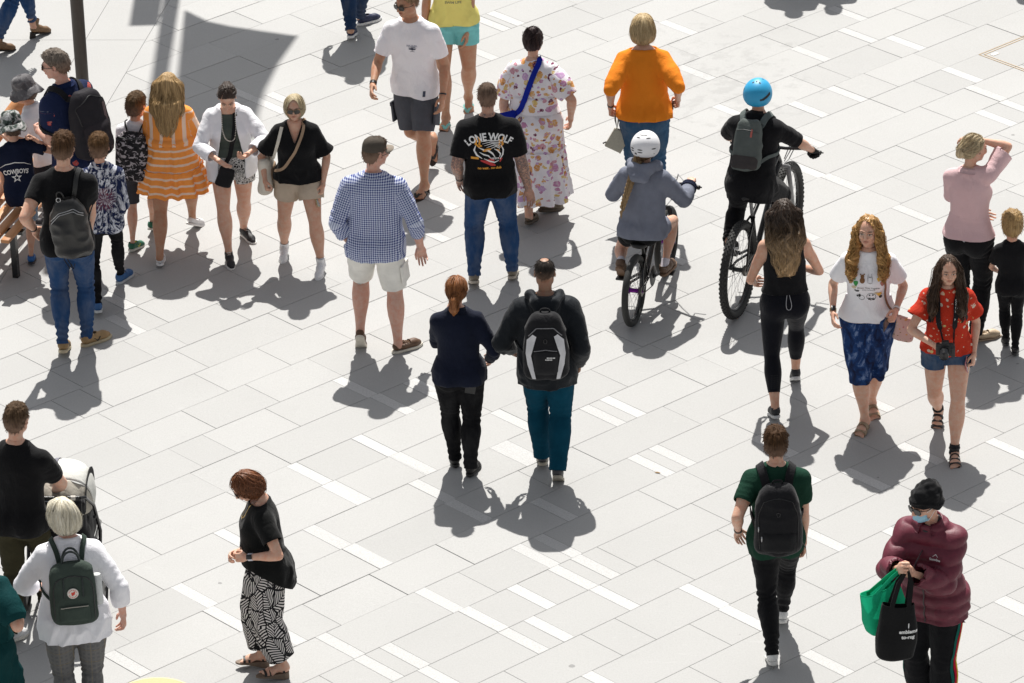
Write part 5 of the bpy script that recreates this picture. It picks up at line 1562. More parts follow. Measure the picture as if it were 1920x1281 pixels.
SP = [(614,1006),(684,1042),(825,1126),(909,1162),(971,1196),(641,1212),(715,1255),(758,1229),(815,1265),(554,1199),(1003,1042),(1075,1083),(1159,1124),(1049,1025),(1123,1066),(1001,1121),(1029,1179),(1319,1117),(1382,1152),(1123,1275),(1167,762),(1132,780),(1220,872),(1262,855),(258,620),(582,889),(702,835),(775,868),(795,880),(807,919),(862,950),(882,960),(676,731),(742,760),(657,924),(690,1041),(953,783),(943,844),(975,846),(995,856),(1042,957),(770,713),(807,736),(1275,53),(1594,27),(1608,66),(1700,81),(1520,101),(1304,136),(1591,177),(1516,205),(1803,140),(1849,175),(1899,197),(1867,221),(1509,260),(1360,205),(1714,401),(1571,339),(1591,346),(1526,324),(1510,440),(1732,853),(1622,898),(1553,1016),(1541,1238),(1891,841),(1895,1130),(1910,1142),(634,920),(612,1007),(356,1112),(405,1149),(424,1003),(244,1247),(437,169),(462,180),(482,188),(535,188),(817,375),(835,450),(957,38),(910,103),(892,33),(1230,470),(1700,1010),(1440,830),(1470,845),(215,560),(240,575),(1650,760),(1480,880),(1500,890)]
SW = .098
rows = {}
for q in JP:
 u, w = uv_of(gnd(*q)); rows.setdefault(math.floor(w), []).append((u, 0))
for q in SP:
 u, w = uv_of(gnd(*q)); rows.setdefault(math.floor(w), []).append((u, 1))
LINE_A, LINE_B = gnd(336, -30), gnd(168, 250)          # edge of the smooth paving at the pole
_ln = _nz(np.cross(V3(0, 0, 1), LINE_B - LINE_A));
if _ln @ (gnd(900, 100) - LINE_A) < 0: _ln = -_ln
def clip2(poly, n, c, keep=1):
 out = []
 for i in range(len(poly)):
  a, b = poly[i], poly[(i + 1) % len(poly)]; da, db = keep * ((a - c) @ n), keep * ((b - c) @ n)
  if da >= 0: out.append(a)
  if da * db < 0: out.append(a + (b - a) * (da / (da - db)))
 return out
def slab_mesh(poly, top=0.0, th=.028, gap=.0013, bev=.0025):
 """one slab about its own middle: chamfered top edge, straight sides"""
 c = np.mean(poly, 0); P = [q - c for q in poly]; n = len(P)
 def inset(d):
  r_ = []
  for i in range(n):
   a, b, e = P[i - 1], P[i], P[(i + 1) % n]; d1, d2 = _nz(b - a), _nz(e - b)
   n1, n2 = V3(-d1[1], d1[0], 0), V3(-d2[1], d2[0], 0); k = 1 + n1 @ n2
   r_.append(b + (n1 + n2) * d / max(k, .3))
  return r_
 sgn = sum(P[i][0] * P[(i + 1) % n][1] - P[i][1] * P[(i + 1) % n][0] for i in range(n))
 if sgn < 0: P = P[::-1]
 v = [q + V3(0, 0, top - th) for q in inset(gap)] + [q + V3(0, 0, top - bev * .6) for q in inset(gap)] + [q + V3(0, 0, top) for q in inset(gap + bev)]
 f = [tuple(2 * n + i for i in range(n))]
 for r_ in (0, 1):
  for i in range(n): f.append((r_ * n + i, r_ * n + (i + 1) % n, r_ * n + n + (i + 1) % n, r_ * n + n + i))
 return c, v, f
_sm = {}; far = MB(); nslab = [0, 0]
def inview(c):
 x, y = pix(c); return -70 < x < 1990 and -50 < y < 1330
rs = np.random.default_rng(5)
def add_slab(poly, strip, mat, key=None, top=0.0):
 c, v, f = slab_mesh(poly, top, gap=.0004 if strip else .0013)
 if not inview(c) or nslab[strip] >= 295:
  if -1700 < pix(c)[0] < 3600 and -1300 < pix(c)[1] < 2600: far._add([q + c for q in v], f, strip)
  return
 nslab[strip] += 1
 if key in _sm: me = _sm[key]
 else:
  me = bpy.data.meshes.new('slab'); me.from_pydata([tuple(q) for q in v], [], f); me.materials.append(mat); me.update()
  if key: _sm[key] = me
 o = link('granite_strip' if strip else 'paving_slab', me, paving, loc=c + V3(0, 0, rs.normal(0, .0006)))
 o.rotation_euler = (rs.normal(0, .0012), rs.normal(0, .0012), 0)
MOD = .2995
for w in range(-60, 40):
 it = sorted(rows.get(w, [])); ul, ur = -2.0, 52.0
 cuts = []
 strips = sorted(u for u, k in it if k)
 joints = [u for u, k in it if not k]
 ph = rs.random() * MOD
 edges = [(ul, ul)] + [(s_ - SW / 2, s_ + SW / 2) for s_ in strips] + [(ur, ur)]
 for i in range(len(edges) - 1):
  a, b = edges[i][1], edges[i + 1][0]
  if b - a < .02: continue
  js = [q for q in joints if a + .12 < q < b - .12]
  pts = [a] + js + [b]; seg = []
  for j in range(len(pts) - 1):
   p0, p1 = pts[j], pts[j + 1]; seg.append(p0)
   while p1 - p0 > 1.02:
    p0 += MOD * rs.choice([2, 2, 3, 3]);
    if p1 - p0 < .2: break
    seg.append(p0)
  seg.append(b)
  for j in range(len(seg) - 1):
   p0, p1 = seg[j], seg[j + 1]
   poly = [uv_to(p0, w), uv_to(p1, w), uv_to(p1, w + 1), uv_to(p0, w + 1)]
   m = [(q - LINE_A) @ _ln for q in poly]
   if min(m) < 0:
    poly = clip2(poly, _ln, LINE_A)
    if len(poly) < 3 or max(m) < .03: continue
    add_slab(poly, 0, M_slab)
   else: add_slab(poly, 0, M_slab, ('s', round(p1 - p0, 2)) if abs((p1 - p0) - round(p1 - p0, 2)) < .004 else None)
 for s_ in strips:
  add_slab([uv_to(s_ - SW / 2, w), uv_to(s_ + SW / 2, w), uv_to(s_ + SW / 2, w + 1), uv_to(s_ - SW / 2, w + 1)], 1, M_strip, 'strip', .0006)
# smooth large slabs left of the edge line
for ya, yb in ((-1300, -1000), (-1000, -700), (-700, -420), (-420, -170), (-170, 75), (75, 330), (330, 600)):
 for xa, xb in ((-1200, -800), (-800, -400), (-400, -120), (-120, 160), (160, 480)):
  k = lambda x, y: gnd(x + (75 - y) * .62, y) if x not in (-1200, 480) else gnd(x, y)
  poly = clip2([gnd(xa + (75 - ya) * .6, ya), gnd(xb + (75 - ya) * .6, ya), gnd(xb + (75 - yb) * .6, yb), gnd(xa + (75 - yb) * .6, yb)], _ln, LINE_A, -1)
  if len(poly) >= 3: add_slab(poly, 0, M_conc)
far.build('distant_slabs', [M_slab, M_strip], paving, smooth=False, kind='stuff')
# inspection cover let into the paving
cov = bpy.data.objects.new('access_cover', None); COL.objects.link(cov)
cov['label'] = 'recessed access cover with thin bronze frame in the paving at the top right edge'; cov['category'] = 'access cover'
u0, w0 = uv_of(gnd(1836, 103)); mb = MB(); R_ = np.array([[GC, GS, 0], [GS, -GC, 0], [0, 0, 1.]])
cl_ = 1.25; M_br = simple('bronze_edge', (.33, .25, .16), .45, .6)
for d in (0, .03):
 for (a, b, c, e) in ((d, d, cl_ - d, d), (d, d, d, cl_ - d), (cl_ - d, d, cl_ - d, cl_ - d), (d, cl_ - d, cl_ - d, cl_ - d)):
  p, q = uv_to(u0 + a, w0 + b / RW), uv_to(u0 + c, w0 + e / RW); m_ = (p + q) / 2; L = np.linalg.norm(q - p) / 2 + .003
  dd = _nz(q - p); mb.box(m_ + V3(0, 0, .0015), (L, .0035, .0025), np.stack([dd, V3(-dd[1], dd[0], 0), V3(0, 0, 1)], 1))
mb.build('frame', M_br, cov, smooth=False)
kb = MB(); kb.box(uv_to(u0 + .1, w0 + .085 / RW) + V3(0, 0, .0012), (.035, .02, .0028), R_); kb.build('lifting_key', simple('steel_plate', (.4, .38, .35), .5, .6), cov, smooth=False)
# yellow floor dot at the bottom edge
dc = gnd(288, 1312); M_yel = simple('yellow_vinyl', (.46, .37, .17), .6, var=.05); md = MB(); RD = .285
md.lathe([(0, .0045), (RD - .012, .0045), (RD, .004), (RD, .0005)], dc, n=56)
dot = md.build('floor_sticker', M_yel, label='round yellow vinyl floor sticker with faint white lettering at the bottom edge', cat='floor sticker')
rg = MB(); rg.lathe([(RD - .012, .0052), (RD - .007, .0052)], dc, n=56); rg.build('edge_line', simple('white_print', (.72, .66, .5), .7), dot)
lt = MB()
for i, (x, y, w_, h_) in enumerate(((-.11, .12, .008, .03), (-.09, .13, .02, .007), (-.035, .125, .006, .034), (-.02, .125, .006, .034), (.025, .12, .006, .03), (.045, .13, .022, .006), (.045, .117, .022, .006), (.085, .12, .006, .03), (.1, .132, .012, .006))):
 lt.box(dc + V3(x, y, .0052), (w_ / 2 + .004, h_ / 2 + .004, .0006))
lt.build('lettering', simple('white_print', (.72, .66, .5), .7), dot, smooth=False)
# fallen leaf
lf = MB(); lp = gnd(1233, 887); pts = [(0, -.025), (.006, -.01), (.008, .003), (.005, .015), (0, .025), (-.005, .015), (-.008, .003), (-.006, -.01)]
lf._add([lp + V3(a * math.cos(1.2) - b * math.sin(1.2), a * math.sin(1.2) + b * math.cos(1.2), .004 + .25 * abs(a)) for a, b in pts] + [lp + V3(0, 0, .003)], [(i, (i + 1) % 8, 8) for i in range(8)])
lf.build('fallen_leaf', simple('dry_leaf', (.22, .12, .03), .8), label='dry brown leaf lying on the pale paving', cat='leaf')
# ------------------------------------------------------------------ the people of the plaza
S_FAIR = skin('skin_fair', (.66, .425, .315)); S_MID = skin('skin_medium', (.58, .365, .265)); S_TAN = skin('skin_tanned', (.47, .275, .175))
S_TAT = skin('skin_tattooed', (.50, .31, .23), tattoo=1); S_RED = skin('skin_rosy', (.62, .385, .305)); S_BLD = skin('skin_blonde_brow', (.62, .41, .31), (.2, .13, .07))
BLACK = plain('black_cotton', (.008, .008, .009)); BLACK2 = plain('black_jersey', (.010, .010, .0115)); INK = plain('black_trousers', (.0085, .0085, .010), .8)
LEG = plain('leggings_navy_black', (.0065, .007, .011), .62); WHITE = thin('white_cotton', (.92, .915, .95), .05); WHITE2 = thin('white_shirting', (.92, .915, .955), .07)
NAVY = plain('navy_fleece', (.009, .012, .026)); JEANS = denim('blue_denim', (.022, .062, .16)); JEANS2 = denim('dark_blue_denim', (.018, .042, .10), .2); JEANS3 = denim('faded_denim', (.07, .14, .25))
BLKJ = denim('black_denim', (.008, .008, .0095), .06)
R = {}
ALL = os.environ.get('ONLY', '').split(',') if os.environ.get('ONLY') else None
def want(k): return ALL is None or k in ALL
def P_boots():
 r = R['boots'] = person('woman in tight blue jeans and tan heeled ankle boots, cut off at the waist', heading=50, sex='f', H=1.68, feet=[(82, 64, 12, 0, .012), (16, 97, 12, 8, .012)])
 wear(r, top(r, BLACK, hem=.0), pants(r, JEANS, 'jeans', T=1.9, loose=(.004, .004, .004), waist=.1, hip=.004))
 hair(r, 'long', (.05, .03, .02), (.12, .07, .04), len_=.45, locks=40)
 shoes(r, 'boot', (.17, .095, .045), (.02, .015, .012), names=('ankle_boot', 'heel'), heel=.055, sc=.88); finish(r, S_MID)
def P_palm():
 r = R['palm'] = person('grey haired man in sunglasses and navy shirt with red palm print carrying a dark backpack', heading=314, sex='m', at=(150, 486), top=(92, 106), k=.95, fat=.35, lean=(9, -2), neck=(-34, 10, 0),
  hands={'L': (74, 247, .12), 'R': ('rel', .0, .1, -.31)}, elb={'L': (.4, -1, -.8)}, pose={'L': 'grip'}, seed=4)
 wear(r, top(r, dotted('navy_palm_print', (.011, .019, .06), ((.45, .07, .06), (.5, .1, .08), (.011, .019, .06)), 13, .26), sleeve=.72, hem=-.05, loose=.018, sl1=.022, fold='shirt', nr=.05), pants(r, thin('white_shorts', (.82, .82, .84), .05), 'shorts', T=.9, loose=(.015, .03, .03), fold='short'))
 collar(r, r.g[0], plain('navy_collar', (.011, .019, .06)))
 hair(r, 'short', (.075, .06, .05), (.24, .2, .165), locks=240, fade=-.12, vol=.01); sunglasses(r); shoes(r, 'sneaker', (.3, .3, .3)); finish(r, S_RED)
def P_kidwhite():
 r = R['kidwhite'] = person('child in white tee and grey sun hat leaning out over the bench rail', heading=300, sex='k', at=(92, 418), H=1.22, lean=(16, -6), neck=(-10, 10, 0),
  hands={'L': (2, 252, -.05), 'R': (40, 262, .25)}, elb={'L': (.5, -.4, -1)}, seed=3)
 wear(r, top(r, WHITE, sleeve=.6, hem=-.06, loose=.016, sl1=.022, fold='shirt', nr=.05), pants(r, plain('charcoal_shorts', (.03, .032, .04)), 'shorts', T=.9, loose=(.012, .022, .024), fold='short'))
 hair(r, 'short', (.06, .035, .02), (.14, .08, .05), locks=60); buckethat(r, camo('grey_hat_cloth', ((.09, .085, .09), (.13, .125, .13), (.19, .185, .19)), 14), brim=.62, droop=.30, tilt=.5)
 shoes(r, 'sneaker', (.05, .05, .06)); finish(r, S_MID)
def P_cowboys():
 r = R['cowboys'] = person('child in camouflage bucket hat and navy lettered tee climbing onto the bench', heading=352, sex='k', at=(43, 492), H=1.2, lean=(8, -4), neck=(-12, 16, 0),
  legs=((-.14, .36, .36, 0, 10), (.075, .02, .0, 10, 8)), pel=(.08, -.1), pelz=.6, hands={'R': (66, 262, .05), 'L': (12, 368, .12)}, elb={'R': (1, -.2, -.6), 'L': (1, -.7, -.1)}, pose={'R': 'grip'})
 wear(r, top(r, plain('navy_tee', (.011, .015, .034)), sleeve=.62, hem=-.08, loose=.02, sl1=.024, fold='tee', nr=.05), pants(r, doodle('patterned_shorts', (.12, .2, .3), (.4, .42, .42), 20), 'shorts', T=.92, loose=(.012, .024, .026), fold='short'))
 hair(r, 'short', (.05, .03, .02), (.1, .06, .04), locks=60); buckethat(r, camo('camouflage_hat_cloth', ((.015, .02, .018), (.06, .08, .07), (.3, .31, .3), (.5, .5, .5)), 17), brim=.56, droop=.26)
 shoes(r, 'sneaker', (.02, .12, .36), (.03, .03, .04)); finish(r, S_MID)
def P_blacktee():
 r = R['blacktee'] = person('man in black tee and blue jeans with black leather backpack slung on his right shoulder', heading=4, sex='m', top=(100, 243), mus=.2, feet=[(122, 655, 16, -3), (190, 638, 0, 48)], neck=(6, 6, 0), lean=(2, 1),
  hands={'L': (64, 430, -.02), 'R': (168, 440, .25)}, elb={'R': (.8, -1, -.1)}, palm={'L': (.7, -.75, 0)})
 wear(r, top(r, BLACK, sleeve=.55, hem=-.045, loose=.009, sl0=.006, sl1=.009, nr=.06, drape=.22), pants(r, JEANS, 'jeans', T=2.05, loose=(.007, .007, .010), hip=.008))
 hair(r, 'short', (.028, .015, .008), (.11, .055, .024), locks=300, fade=-.25, vol=.02)
 shoes(r, 'sneaker', (.3, .19, .085), (.5, .42, .28), lace=(.3, .2, .1), stripe=(.02, .03, .03)); finish(r, S_FAIR)
def P_tiedye():
 r = R['tiedye'] = person('boy in blue and white tie dye top with dark red centre and black jeans', heading=352, sex='k', top=(182, 238), feet=[(183, 583, 18, 0), (240, 520, 0, 38)], neck=(8, 8, 0), hands={'L': ('rel', -.03, .14, -.28), 'R': (222, 405, .05)})
 wear(r, top(r, tiedye('tie_dye_cloth', (.012, .02, .065), (.62, .64, .70), (.14, .015, .035), (.01, .2)), sleeve=1.86, hem=-.045, loose=.013, sl1=.014, fold='shirt', nr=.05), pants(r, BLKJ, 'jeans', T=2.05, loose=(.006, .007, .009)))
 hair(r, 'short', (.05, .027, .012), (.15, .08, .034), locks=260, vol=.01, fade=-.16); shoes(r, 'chunky', (.03, .11, .28), (.55, .57, .58), lace=(.6, .6, .6)); finish(r, S_FAIR)
def P_meshboy():
 r = R['meshboy'] = person('boy in white tee half hidden behind the orange dress with green and yellow sneakers', heading=12, sex='k', top=(240, 178), feet=[(260, 464, 8, 18), (291, 432, 25, 6)], neck=(10, 6, 0), hands={'L': ('rel', -.01, .1, -.28)})
 wear(r, top(r, WHITE, sleeve=.6, hem=-.04, loose=.014, sl1=.018, nr=.05), pants(r, plain('grey_shorts', (.05, .052, .06)), 'shorts', T=.88, loose=(.012, .022, .022), fold='short'))
 hair(r, 'short', (.06, .035, .02), (.13, .08, .04), locks=200, fade=-.16); shoes(r, 'sneaker', (.02, .13, .075), (.55, .55, .5), lace=(.55, .5, .04), stripe=(.6, .52, .03)); finish(r, S_FAIR)
def P_orangedress():
 r = R['orangedress'] = person('woman with long fair hair in loose orange and white striped tiered dress', heading=6, sex='f', top=(287, 119), fat=.1, feet=[(302, 490, 10, -6), (372, 424, 26, 32)], neck=(4, 10, 0), lean=(3, 0),
  hands={'L': ('rel', -.04, .15, -.24), 'R': ('rel', .02, .13, -.26)}, elb={'R': (.9, -.8, -.1), 'L': (.8, -.8, -.1)})
 od = orangedress('orange_striped_weave', (1.0, .36, .075), (.92, .72, .58)); rr = r
 def colf(V):
  p = par_of(r, V); s = (V - r.P) @ r.up; arm = np.minimum(p['arm'][0][0], p['arm'][1][0]) < p['tor']
  t = np.maximum(np.where(p['arm'][0][0] < p['tor'], p['arm'][0][1], 0), np.where(p['arm'][1][0] < p['tor'], p['arm'][1][1], 0))
  f = np.where(arm & (t > .9), 1.0, np.where(arm, 0.0, (s < .11 * r.H) * 1.0)); f = np.where(s > .285 * r.H, 1, f); return np.stack([f, f, f, f * 0 + 1], 1)
 g1 = top(r, od, 'dress_bodice', sleeve=1.62, hem=.12, loose=.03, sl0=.014, sl1=.03, drape=.9, flare=.03, nr=.07, fold='flow', colf=colf)
 one = lambda V: np.ones((len(V), 4))
 g2 = bell(r, od, 'dress_skirt', zw=.15, hem=.50, w1=.285, d1=.26, waves=13, amp=.02, legT=.5, topadd=.045)
 o = g2['o'].data; a = o.color_attributes.new('col', 'FLOAT_COLOR', 'POINT'); a.data.foreach_set('color', np.ones(len(o.vertices) * 4, np.float32))
 wear(r, g1, g2)
 ruffle(r, g2, od, .70, .006); ruffle(r, g2, od, .93, .006)
 hair(r, 'long', (.17, .10, .042), (.70, .47, .22), len_=.44, locks=420, lockr=.003, wav=.15); shoes(r, 'flat', (.72, .72, .73), (.78, .78, .77), thick=.02); finish(r, S_TAN)
def P_overshirt():
 r = R['overshirt'] = person('dark haired woman looking down at her hands in open white overshirt and black printed shorts', heading=178, sex='f', top=(424, 152), k=.955, feet=[(470, 452, 4, -30), (432, 499, 8, -6)], neck=(0, 34, 0), lean=(6, 0), fat=.1,
  hands={'R': (408, 300, -.30), 'L': (466, 288, -.32)}, elb={'R': (1, -.5, -.3), 'L': (1, -.5, -.3)}, pose={'R': 'flat', 'L': 'pinch'}, palm={'R': (-.3, -.2, 1), 'L': (.6, .2, .8)}, fcam=1)
 g1 = top(r, plain('grey_green_knit', (.075, .09, .08)), 'tank_top', sleeve=0, hem=.06, loose=.003, fold='tight', nr=.09, neck='boat', drape=.2)
 g2 = pants(r, doodle('black_white_print', (.70, .69, .68), (.012, .012, .014), 24, .42), 'shorts', T=.42, loose=(.016, .045, .045), waist=.1, fold='short', hip=.01)
 g3 = top(r, WHITE2, 'overshirt', sleeve=1.72, hem=-.06, loose=.024, sl0=.015, sl1=.026, neck='v', nr=.068, drape=.95, fold='shirt', open_front=lambda s: .055 + .05 * np.clip((.25 * r.H - s) / .3, 0, 1), inflate=.002)
 wear(r, g1, g2, g3); collar(r, g3, WHITE2, h=.03, front=False)
 hair(r, 'tie', (.018, .011, .008), (.06, .036, .024), locks=80, lockr=.004); shoes(r, 'sneaker', (.018, .018, .022), (.72, .71, .68), lace=(.75, .75, .74)); finish(r, S_FAIR)
def P_blonde():
 r = R['blonde'] = person('blonde woman in sunglasses with black frill sleeve top and beige drawstring shorts', heading=184, sex='f', top=(541, 184), k=.975, feet=[(599, 519, 8, 4), (531, 487, 8, 2)], neck=(-2, 3, 0), fat=.22, fcam=1,
  hands={'L': (606, 344, -.04), 'R': (497, 338, -.08)}, pose={'L': 'grip', 'R': 'grip'}, elb={'L': (.7, -.8, 0), 'R': (.8, -.8, 0)})
 g1 = top(r, BLACK, 'blouse', sleeve=.82, hem=.0, loose=.022, sl0=.012, sl1=.02, neck='v', nr=.07, drape=.85, fold='shirt', puff=([0, .55, .7, .82], [.014, .016, .02, .052]))
 g2 = pants(r, plain('beige_linen', (.50, .41, .32)), 'shorts', T=.5, loose=(.02, .034, .034), waist=.09, fold='short')
 wear(r, g1, g2); drawstring(r, g2, (.75, .73, .7))
 hair(r, 'bob', (.42, .32, .17), (.74, .64, .44), locks=400, lockr=.0024, wide=.85, vol=-.015); sunglasses(r, cf=(.2, .12, .05), big=1.15)
 shoes(r, 'hightop', (.74, .74, .75), (.76, .76, .75), lace=(.8, .8, .8), sock=((.75, .75, .76), 1.88)); finish(r, S_MID)
def P_whitetee():
 r = R['whitetee'] = person('tanned man in white tee and grey cargo shorts striding in black thongs with dark sunglasses', heading=196, sex='m', H=1.71, at=(790, 352), mus=-.1, neck=(26, 9, 0), lean=(5, 0), fcam=1, bare=True,
  feet=[(786, 372, 3, 6), (812, 312, 62, -4, .1)], pel=(.07, .03), hands={'R': (699, 160, -.12), 'L': (830, 180, -.06)}, palm={'R': (-.5, -.6, 0)})
 wear(r, top(r, WHITE, sleeve=.72, hem=-.045, loose=.013, sl0=.008, sl1=.02, nr=.07, drape=.7), pants(r, plain('slate_cotton', (.085, .09, .105)), 'cargo_shorts', T=.93, loose=(.014, .028, .028), fold='short', hip=.012))
 hair(r, 'short', (.2, .13, .07), (.38, .27, .15), locks=220, fade=-.1, vol=-.01); sunglasses(r, big=.95); shoes(r, 'flipflop', (.02, .017, .015), (.03, .02, .015), names=('thong_sandal', 'sole')); finish(r, S_TAN)
def P_yellow():
 r = R['yellow'] = person('woman in yellow tee and short aqua shorts, head outside the frame', heading=180, sex='f', H=1.68, feet=[(879, 209, 22, 0), (833, 243, 4, 8)], bare=True, fcam=1, fat=.12,
  hands={'L': (877, 58, -.05), 'R': ('rel', .06, .02, -.31)})
 wear(r, top(r, thin('yellow_cotton', (.82, .74, .22), .05), sleeve=.55, hem=-.01, loose=.012), pants(r, plain('aqua_twill', (.20, .56, .56)), 'shorts', T=.5, loose=(.012, .02, .022), fold='short', waist=.09))
 hair(r, 'bob', (.1, .06, .03), (.2, .13, .07), locks=40); shoes(r, 'flipflop', (.22, .56, .52), (.06, .04, .03), names=('thong_sandal', 'sole')); finish(r, S_TAN)
def P_topjeans():
 r = R['topjeans'] = person('walker cut off by the top edge in dark blue jeans and navy knit sneakers', heading=12, sex='m', H=1.78, feet=[(661, 66, 12, -6), (700, 40, 0, 45)])
 wear(r, top(r, BLACK, hem=-.04), pants(r, JEANS2, 'jeans', T=2.05, loose=(.008, .010, .012))); hair(r, 'short', (.03, .02, .015), (.08, .05, .03), locks=60)
 shoes(r, 'sneaker', (.013, .02, .06), (.75, .75, .75), sc=.9); finish(r, S_MID)
def P_gingham():
 r = R['gingham'] = person('stocky man in brown cap, blue gingham shirt and white cargo shorts', heading=6, sex='m', top=(712, 257), fat=.42, mus=.1, feet=[(677, 652, 52, -4, .0), (773, 652, 0, 52)], neck=(46, 4, 0), lean=(2, 1), legs=None,
  hands={'L': (657, 455, .06), 'R': (788, 462, .04)}, elb={'L': (.8, -1, 0), 'R': (.7, -1, 0)}, palm={'R': (.2, -1, 0)})
 gm = gingham('blue_gingham', (.008, .028, .2), (.62, .67, .80), .0168)
 wear(r, top(r, gm, sleeve=1.5, hem=-.06, loose=.02, sl0=.012, sl1=.018, fold='shirt', nr=.052, drape=.75), pants(r, plain('off_white_twill', (.78, .765, .72)), 'cargo_shorts', T=.9, loose=(.014, .028, .03), fold='short', hip=.012)); collar(r, r.g[0], gm, h=.032)
 hair(r, 'short', (.03, .02, .015), (.1, .07, .05), locks=60, fade=-.05, vol=-.015); cap(r, (.085, .072, .06), brimc=(.24, .205, .17)); sunglasses(r)
 shoes(r, 'flat', (.10, .05, .025), (.62, .58, .5), thick=.022, lace=(.2, .12, .07)); finish(r, S_RED)
def P_wolf():
 r = R['wolf'] = person('broad man with tattooed arms and black tee bearing white and orange lettering on the back', heading=0, sex='m', top=(919, 153), fat=.2, mus=.7, feet=[(888, 530, 22, -6), (963, 512, 8, 6)], neck=(0, 8, 0), lean=(3, 0),
  hands={'L': (862, 335, .05), 'R': (993, 362, -.02)}, palm={'R': (-.3, -1, 0), 'L': (.3, -1, 0)})
 wear(r, top(r, BLACK, sleeve=.78, hem=-.055, loose=.014, sl0=.012, sl1=.022, nr=.058, drape=.7), pants(r, JEANS, 'jeans', T=2.05, loose=(.012, .014, .016)))
 hair(r, 'buzz', (.05, .032, .022), (.15, .1, .07), locks=200, fade=-.02, vol=.012); shoes(r, 'chunky', (.17, .145, .11), (.4, .36, .3)); finish(r, S_TAT, tattoo=True)
def P_floral():
 r = R['floral'] = person('dark haired woman in long white floral dress with puffed sleeves and blue cross body strap', heading=14, sex='f', top=(986, 52), fat=.55, feet=[(999, 414, 12, 4), (1041, 394, 10, 46)], neck=(-4, 8, 0), hands={'R': (1070, 222, -.02), 'L': ('rel', .07, .05, -.29)}, elb={'R': (.8, -.7, 0)})
 fm_ = florals('floral_print', (.86, .82, .86), ((.66, .30, .09), (.55, .25, .42), (.72, .40, .14), (.58, .36, .60), (.16, .02, .07), (.72, .52, .18), (.62, .30, .36)), 15.5, .42, 1, .05)
 g1 = top(r, fm_, 'dress_bodice', sleeve=.86, hem=.06, loose=.016, sl0=.02, sl1=.03, neck='crew', nr=.064, puff=([0, .3, .75, .86], [.024, .045, .055, .02]), fold='shirt', drape=.6)
 g2 = bell(r, fm_, 'dress_skirt', zw=.14, hem=.2, w1=.27, d1=.25, waves=12, amp=.02, legT=1.7, legadd=.03)
 wear(r, g1, g2); ruffle(r, g2, fm_, .62, .008)
 hair(r, 'updo', (.018, .010, .011), (.055, .03, .03), locks=360, lockr=.0024, tail=[((0.05, -.35, .45), .2), ((-.08, -.42, .3), .17)], vol=.02); shoes(r, 'flat', (.12, .09, .06), (.1, .08, .06), names=('loafer', 'sole')); finish(r, S_FAIR)
def P_orangetop():
 r = R['orangetop'] = person('woman with fair bobbed hair in orange balloon sleeve blouse and blue jeans', heading=2, sex='f', at=(1212, 398), top=(1200, 26), fat=.3, neck=(0, 6, 0), hands={'L': (1145, 200, -.10), 'R': (1271, 186, -.10)}, pose={'L': 'grip', 'R': 'grip'}, elb={'L': (.3, -1, 0), 'R': (.3, -1, 0)})
 g1 = top(r, thin('orange_linen', (.92, .27, .02), .08), 'blouse', sleeve=1.04, hem=-.005, loose=.03, sl0=.02, sl1=.03, neck='boat', nr=.07, drape=.9, fold='shirt', puff=([0, .4, .95, 1.04], [.014, .026, .036, .008]))
 wear(r, g1, pants(r, denim('washed_denim', (.04, .10, .19), .3), 'jeans', T=1.9, loose=(.006, .008, .010)))
 hair(r, 'bob', (.34, .23, .10), (.82, .64, .38), locks=600, lockr=.0025, wav=.15); shoes(r, 'sneaker', (.5, .5, .5)); finish(r, S_MID)
def P_leggings():
 r = R['leggings'] = person('woman with very long dark hair lightened at the ends in black sleeveless top and leggings', heading=356, sex='f', top=(1458, 366), feet=[(1449, 778, 16, -4), (1491, 714, 30, 4)], neck=(0, 4, 0), hands={'L': (1414, 528, .2), 'R': (1497, 500, .26)}, elb={'L': (.6, -1, -.3), 'R': (.9, -1, -.2)}, pose={'L': 'pinch', 'R': 'pinch'})
 g1 = top(r, BLACK2, 'tank_top', sleeve=0, hem=.055, loose=.014, neck='boat', nr=.07, drape=.9, fold='tee'); g2 = pants(r, LEG, 'leggings', T=1.72, waist=.12, loose=(.003, .003, .003), fold='tight', hip=.003)
 wear(r, g1, g2)
 hair(r, 'long', (.014, .008, .006), (.21, .13, .062), len_=.5, locks=700, lockr=.0027, wav=.4, wide=1.06, mat=ombre('ombre_hair', (.014, .008, .006), (.075, .042, .022), (.60, .39, .19)), amp=.03)
 shoes(r, 'sneaker', (.016, .017, .02), (.55, .55, .55), lace=(.5, .5, .5)); finish(r, S_MID)
def P_ginger():
 r = R['ginger'] = person('young woman with long curly ginger hair, white cartoon tee and blue tie dye skirt', heading=188, sex='f', top=(1617, 412), feet=[(1639, 783, 10, -14), (1613, 815, 6, 14)], neck=(8, -3, 0), bare=True, fcam=1, hands={'R': (1562, 585, -.05), 'L': (1680, 582, -.12)}, pose={'L': 'grip'}, lean=(3, 0))
 g1 = top(r, WHITE, sleeve=.68, hem=.0, loose=.016, sl0=.012, sl1=.028, nr=.058, drape=.65, fold='tee')
 g2 = bell(r, bluedye('blue_tie_dye', (.008, .013, .045), (.18, .25, .42), (.014, .05, .17)), zw=.09, hem=.43, w1=.125, d1=.145, waves=7, amp=.016, legT=1.4, legadd=.012, cutz=lambda V: .40 + .10 * np.clip(((V - r.P) @ r.Xs + .1) * -2.2, -.4, 1) + .0 * V[:, 0])
 wear(r, g1, g2)
 hair(r, 'curly', (.26, .12, .035), (.68, .40, .14), len_=.40, locks=620, lockr=.0036, wav=.9, wide=.92, part=.14, side=.3, amp=.04, vol=.0); shoes(r, 'slide', (.30, .22, .14), (.25, .18, .11), names=('sandal', 'sole')); finish(r, S_FAIR)
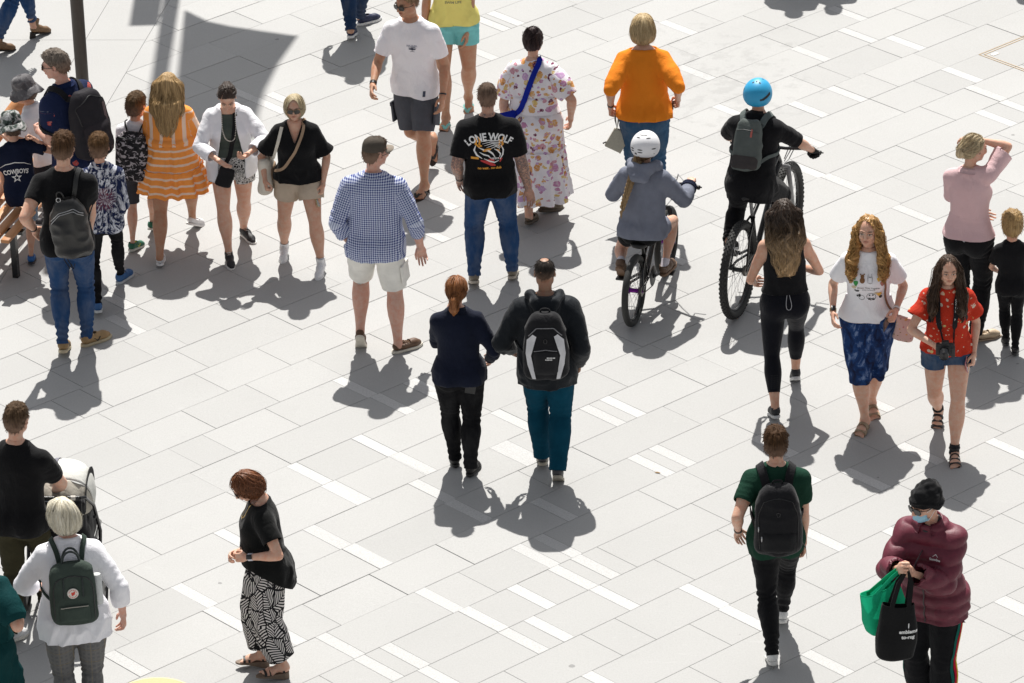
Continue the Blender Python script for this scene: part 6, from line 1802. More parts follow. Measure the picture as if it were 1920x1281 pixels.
def P_red():
 r = R['red'] = person('young woman with long brown hair in red floral blouse and denim shorts holding a camera', heading=186, sex='f', top=(1768, 476), k=.97, feet=[(1791, 874, 6, -4), (1757, 800, 36, 8)], neck=(-8, 4, 0), bare=True, fcam=1, hands={'R': (1752, 648, -.26), 'L': (1826, 662, -.06)}, pose={'R': 'grip', 'L': 'grip'}, elb={'R': (1, -.4, -.2)}, lean=(4, 0))
 g1 = top(r, florals('red_floral', (.50, .035, .015), ((.66, .42, .30), (.6, .5, .4), (.5, .035, .015), (.62, .5, .2)), 24, .26, 1), 'blouse', sleeve=.62, hem=.0, loose=.018, sl0=.014, sl1=.03, nr=.062, drape=.85, fold='shirt', puff=([0, .45, .62], [.016, .02, .055]))
 g2 = pants(r, denim('mid_denim', (.035, .075, .15), .35), 'denim_shorts', T=.36, loose=(.014, .026, .028), fold='short', waist=.09)
 wear(r, g1, g2)
 hair(r, 'long', (.022, .012, .008), (.10, .055, .03), len_=.36, locks=420, lockr=.003, wav=.3, wide=.86, part=.16, amp=.025, vol=-.01); shoes(r, 'sandal', (.018, .016, .016), (.06, .045, .035), names=('sandal', 'sole'), sock=((.012, .012, .014), 1.9)); finish(r, S_FAIR)
def P_pink():
 r = R['pink'] = person('blonde woman in pale pink shirt and black trousers lifting one hand to her tied hair', heading=28, sex='f', top=(1815, 246), feet=[(1812, 632, 0, 6), (1858, 634, 0, 44)], neck=(34, 6, 0), lean=(1, 0), hands={'R': (1834, 262, .06), 'L': ('rel', -.06, .16, -.22)}, armk=.93, elb={'R': (.55, .7, .2), 'L': (.8, -.7, 0)}, palm={'R': (-.4, -.2, -1)}, hdir={'R': (-1, 0, 0)}, pose={'R': 'relax'})
 pk = thin('pink_satin', (.72, .50, .515), .05)
 g1 = top(r, pk, 'shirt', sleeve=.74, hem=.012, loose=.007, sl0=.012, sl1=.035, nr=.055, drape=.45, fold='shirt', puff=([0, .4, .74], [.012, .02, .042])); collar(r, g1, pk, h=.03)
 wear(r, g1, pants(r, INK, 'trousers', T=2.05, loose=(.006, .010, .020), fold='slack', waist=.1))
 hair(r, 'tie', (.30, .22, .12), (.68, .56, .36), locks=400, lockr=.0024, tail=[((0, -.52, .02), .19), ((.02, -.6, -.12), .14)]); shoes(r, 'flat', (.52, .40, .27), (.35, .27, .2), names=('ballet_flat', 'sole'), thick=.014); finish(r, S_FAIR)
def P_blackboy():
 r = R['blackboy'] = person('small fair haired boy in plain black tee and black trousers at the right edge', heading=2, sex='k', top=(1888, 410), feet=[(1884, 640, 8, -4), (1904, 658, 8, 8)], neck=(4, 8, 0), hands={'L': ('rel', -.02, .16, -.24), 'R': ('rel', .0, .14, -.25)}, elb={'L': (.9, -.6, 0), 'R': (.9, -.6, 0)})
 wear(r, top(r, BLACK2, sleeve=.66, hem=-.06, loose=.016, sl1=.02, nr=.048), pants(r, INK, 'trousers', T=2.05, loose=(.010, .012, .012), fold='slack'))
 hair(r, 'mop', (.22, .125, .045), (.50, .33, .14), locks=260, line=((-.6, -.3), (-.4, -.3), (-.2, -.2), (0, -.06), (.2, .1), (.4, .2), (.6, .2))); shoes(r, 'sneaker', (.02, .02, .022), (.05, .05, .05)); finish(r, S_FAIR)
def P_pony():
 r = R['pony'] = person('woman with copper ponytail in navy fleece jacket and black jeans holding a cup', heading=0, sex='f', top=(870, 512), fat=.3, feet=[(852, 862, 4, -4), (892, 880, 4, 22)], neck=(8, 6, 0), lean=(2, 0), hands={'L': (838, 588, .22), 'R': (920, 672, .08)}, elb={'L': (.45, -.6, -1), 'R': (.5, -.8, -.3)}, pose={'L': 'grip'})
 wear(r, top(r, NAVY, 'fleece_jacket', sleeve=1.92, hem=-.035, loose=.016, sl0=.014, sl1=.015, neck='crew', nr=.048, fold='heavy', drape=.6), pants(r, BLKJ, 'jeans', T=2.05, loose=(.010, .013, .018))); collar(r, r.g[0], NAVY, h=.035)
 hair(r, 'pony', (.17, .055, .018), (.40, .165, .055), locks=500, lockr=.0025, tail=[(0.0, -.5, -.14), (-.02, -.66, -.26), (-.03, -.66, -.55), (-.03, -.6, -.8)], vol=.03); shoes(r, 'sneaker', (.014, .013, .013), (.02, .02, .02)); finish(r, S_FAIR)
def P_bald():
 r = R['bald'] = person('balding man in dark hooded jacket and teal trousers wearing a black and white backpack', heading=2, sex='m', top=(993, 486), fat=.3, feet=[(1017, 862, 12, -2), (1047, 902, 34, 2)], neck=(0, 10, 0), lean=(4, 0), hands={'L': (958, 655, .16), 'R': (1086, 680, .02)}, elb={'L': (.8, -1, -.3), 'R': (.3, -1, 0)})
 JK = plain('charcoal_shell', (.012, .0145, .018), .55)
 g1 = top(r, JK, 'jacket', sleeve=1.93, hem=-.075, loose=.034, sl0=.024, sl1=.028, neck='crew', nr=.05, fold='heavy', drape=.8)
 wear(r, g1, pants(r, plain('teal_cotton', (.004, .052, .09)), 'trousers', T=2.05, loose=(.012, .017, .028))); hood(r, g1, JK)
 hair(r, 'bald', (.010, .008, .007), (.035, .028, .024), locks=200, fade=-.2); shoes(r, 'chunky', (.05, .05, .055), (.34, .31, .25)); finish(r, skin('skin_brown', (.35, .21, .14), (.02, .015, .012)))
def P_green():
 r = R['green'] = person('young man in dark green tee and black trousers with black backpack and white sneakers', heading=1, sex='m', top=(1445, 791), feet=[(1446, 1236, 14, -3), (1467, 1162, 20, 3)], neck=(0, 3, 0), lean=(3, 0), hands={'L': (1384, 995, -.04), 'R': (1507, 1030, .08)}, mus=.1, palm={'L': (.4, -.9, 0)})
 wear(r, top(r, plain('bottle_green_cotton', (.013, .045, .029)), sleeve=.6, hem=-.06, loose=.010, sl0=.008, sl1=.018, nr=.055, drape=.45), pants(r, INK, 'trousers', T=2.05, loose=(.007, .008, .012)))
 hair(r, 'short', (.024, .013, .007), (.10, .05, .022), locks=340, vol=.03, fade=-.22); shoes(r, 'sneaker', (.72, .72, .71), (.7, .69, .66)); finish(r, S_FAIR)
def P_puffer():
 r = R['puffer'] = person('person in burgundy puffer jacket with black beanie and blue face mask holding two shopping bags', heading=208, sex='f', at=(1742, 1350), top=(1724, 912), k=.97, fat=.0, neck=(26, 14, 0), lean=(6, 0), fcam=1, hands={'R': (1684, 1066, -.30), 'L': (1714, 1076, -.30)}, pose={'R': 'grip', 'L': 'grip'}, elb={'R': (.8, -.8, -.9), 'L': (.7, -.8, -.9)})
 pf = NT('burgundy_nylon'); wv = pf.noise(pf.obj(), 30, 4, .65, .8); pf.P('Base Color', pf.mix(pf.step(wv, .3, .7), (.10, .010, .024), (.145, .017, .036))).P('Roughness', .55).P('Specular IOR Level', .45); pf.bump(wv, .22, .012); PF = pf.m
 g1 = top(r, PF, 'puffer_jacket', sleeve=1.86, hem=-.07, loose=.034, sl0=.028, sl1=.034, neck='crew', nr=.062, drape=.5, fold='puffer', rimth=.02)
 wear(r, g1, pants(r, INK, 'track_pants', T=2.05, loose=(.02, .024, .03), fold='slack')); collar(r, g1, PF, h=.055, out=.02, th=.012); sidestripes(r, r.g[1])
 beanie(r); sunglasses(r, cf=(.02, .02, .02), big=1.1); facemask(r); shoes(r, 'sneaker', (.1, .1, .1)); finish(r, S_FAIR)
def P_pusher():
 r = R['pusher'] = person('man in black tee and olive trousers pushing a stroller at the left edge', heading=20, sex='m', at=(66, 1172), top=(14, 751), mus=.5, neck=(0, 6, 0), lean=(4, 0), hands={'R': (104, 918, .26), 'L': (82, 915, .34)}, elb={'R': (1.6, -.55, -.2), 'L': (1, -.6, -.3)}, pose={'R': 'grip', 'L': 'grip'},
  feet=[(36, 1196, 12, 10), (104, 1128, 0, 6)])
 wear(r, top(r, BLACK, sleeve=.66, hem=-.05, loose=.014, sl0=.010, sl1=.016, nr=.058), pants(r, plain('olive_twill', (.042, .038, .022)), 'trousers', T=2.05, loose=(.010, .013, .016)))
 hair(r, 'short', (.035, .02, .012), (.12, .075, .04), locks=220, fade=-.14); shoes(r, 'sneaker', (.66, .66, .66), (.6, .58, .52)); finish(r, S_FAIR)
def P_whitehair():
 r = R['whitehair'] = person('woman with white bobbed hair, white shirt and grey checked trousers beside the stroller', heading=352, sex='f', at=(155, 1372), top=(122, 936), fat=.5, neck=(-38, 12, 0), lean=(5, 0), hands={'R': (230, 1150, .0), 'L': ('rel', .02, .16, -.2)}, elb={'L': (1.1, -.8, 0), 'R': (.7, -1, 0)})
 wear(r, top(r, WHITE2, 'shirt', sleeve=1.55, hem=-.07, loose=.024, sl0=.016, sl1=.024, fold='shirt', nr=.055, drape=.85, flare=.01), pants(r, checkpants('grey_check', (.115, .115, .12), (.2, .195, .185), (.3, .22, .1)), 'trousers', T=2.05, loose=(.006, .009, .012), fold='slack')); collar(r, r.g[0], WHITE2, h=.032)
 hair(r, 'bob', (.72, .64, .47), (.95, .91, .78), locks=800, lockr=.0025, vol=.005); sunglasses(r); shoes(r, 'sneaker', (.3, .3, .3)); finish(r, S_RED)
def P_teal():
 r = R['teal'] = person('woman cut off by the left edge in dark teal dress with puffed elbow sleeves', heading=10, sex='f', H=1.66, at=(-12, 1428), fat=.5, hands={'R': (36, 1146, .0)}, palm={'R': (-.6, -.8, 0)})
 tm = plain('dark_teal_crepe', (.006, .042, .045), .75)
 g1 = top(r, tm, 'dress_bodice', sleeve=.92, hem=.05, loose=.014, sl0=.016, sl1=.03, nr=.06, puff=([0, .4, .85, .92], [.02, .042, .05, .012]), fold='shirt'); wear(r, g1, bell(r, tm, 'dress_skirt', zw=.13, hem=.25, w1=.27, d1=.24, waves=9, amp=.02))
 hair(r, 'bob', (.06, .035, .02), (.12, .07, .04), locks=60); shoes(r, 'flat', (.1, .08, .06)); finish(r, S_FAIR)
def P_bob():
 r = R['bob'] = person('woman with auburn bob in black top and wide palm leaf print trousers', heading=262, sex='f', top=(452, 881), H=1.48, feet=[(502, 1276, 0, -6, .045), (464, 1251, 0, 6, .045)], neck=(-4, 38, 0), lean=(3, 0), fat=.35, bare=True, fcam=1, hands={'L': (464, 1045, -.2), 'R': (447, 1034, -.08)}, elb={'L': (.7, -1, -.2), 'R': (.7, -1, -.2)}, pose={'L': 'pinch', 'R': 'pinch'}, palm={'L': (.9, 0, -.2), 'R': (-.9, 0, -.2)})
 g1 = top(r, plain('black_crepe', (.008, .0085, .0085), .8), 'blouse', sleeve=.62, hem=-.04, loose=.024, sl0=.018, sl1=.028, neck='boat', nr=.066, drape=.9, fold='tee', hemf=lambda u, y: (.035 - .115 * np.clip((.10 - y) / .22, 0, 1.1)) * r.H, flare=.035)
 g2 = pants(r, leafprint('leaf_print', (.66, .63, .61), (.010, .010, .012)), 'wide_trousers', T=1.84, waist=.08, loose=(.022, .046, .062), fold='slack', hip=.012)
 wear(r, g1, g2)
 hair(r, 'bob', (.075, .024, .010), (.27, .10, .038), locks=800, lockr=.0026, wav=.3, vol=.02, amp=.03); sunglasses(r, big=.9); shoes(r, 'wedge', (.016, .013, .012), (.17, .12, .085), names=('wedge_sandal', 'sole')); finish(r, S_FAIR)
def P_out(k, at, hd, **kw):
 r = R[k] = person(kw.pop('label'), heading=hd, H=kw.pop('H', 1.7), at=at, sex=kw.get('sex', 'f'), hands=kw.get('hands', {}))
 wear(r, top(r, BLACK, sleeve=.6, hem=-.03), pants(r, JEANS2, 'jeans', T=1.95)); hair(r, 'short', (.05, .03, .02), (.1, .07, .04), locks=30); shoes(r, 'sneaker', (.2, .2, .2)); finish(r, S_MID)
# ------------------------------------------------------------------ bags, straps, phones, prints
def root_of(r, name, label, cat, group=None):
 o = bpy.data.objects.new(name, None); COL.objects.link(o); o['label'] = label; o['category'] = cat
 if group: o['group'] = group
 o.matrix_world = r.mw; return o
def over(r, pts, n=40, off=.005, gs=None):
 """a line laid over the clothes: pts are rough places in the wearer's space"""
 pts = np.array(pts); d = np.r_[0, np.cumsum(np.linalg.norm(np.diff(pts, axis=0), axis=1))]
 t = np.linspace(0, d[-1], n); P = np.stack([np.interp(t, d, pts[:, k]) for k in range(3)], 1); out, ns = [], []
 for p in P:
  q, nn = nearest(gs or r.g, p, off); out.append(q); ns.append(nn)
 out = np.array(out)
 for _ in range(4): out[1:-1] = out[1:-1] * .5 + (out[:-2] + out[2:]) * .25
 for i, q in enumerate(out):
  c, nn = nearest(gs or r.g, q, off)
  if (q - c) @ nn < 0: out[i] = c
  ns[i] = nn
 return out, ns
def L_(r, x, y, z): return r.P + r.Xs * x + r.Ys * y + r.up * z      # torso space in metres
def ring(r, side, z_hi, z_lo, gs=None):
 """rough path of a shoulder strap on one side"""
 S = r.arm[(0 if side < 0 else 1)][0]; x = abs((S - r.P) @ r.Xs)
 return [L_(r, side * x * .45, -.14, z_hi - .05), L_(r, side * x * .55, -.06, r.tl - .0), L_(r, side * x * .6, .04, r.tl + .01), L_(r, side * x * .72, .12, r.tl - .10), L_(r, side * x * .85, .12, r.tl - .2), L_(r, side * x * 1.15, .02, r.tl - .26), L_(r, side * x * .95, -.1, z_lo + .06), L_(r, side * x * .7, -.14, z_lo + .02)]
def pack(r, label, mat, w=.28, h=.44, d=.16, z=.06, x=0.0, tilt=0.0, taper=.86, parts=(), strapm=None, straps=(-1, 1), sw=.045, fold=.006, squash=2.6, top_drop=0.0, roll=0.0, ybias=0.0):
 """backpack: soft body sewn from front, sides and back; z = height of its base above the hip line"""
 o = root_of(r, 'backpack', label, 'backpack')
 zb = z; zt = z + h
 ds = []
 for zz in np.linspace(zb + .05, zt - .08, 6):
  p, n = snap(r.g[0], L_(r, x, -.6, zz), r.Ys, .0)
  ds.append(((p - r.P) @ r.Ys) if p is not None else -.12)
 yb = min(np.percentile(ds, 40), -.05) + ybias
 F = Fld(L_(r, x, yb - d * .5, (zb + zt) / 2) - .42, L_(r, x, yb - d * .5, (zb + zt) / 2) + .42, .0095)
 Rr = r.Rs @ Ry(rad(roll))
 a = L_(r, x, yb - d * .45, zb); b = a + Rr @ V3(0, 0, h)
 ts = [0, .03, .1, .45, .75, .9, .97, 1]; W = np.array([.78, .94, 1, 1, (1 + taper) / 2, taper * .9, taper * .74, taper * .5]) * w / 2
 D = np.array([.8, .95, 1.05, 1.05, .85, .68, .52, .3]) * d * .55
 F.add(P_loft(a, b, Rr @ V3(1, 0, 0), Rr @ V3(1, 0, 0), ts, W, D * .8, D, squash), .02)
 V, T = F.mesh(); N = normals(V, T); q = (V - a) @ Rr
 V = V + N * (fold * (1.1 * vnoise(q[:, 0] * 12 + r.seed, q[:, 1] * 10, q[:, 2] * 7) + .8 * (1 - np.abs(vnoise(q[:, 0] * 9, q[:, 1] * 9, q[:, 2] * 13 + r.seed)) * 2)))[:, None]
 body = link('pack_body', mk_mesh('pack_body', V, T, mat, uv=q[:, [0, 2]]), o)
 bv = BVHTree.FromPolygons([Vector(v) for v in V], T.tolist()); g = {'bvh': bv, 'o': body}
 def on(u, v, off=.003):         # point of the outer face
  p = a + Rr @ V3(u, -.5, v); return snap(g, p, Rr @ V3(0, 1, 0), off)
 sm_ = strapm or mat
 for sd in straps:
  pts, ns = over(r, ring(r, sd, zt, zb + .05), 34, .006); mb = MB()
  p0 = a + Rr @ V3(sd * w * .2 * (1 if len(straps) > 1 else .2), d * .2, h * .9); p1 = a + Rr @ V3(sd * w * .36, d * .25, .05)
  pts = np.vstack([p0, pts, p1]); ns = [ns[0]] + list(ns) + [ns[-1]]
  k = len(pts); wd_ = [sw if i < k * .66 else sw * .5 for i in range(k)]
  mb.ribbon(pts, ns, wd_, .008); mb.build('strap', sm_, o)
 return o, on, g, a, Rr
def handle_loop(o, pts, rr, mat):
 mb = MB(); P = np.array(pts, float); t = np.linspace(0, 1, 16); k = len(P) - 1
 C = [P[min(int(u * k), k - 1)] + (P[min(int(u * k), k - 1) + 1] - P[min(int(u * k), k - 1)]) * (u * k - min(int(u * k), k - 1)) for u in t]
 C = np.array(C)
 for _ in range(6): C[1:-1] = C[1:-1] * .5 + .25 * (C[:-2] + C[2:])
 mb.tube(C, rr, 7); return mb.build('carry_handle', mat, o)
def surf_line(on, pts, rr, mat, name, o, n=24, off=.002):
 mb = MB(); P = np.array(pts, float); d = np.r_[0, np.cumsum(np.linalg.norm(np.diff(P, axis=0), axis=1))]; t = np.linspace(0, d[-1], n)
 C = [on(np.interp(q, d, P[:, 0]), np.interp(q, d, P[:, 1]), off)[0] for q in t]; C = [c for c in C if c is not None]
 if len(C) > 2: mb.tube(C, rr, 6)
 return mb.build(name, mat, o)
def surf_patch(on, poly, mat, name, o, off=.004, n=7, bulge=0.0):
 """a piece of cloth sewn on a face: polygon filled with a small grid"""
 P = np.array(poly, float); c = P.mean(0); V, F_ = [], []
 m = len(P); rings = 5
 for j in range(rings + 1):
  f = 1 - j / rings
  for i in range(m):
   q = c + (P[i] - c) * f; p, nn = on(q[0], q[1], off + bulge * math.sin(min(1, (1 - f) * 2.2) * math.pi / 2))
   if p is None: p, nn = on(c[0], c[1], off)
   V.append(p if p is not None else V[-1])
 for j in range(rings):
  for i in range(m): F_.append((j * m + i, j * m + (i + 1) % m, j * m + m + (i + 1) % m, j * m + m + i))
 mb = MB(); mb._add(V, F_); return mb.build(name, mat, o, fix=False) if False else mb.build(name, mat, o)
def dense(poly, n=6):
 out = []
 for i in range(len(poly)):
  a, b = np.array(poly[i], float), np.array(poly[(i + 1) % len(poly)], float); out += [a + (b - a) * k / n for k in range(n)]
 return out
def rrect(x0, z0, x1, z1, rr, n=5):
 o = []
 for cx, cz, a0 in ((x1 - rr, z1 - rr, 0), (x0 + rr, z1 - rr, 90), (x0 + rr, z0 + rr, 180), (x1 - rr, z0 + rr, 270)):
  for k in range(n): a = rad(a0 + 90 * k / (n - 1)); o.append((cx + rr * math.cos(a), cz + rr * math.sin(a)))
 return dense(o, 2)
def text_mesh(s, size, bold=0.0, fn=None):
 c = bpy.data.curves.new('lettering', 'FONT'); c.body = s; c.size = size; c.align_x = 'CENTER'; c.offset = bold; c.resolution_u = 3
 ob = bpy.data.objects.new('lettering', c); COL.objects.link(ob); bpy.context.view_layer.update()
 me = bpy.data.meshes.new_from_object(ob); bpy.data.objects.remove(ob); bpy.data.curves.remove(c)
 v = np.array([q.co[:2] for q in me.vertices]).reshape(-1, 2); f = [tuple(p.vertices) for p in me.polygons]; bpy.data.meshes.remove(me)
 return v, f
def printed(g, parent, name, mat, V2, F_, base, ex, ez, d, off=.0035, inner=0):
 """flat print pressed on cloth: plane coordinates V2 about base (axes ex, ez), looking along d"""
 V = []
 last = None
 for u, v in V2:
  p = base + ex * u + ez * v - d * .5; h, n = snap(g, p, d, off, 1.2) if not inner else snap(g, base + ex * u + ez * v, -d, -off, 1.2)
  if h is None: h = last if last is not None else base + ex * u + ez * v
  last = h; V.append(h)
 mb = MB(); mb._add(V, F_); return mb.build(name, mat, parent, smooth=False, fix=False)
def poly_print(g, parent, name, mat, polys, base, ex, ez, d, off=.0035):
 mb = MB()
 for P in polys:
  bm = bmesh.new(); vs = [bm.verts.new((*q, 0)) for q in P]; bm.faces.new(vs)
  bmesh.ops.triangulate(bm, faces=bm.faces[:]); bmesh.ops.subdivide_edges(bm, edges=[e for e in bm.edges if e.calc_length() > .03], cuts=1, use_grid_fill=False); bmesh.ops.triangulate(bm, faces=bm.faces[:]); bm.verts.index_update()
  V = []; ok = True; last = None
  for v in bm.verts:
   p = base + ex * v.co.x + ez * v.co.y - d * .5; h, n = snap(g, p, d, off, 1.2)
   if h is None: h = last if last is not None else base + ex * v.co.x + ez * v.co.y
   last = h; V.append(h)
  mb._add(V, [tuple(w.index for w in f.verts) for f in bm.faces]); bm.free()
 return mb.build(name, mat, parent, smooth=False, fix=False, **({'kind': 'stuff'} if len(polys) > 2 else {}))
def stroke(pts, w, taper=1):
 P = np.array(pts, float); n = len(P); L, R2 = [], []
 for i in range(n):
  d = P[min(i + 1, n - 1)] - P[max(i - 1, 0)]; d = d / (np.linalg.norm(d) + 1e-9); nn = np.array([-d[1], d[0]]); k = w / 2 * (math.sin(math.pi * (i + .35) / (n - .3)) if taper else 1)
  L.append(P[i] + nn * k); R2.append(P[i] - nn * k)
 return L + R2[::-1]
def blob(x, y, a, b, n=12, ang=0.0, jag=0.0, ph=0):
 o = []
 for k in range(n):
  t = 2 * math.pi * k / n; rr = 1 + jag * math.sin(3 * t + ph); u, v = a * math.cos(t) * rr, b * math.sin(t) * rr
  o.append((x + u * math.cos(ang) - v * math.sin(ang), y + u * math.sin(ang) + v * math.cos(ang)))
 return o
def held(r, key, fwd=.5, down=.0, out=.0):
 """a place in the grip of a hand and its axes"""
 M, W, sc = r.handM['LR'.index(key)]; return W + M @ (V3(out, fwd, -.12 + down) * sc), M
def phone(r, key, label, c=(.02, .02, .022), rot=(0, 0, 0), size=(.036, .074, .0042), fwd=.62, dn=-.12):
 p, M = held(r, key, fwd, dn); o = root_of(r, 'phone', label, 'phone')
 Rm = M @ Rz(rad(rot[2])) @ Rx(rad(rot[0])) @ Ry(rad(rot[1]))
 mb = MB(); mb.box(p, size, Rm, bev=.0025); mb.build('phone_case', simple('phone_%.2f_%.2f_%.2f' % c, c, .3), o)
 gb = MB(); gb.box(p + Rm @ V3(0, 0, size[2] + .0004), (size[0] * .9, size[1] * .95, .0004), Rm); gb.build('screen', simple('phone_glass', (.012, .012, .014), .08), o, smooth=False)
 return o
def band(r, k, t, wd_, mat, name='bracelet', th=.004, face=None):
 S, E, W = r.arm[k]; c = E + (W - E) * (t - 1); d = _nz(W - E); rr = np.interp(t, ARM_T, r.ar); B = basis(d); mb = MB()
 mb.lathe([(rr, -wd_ / 2), (rr + th, -wd_ / 2), (rr + th, wd_ / 2), (rr, wd_ / 2)], c, B, 18); o = mb.build(name, mat, r.o)
 if face:
  n = _nz(r.loc(V3(0, -30, 16) + r.root * 0 + 0) - c) if False else _nz(r.Mw.T @ V3(0, -.85, .5)); n = _nz(n - d * (n @ d)); fb = MB(); x = np.cross(d, n)
  fb.box(c + n * (rr + th + .002), (.016, .019, .004), np.stack([x, d, n], 1), bev=.002); fb.build('watch_face', face, o)
 return o
M_BLK = simple('black_plastic', (.015, .015, .016), .4); M_BLKN = plain('black_nylon', (.014, .014, .016), .6); M_STEEL = simple('steel', (.55, .55, .56), .3, 1.0); M_WHP = simple('white_print', (.78, .78, .77), .7, bs=200); M_LEA = simple('black_leather', (.012, .0115, .011), .34, bump=.25, bs=160)
def pw(r, g, n=1): return dict(base=None)
def T_packs():
 if 'palm' in R:
  r = R['palm']; o, on, g, a, Rr = pack(r, 'dark grey backpack on the back of the man in the navy palm shirt', plain('charcoal_nylon', (.028, .026, .03), .6), .33, .52, .2, .02, strapm=M_BLKN)
  surf_patch(on, rrect(-.13, .05, .13, .27, .03), plain('charcoal_pocket', (.036, .032, .036), .6), 'pocket', o, .004, bulge=.02); surf_line(on, [(-.13, .28), (-.14, .42), (0, .49), (.14, .42), (.13, .28)], .004, M_BLK, 'zip', o)
  surf_patch(on, [(.08, .02), (.12, .02), (.13, .4), (.09, .4)], plain('dusty_panel', (.15, .11, .11)), 'side_panel', o, .003)
 if 'blacktee' in R:
  r = R['blacktee']; o, on, g, a, Rr = pack(r, 'black leather backpack hanging from one shoulder of the man in plain black tee', M_LEA, .29, .44, .19, -.02, x=.08, straps=(1,), strapm=M_LEA, sw=.035, fold=.012, roll=-7, taper=.8)
  for dz in (0, .018): surf_line(on, [(-.12, .27 + dz), (-.05, .335 + dz), (.06, .36 + dz), (.125, .31 + dz)], .003, M_STEEL, 'zip', o)
  handle_loop(o, [a + Rr @ V3(-.05, -.02, .42), a + Rr @ V3(-.055, -.03, .5), a + Rr @ V3(-.01, -.03, .5), a + Rr @ V3(0, -.02, .43)], .006, M_LEA)
  mb = MB(); rg = [a + Rr @ V3(-.04 + .016 * math.cos(t), -.05, .445 + .016 * math.sin(t)) for t in np.linspace(0, 6.28, 13)[:-1]]; mb.tube(rg, .003, 6, closed=True); mb.build('ring', M_STEEL, o)
  for dx in (-.08, -.055):
   mb = MB(); mb.tube([a + Rr @ V3(dx, .0, .03), a + Rr @ V3(dx - .01, .02, -.06), a + Rr @ V3(dx + .02, .03, -.14), a + Rr @ V3(dx + .035, .03, -.1)], .004, 5); mb.build('cord', M_BLKN, o)
 if 'bald' in R:
  r = R['bald']; o, on, g, a, Rr = pack(r, 'black backpack with two white curved side panels on the balding man', M_BLKN, .31, .47, .2, .02, strapm=plain('grey_strap', (.03, .032, .035), .7), taper=.8)
  wp = plain('white_panel', (.62, .62, .64), .6)
  for s in (-1, 1):
   surf_patch(on, dense([(s * .125, .30), (s * .085, .345), (s * .06, .33), (s * .095, .25), (s * .11, .2), (s * .095, .12), (s * .07, .02), (s * .095, .02), (s * .125, .12), (s * .135, .2)][::s], 3), wp, 'white_panel', o, .005)
  surf_patch(on, rrect(-.085, .05, .085, .22, .03), plain('black_pocket', (.02, .02, .022), .7), 'pocket', o, .004, bulge=.016); surf_line(on, [(-.08, .225), (0, .235), (.08, .225)], .003, simple('grey_zip', (.2, .2, .21), .5), 'zip', o)
  surf_line(on, [(-.115, .33), (-.06, .385), (.06, .385), (.115, .33)], .0035, simple('grey_zip', (.2, .2, .21), .5), 'zip', o)
  mb = MB()
  for i in range(2):
   for j in range(6 - i):
    p, n = on(.012 + j * .0095 - .01 * i, .185 - .014 * i, .02)
    if p is not None: mb.box(p, (.0035, .002, .004), Rr)
  mb.build('lettering', M_WHP, o, smooth=False)
  mb = MB(); p, n = on(0, .295, .004)
  mb.tube([p + Rr @ V3(.012 * math.cos(t), 0, .016 * math.sin(t)) for t in np.linspace(0, 6.28, 13)[:-1]], .003, 5, closed=True); mb.build('badge', M_BLK, o)
  handle_loop(o, [a + Rr @ V3(-.035, .02, .45), a + Rr @ V3(-.03, .0, .5), a + Rr @ V3(.03, .0, .5), a + Rr @ V3(.035, .02, .45)], .007, M_BLKN)
 if 'green' in R:
  r = R['green']; o, on, g, a, Rr = pack(r, 'plain black school backpack on the young man in dark green tee', M_BLKN, .31, .47, .2, .0, strapm=M_BLKN, sw=.055, taper=.82)
  surf_patch(on, rrect(-.115, .035, .115, .17, .03), plain('black_pocket', (.0165, .0165, .018), .7), 'pocket', o, .004, bulge=.02); surf_line(on, [(-.12, .02), (-.13, .28), (-.09, .385), (0, .41), (.09, .385), (.13, .28), (.12, .02)], .003, M_BLK, 'zip', o)
  for (u, v) in ((-.1, .155), (-.125, .21)):
   p, n = on(u, v, .022 if u > -.11 else .006); mb = MB(); mb.tube([p, p - Rr @ V3(0, 0, .035)], .0045, 6); mb.build('zip_pull', M_STEEL, o)
  mb = MB(); p, n = on(.0, .3, .004); mb.tube([p + Rr @ V3(x, 0, z) for x, z in ((-.012, .01), (.0, .016), (.012, .008), (.008, -.012), (-.006, -.014))], .002, 5, closed=True); mb.build('badge', simple('dark_grey', (.05, .05, .052), .5), o)
  handle_loop(o, [a + Rr @ V3(-.03, .02, .45), a + Rr @ V3(-.035, .0, .5), a + Rr @ V3(.035, .0, .5), a + Rr @ V3(.03, .02, .45)], .007, M_BLKN)
  mb = MB(); W = L_(r, .17, -.02, -.02); mb.ribbon([L_(r, .15, -.12, .04), L_(r, .185, -.06, -.05), L_(r, .195, .02, -.16)], [r.Xs] * 3, .018, .002); mb.build('loose_strap', M_BLKN, o)
 if 'whitehair' in R:
  r = R['whitehair']; mg = plain('forest_green_canvas', (.05, .066, .056), .8)
  o, on, g, a, Rr = pack(r, 'square dark green canvas backpack with round red and white badge', mg, .29, .40, .15, .07, strapm=plain('green_webbing', (.04, .056, .047), .8), sw=.032, taper=1.0, squash=4.2, fold=.005)
  surf_patch(on, rrect(-.095, .03, .095, .135, .012), plain('green_pocket', (.055, .073, .062), .8), 'pocket', o, .004, bulge=.014); surf_line(on, [(-.085, .13), (.085, .13)], .0035, simple('brass_zip', (.3, .29, .26), .4, .8), 'zip', o, off=.016)
  surf_line(on, [(-.125, .03), (-.125, .25), (-.1, .31), (0, .33), (.1, .31), (.125, .25), (.125, .03)], .0035, M_BLK, 'zip', o)
  p, n = on(-.005, .215, .004); B = np.stack([Rr @ V3(1, 0, 0), Rr @ V3(0, 0, 1), Rr @ V3(0, -1, 0)], 1)
  mb = MB(); mb.lathe([(0, .004), (.033, .004), (.036, .0)], p, B, 24); bd = mb.build('round_badge', simple('badge_white', (.75, .7, .64), .6), o)
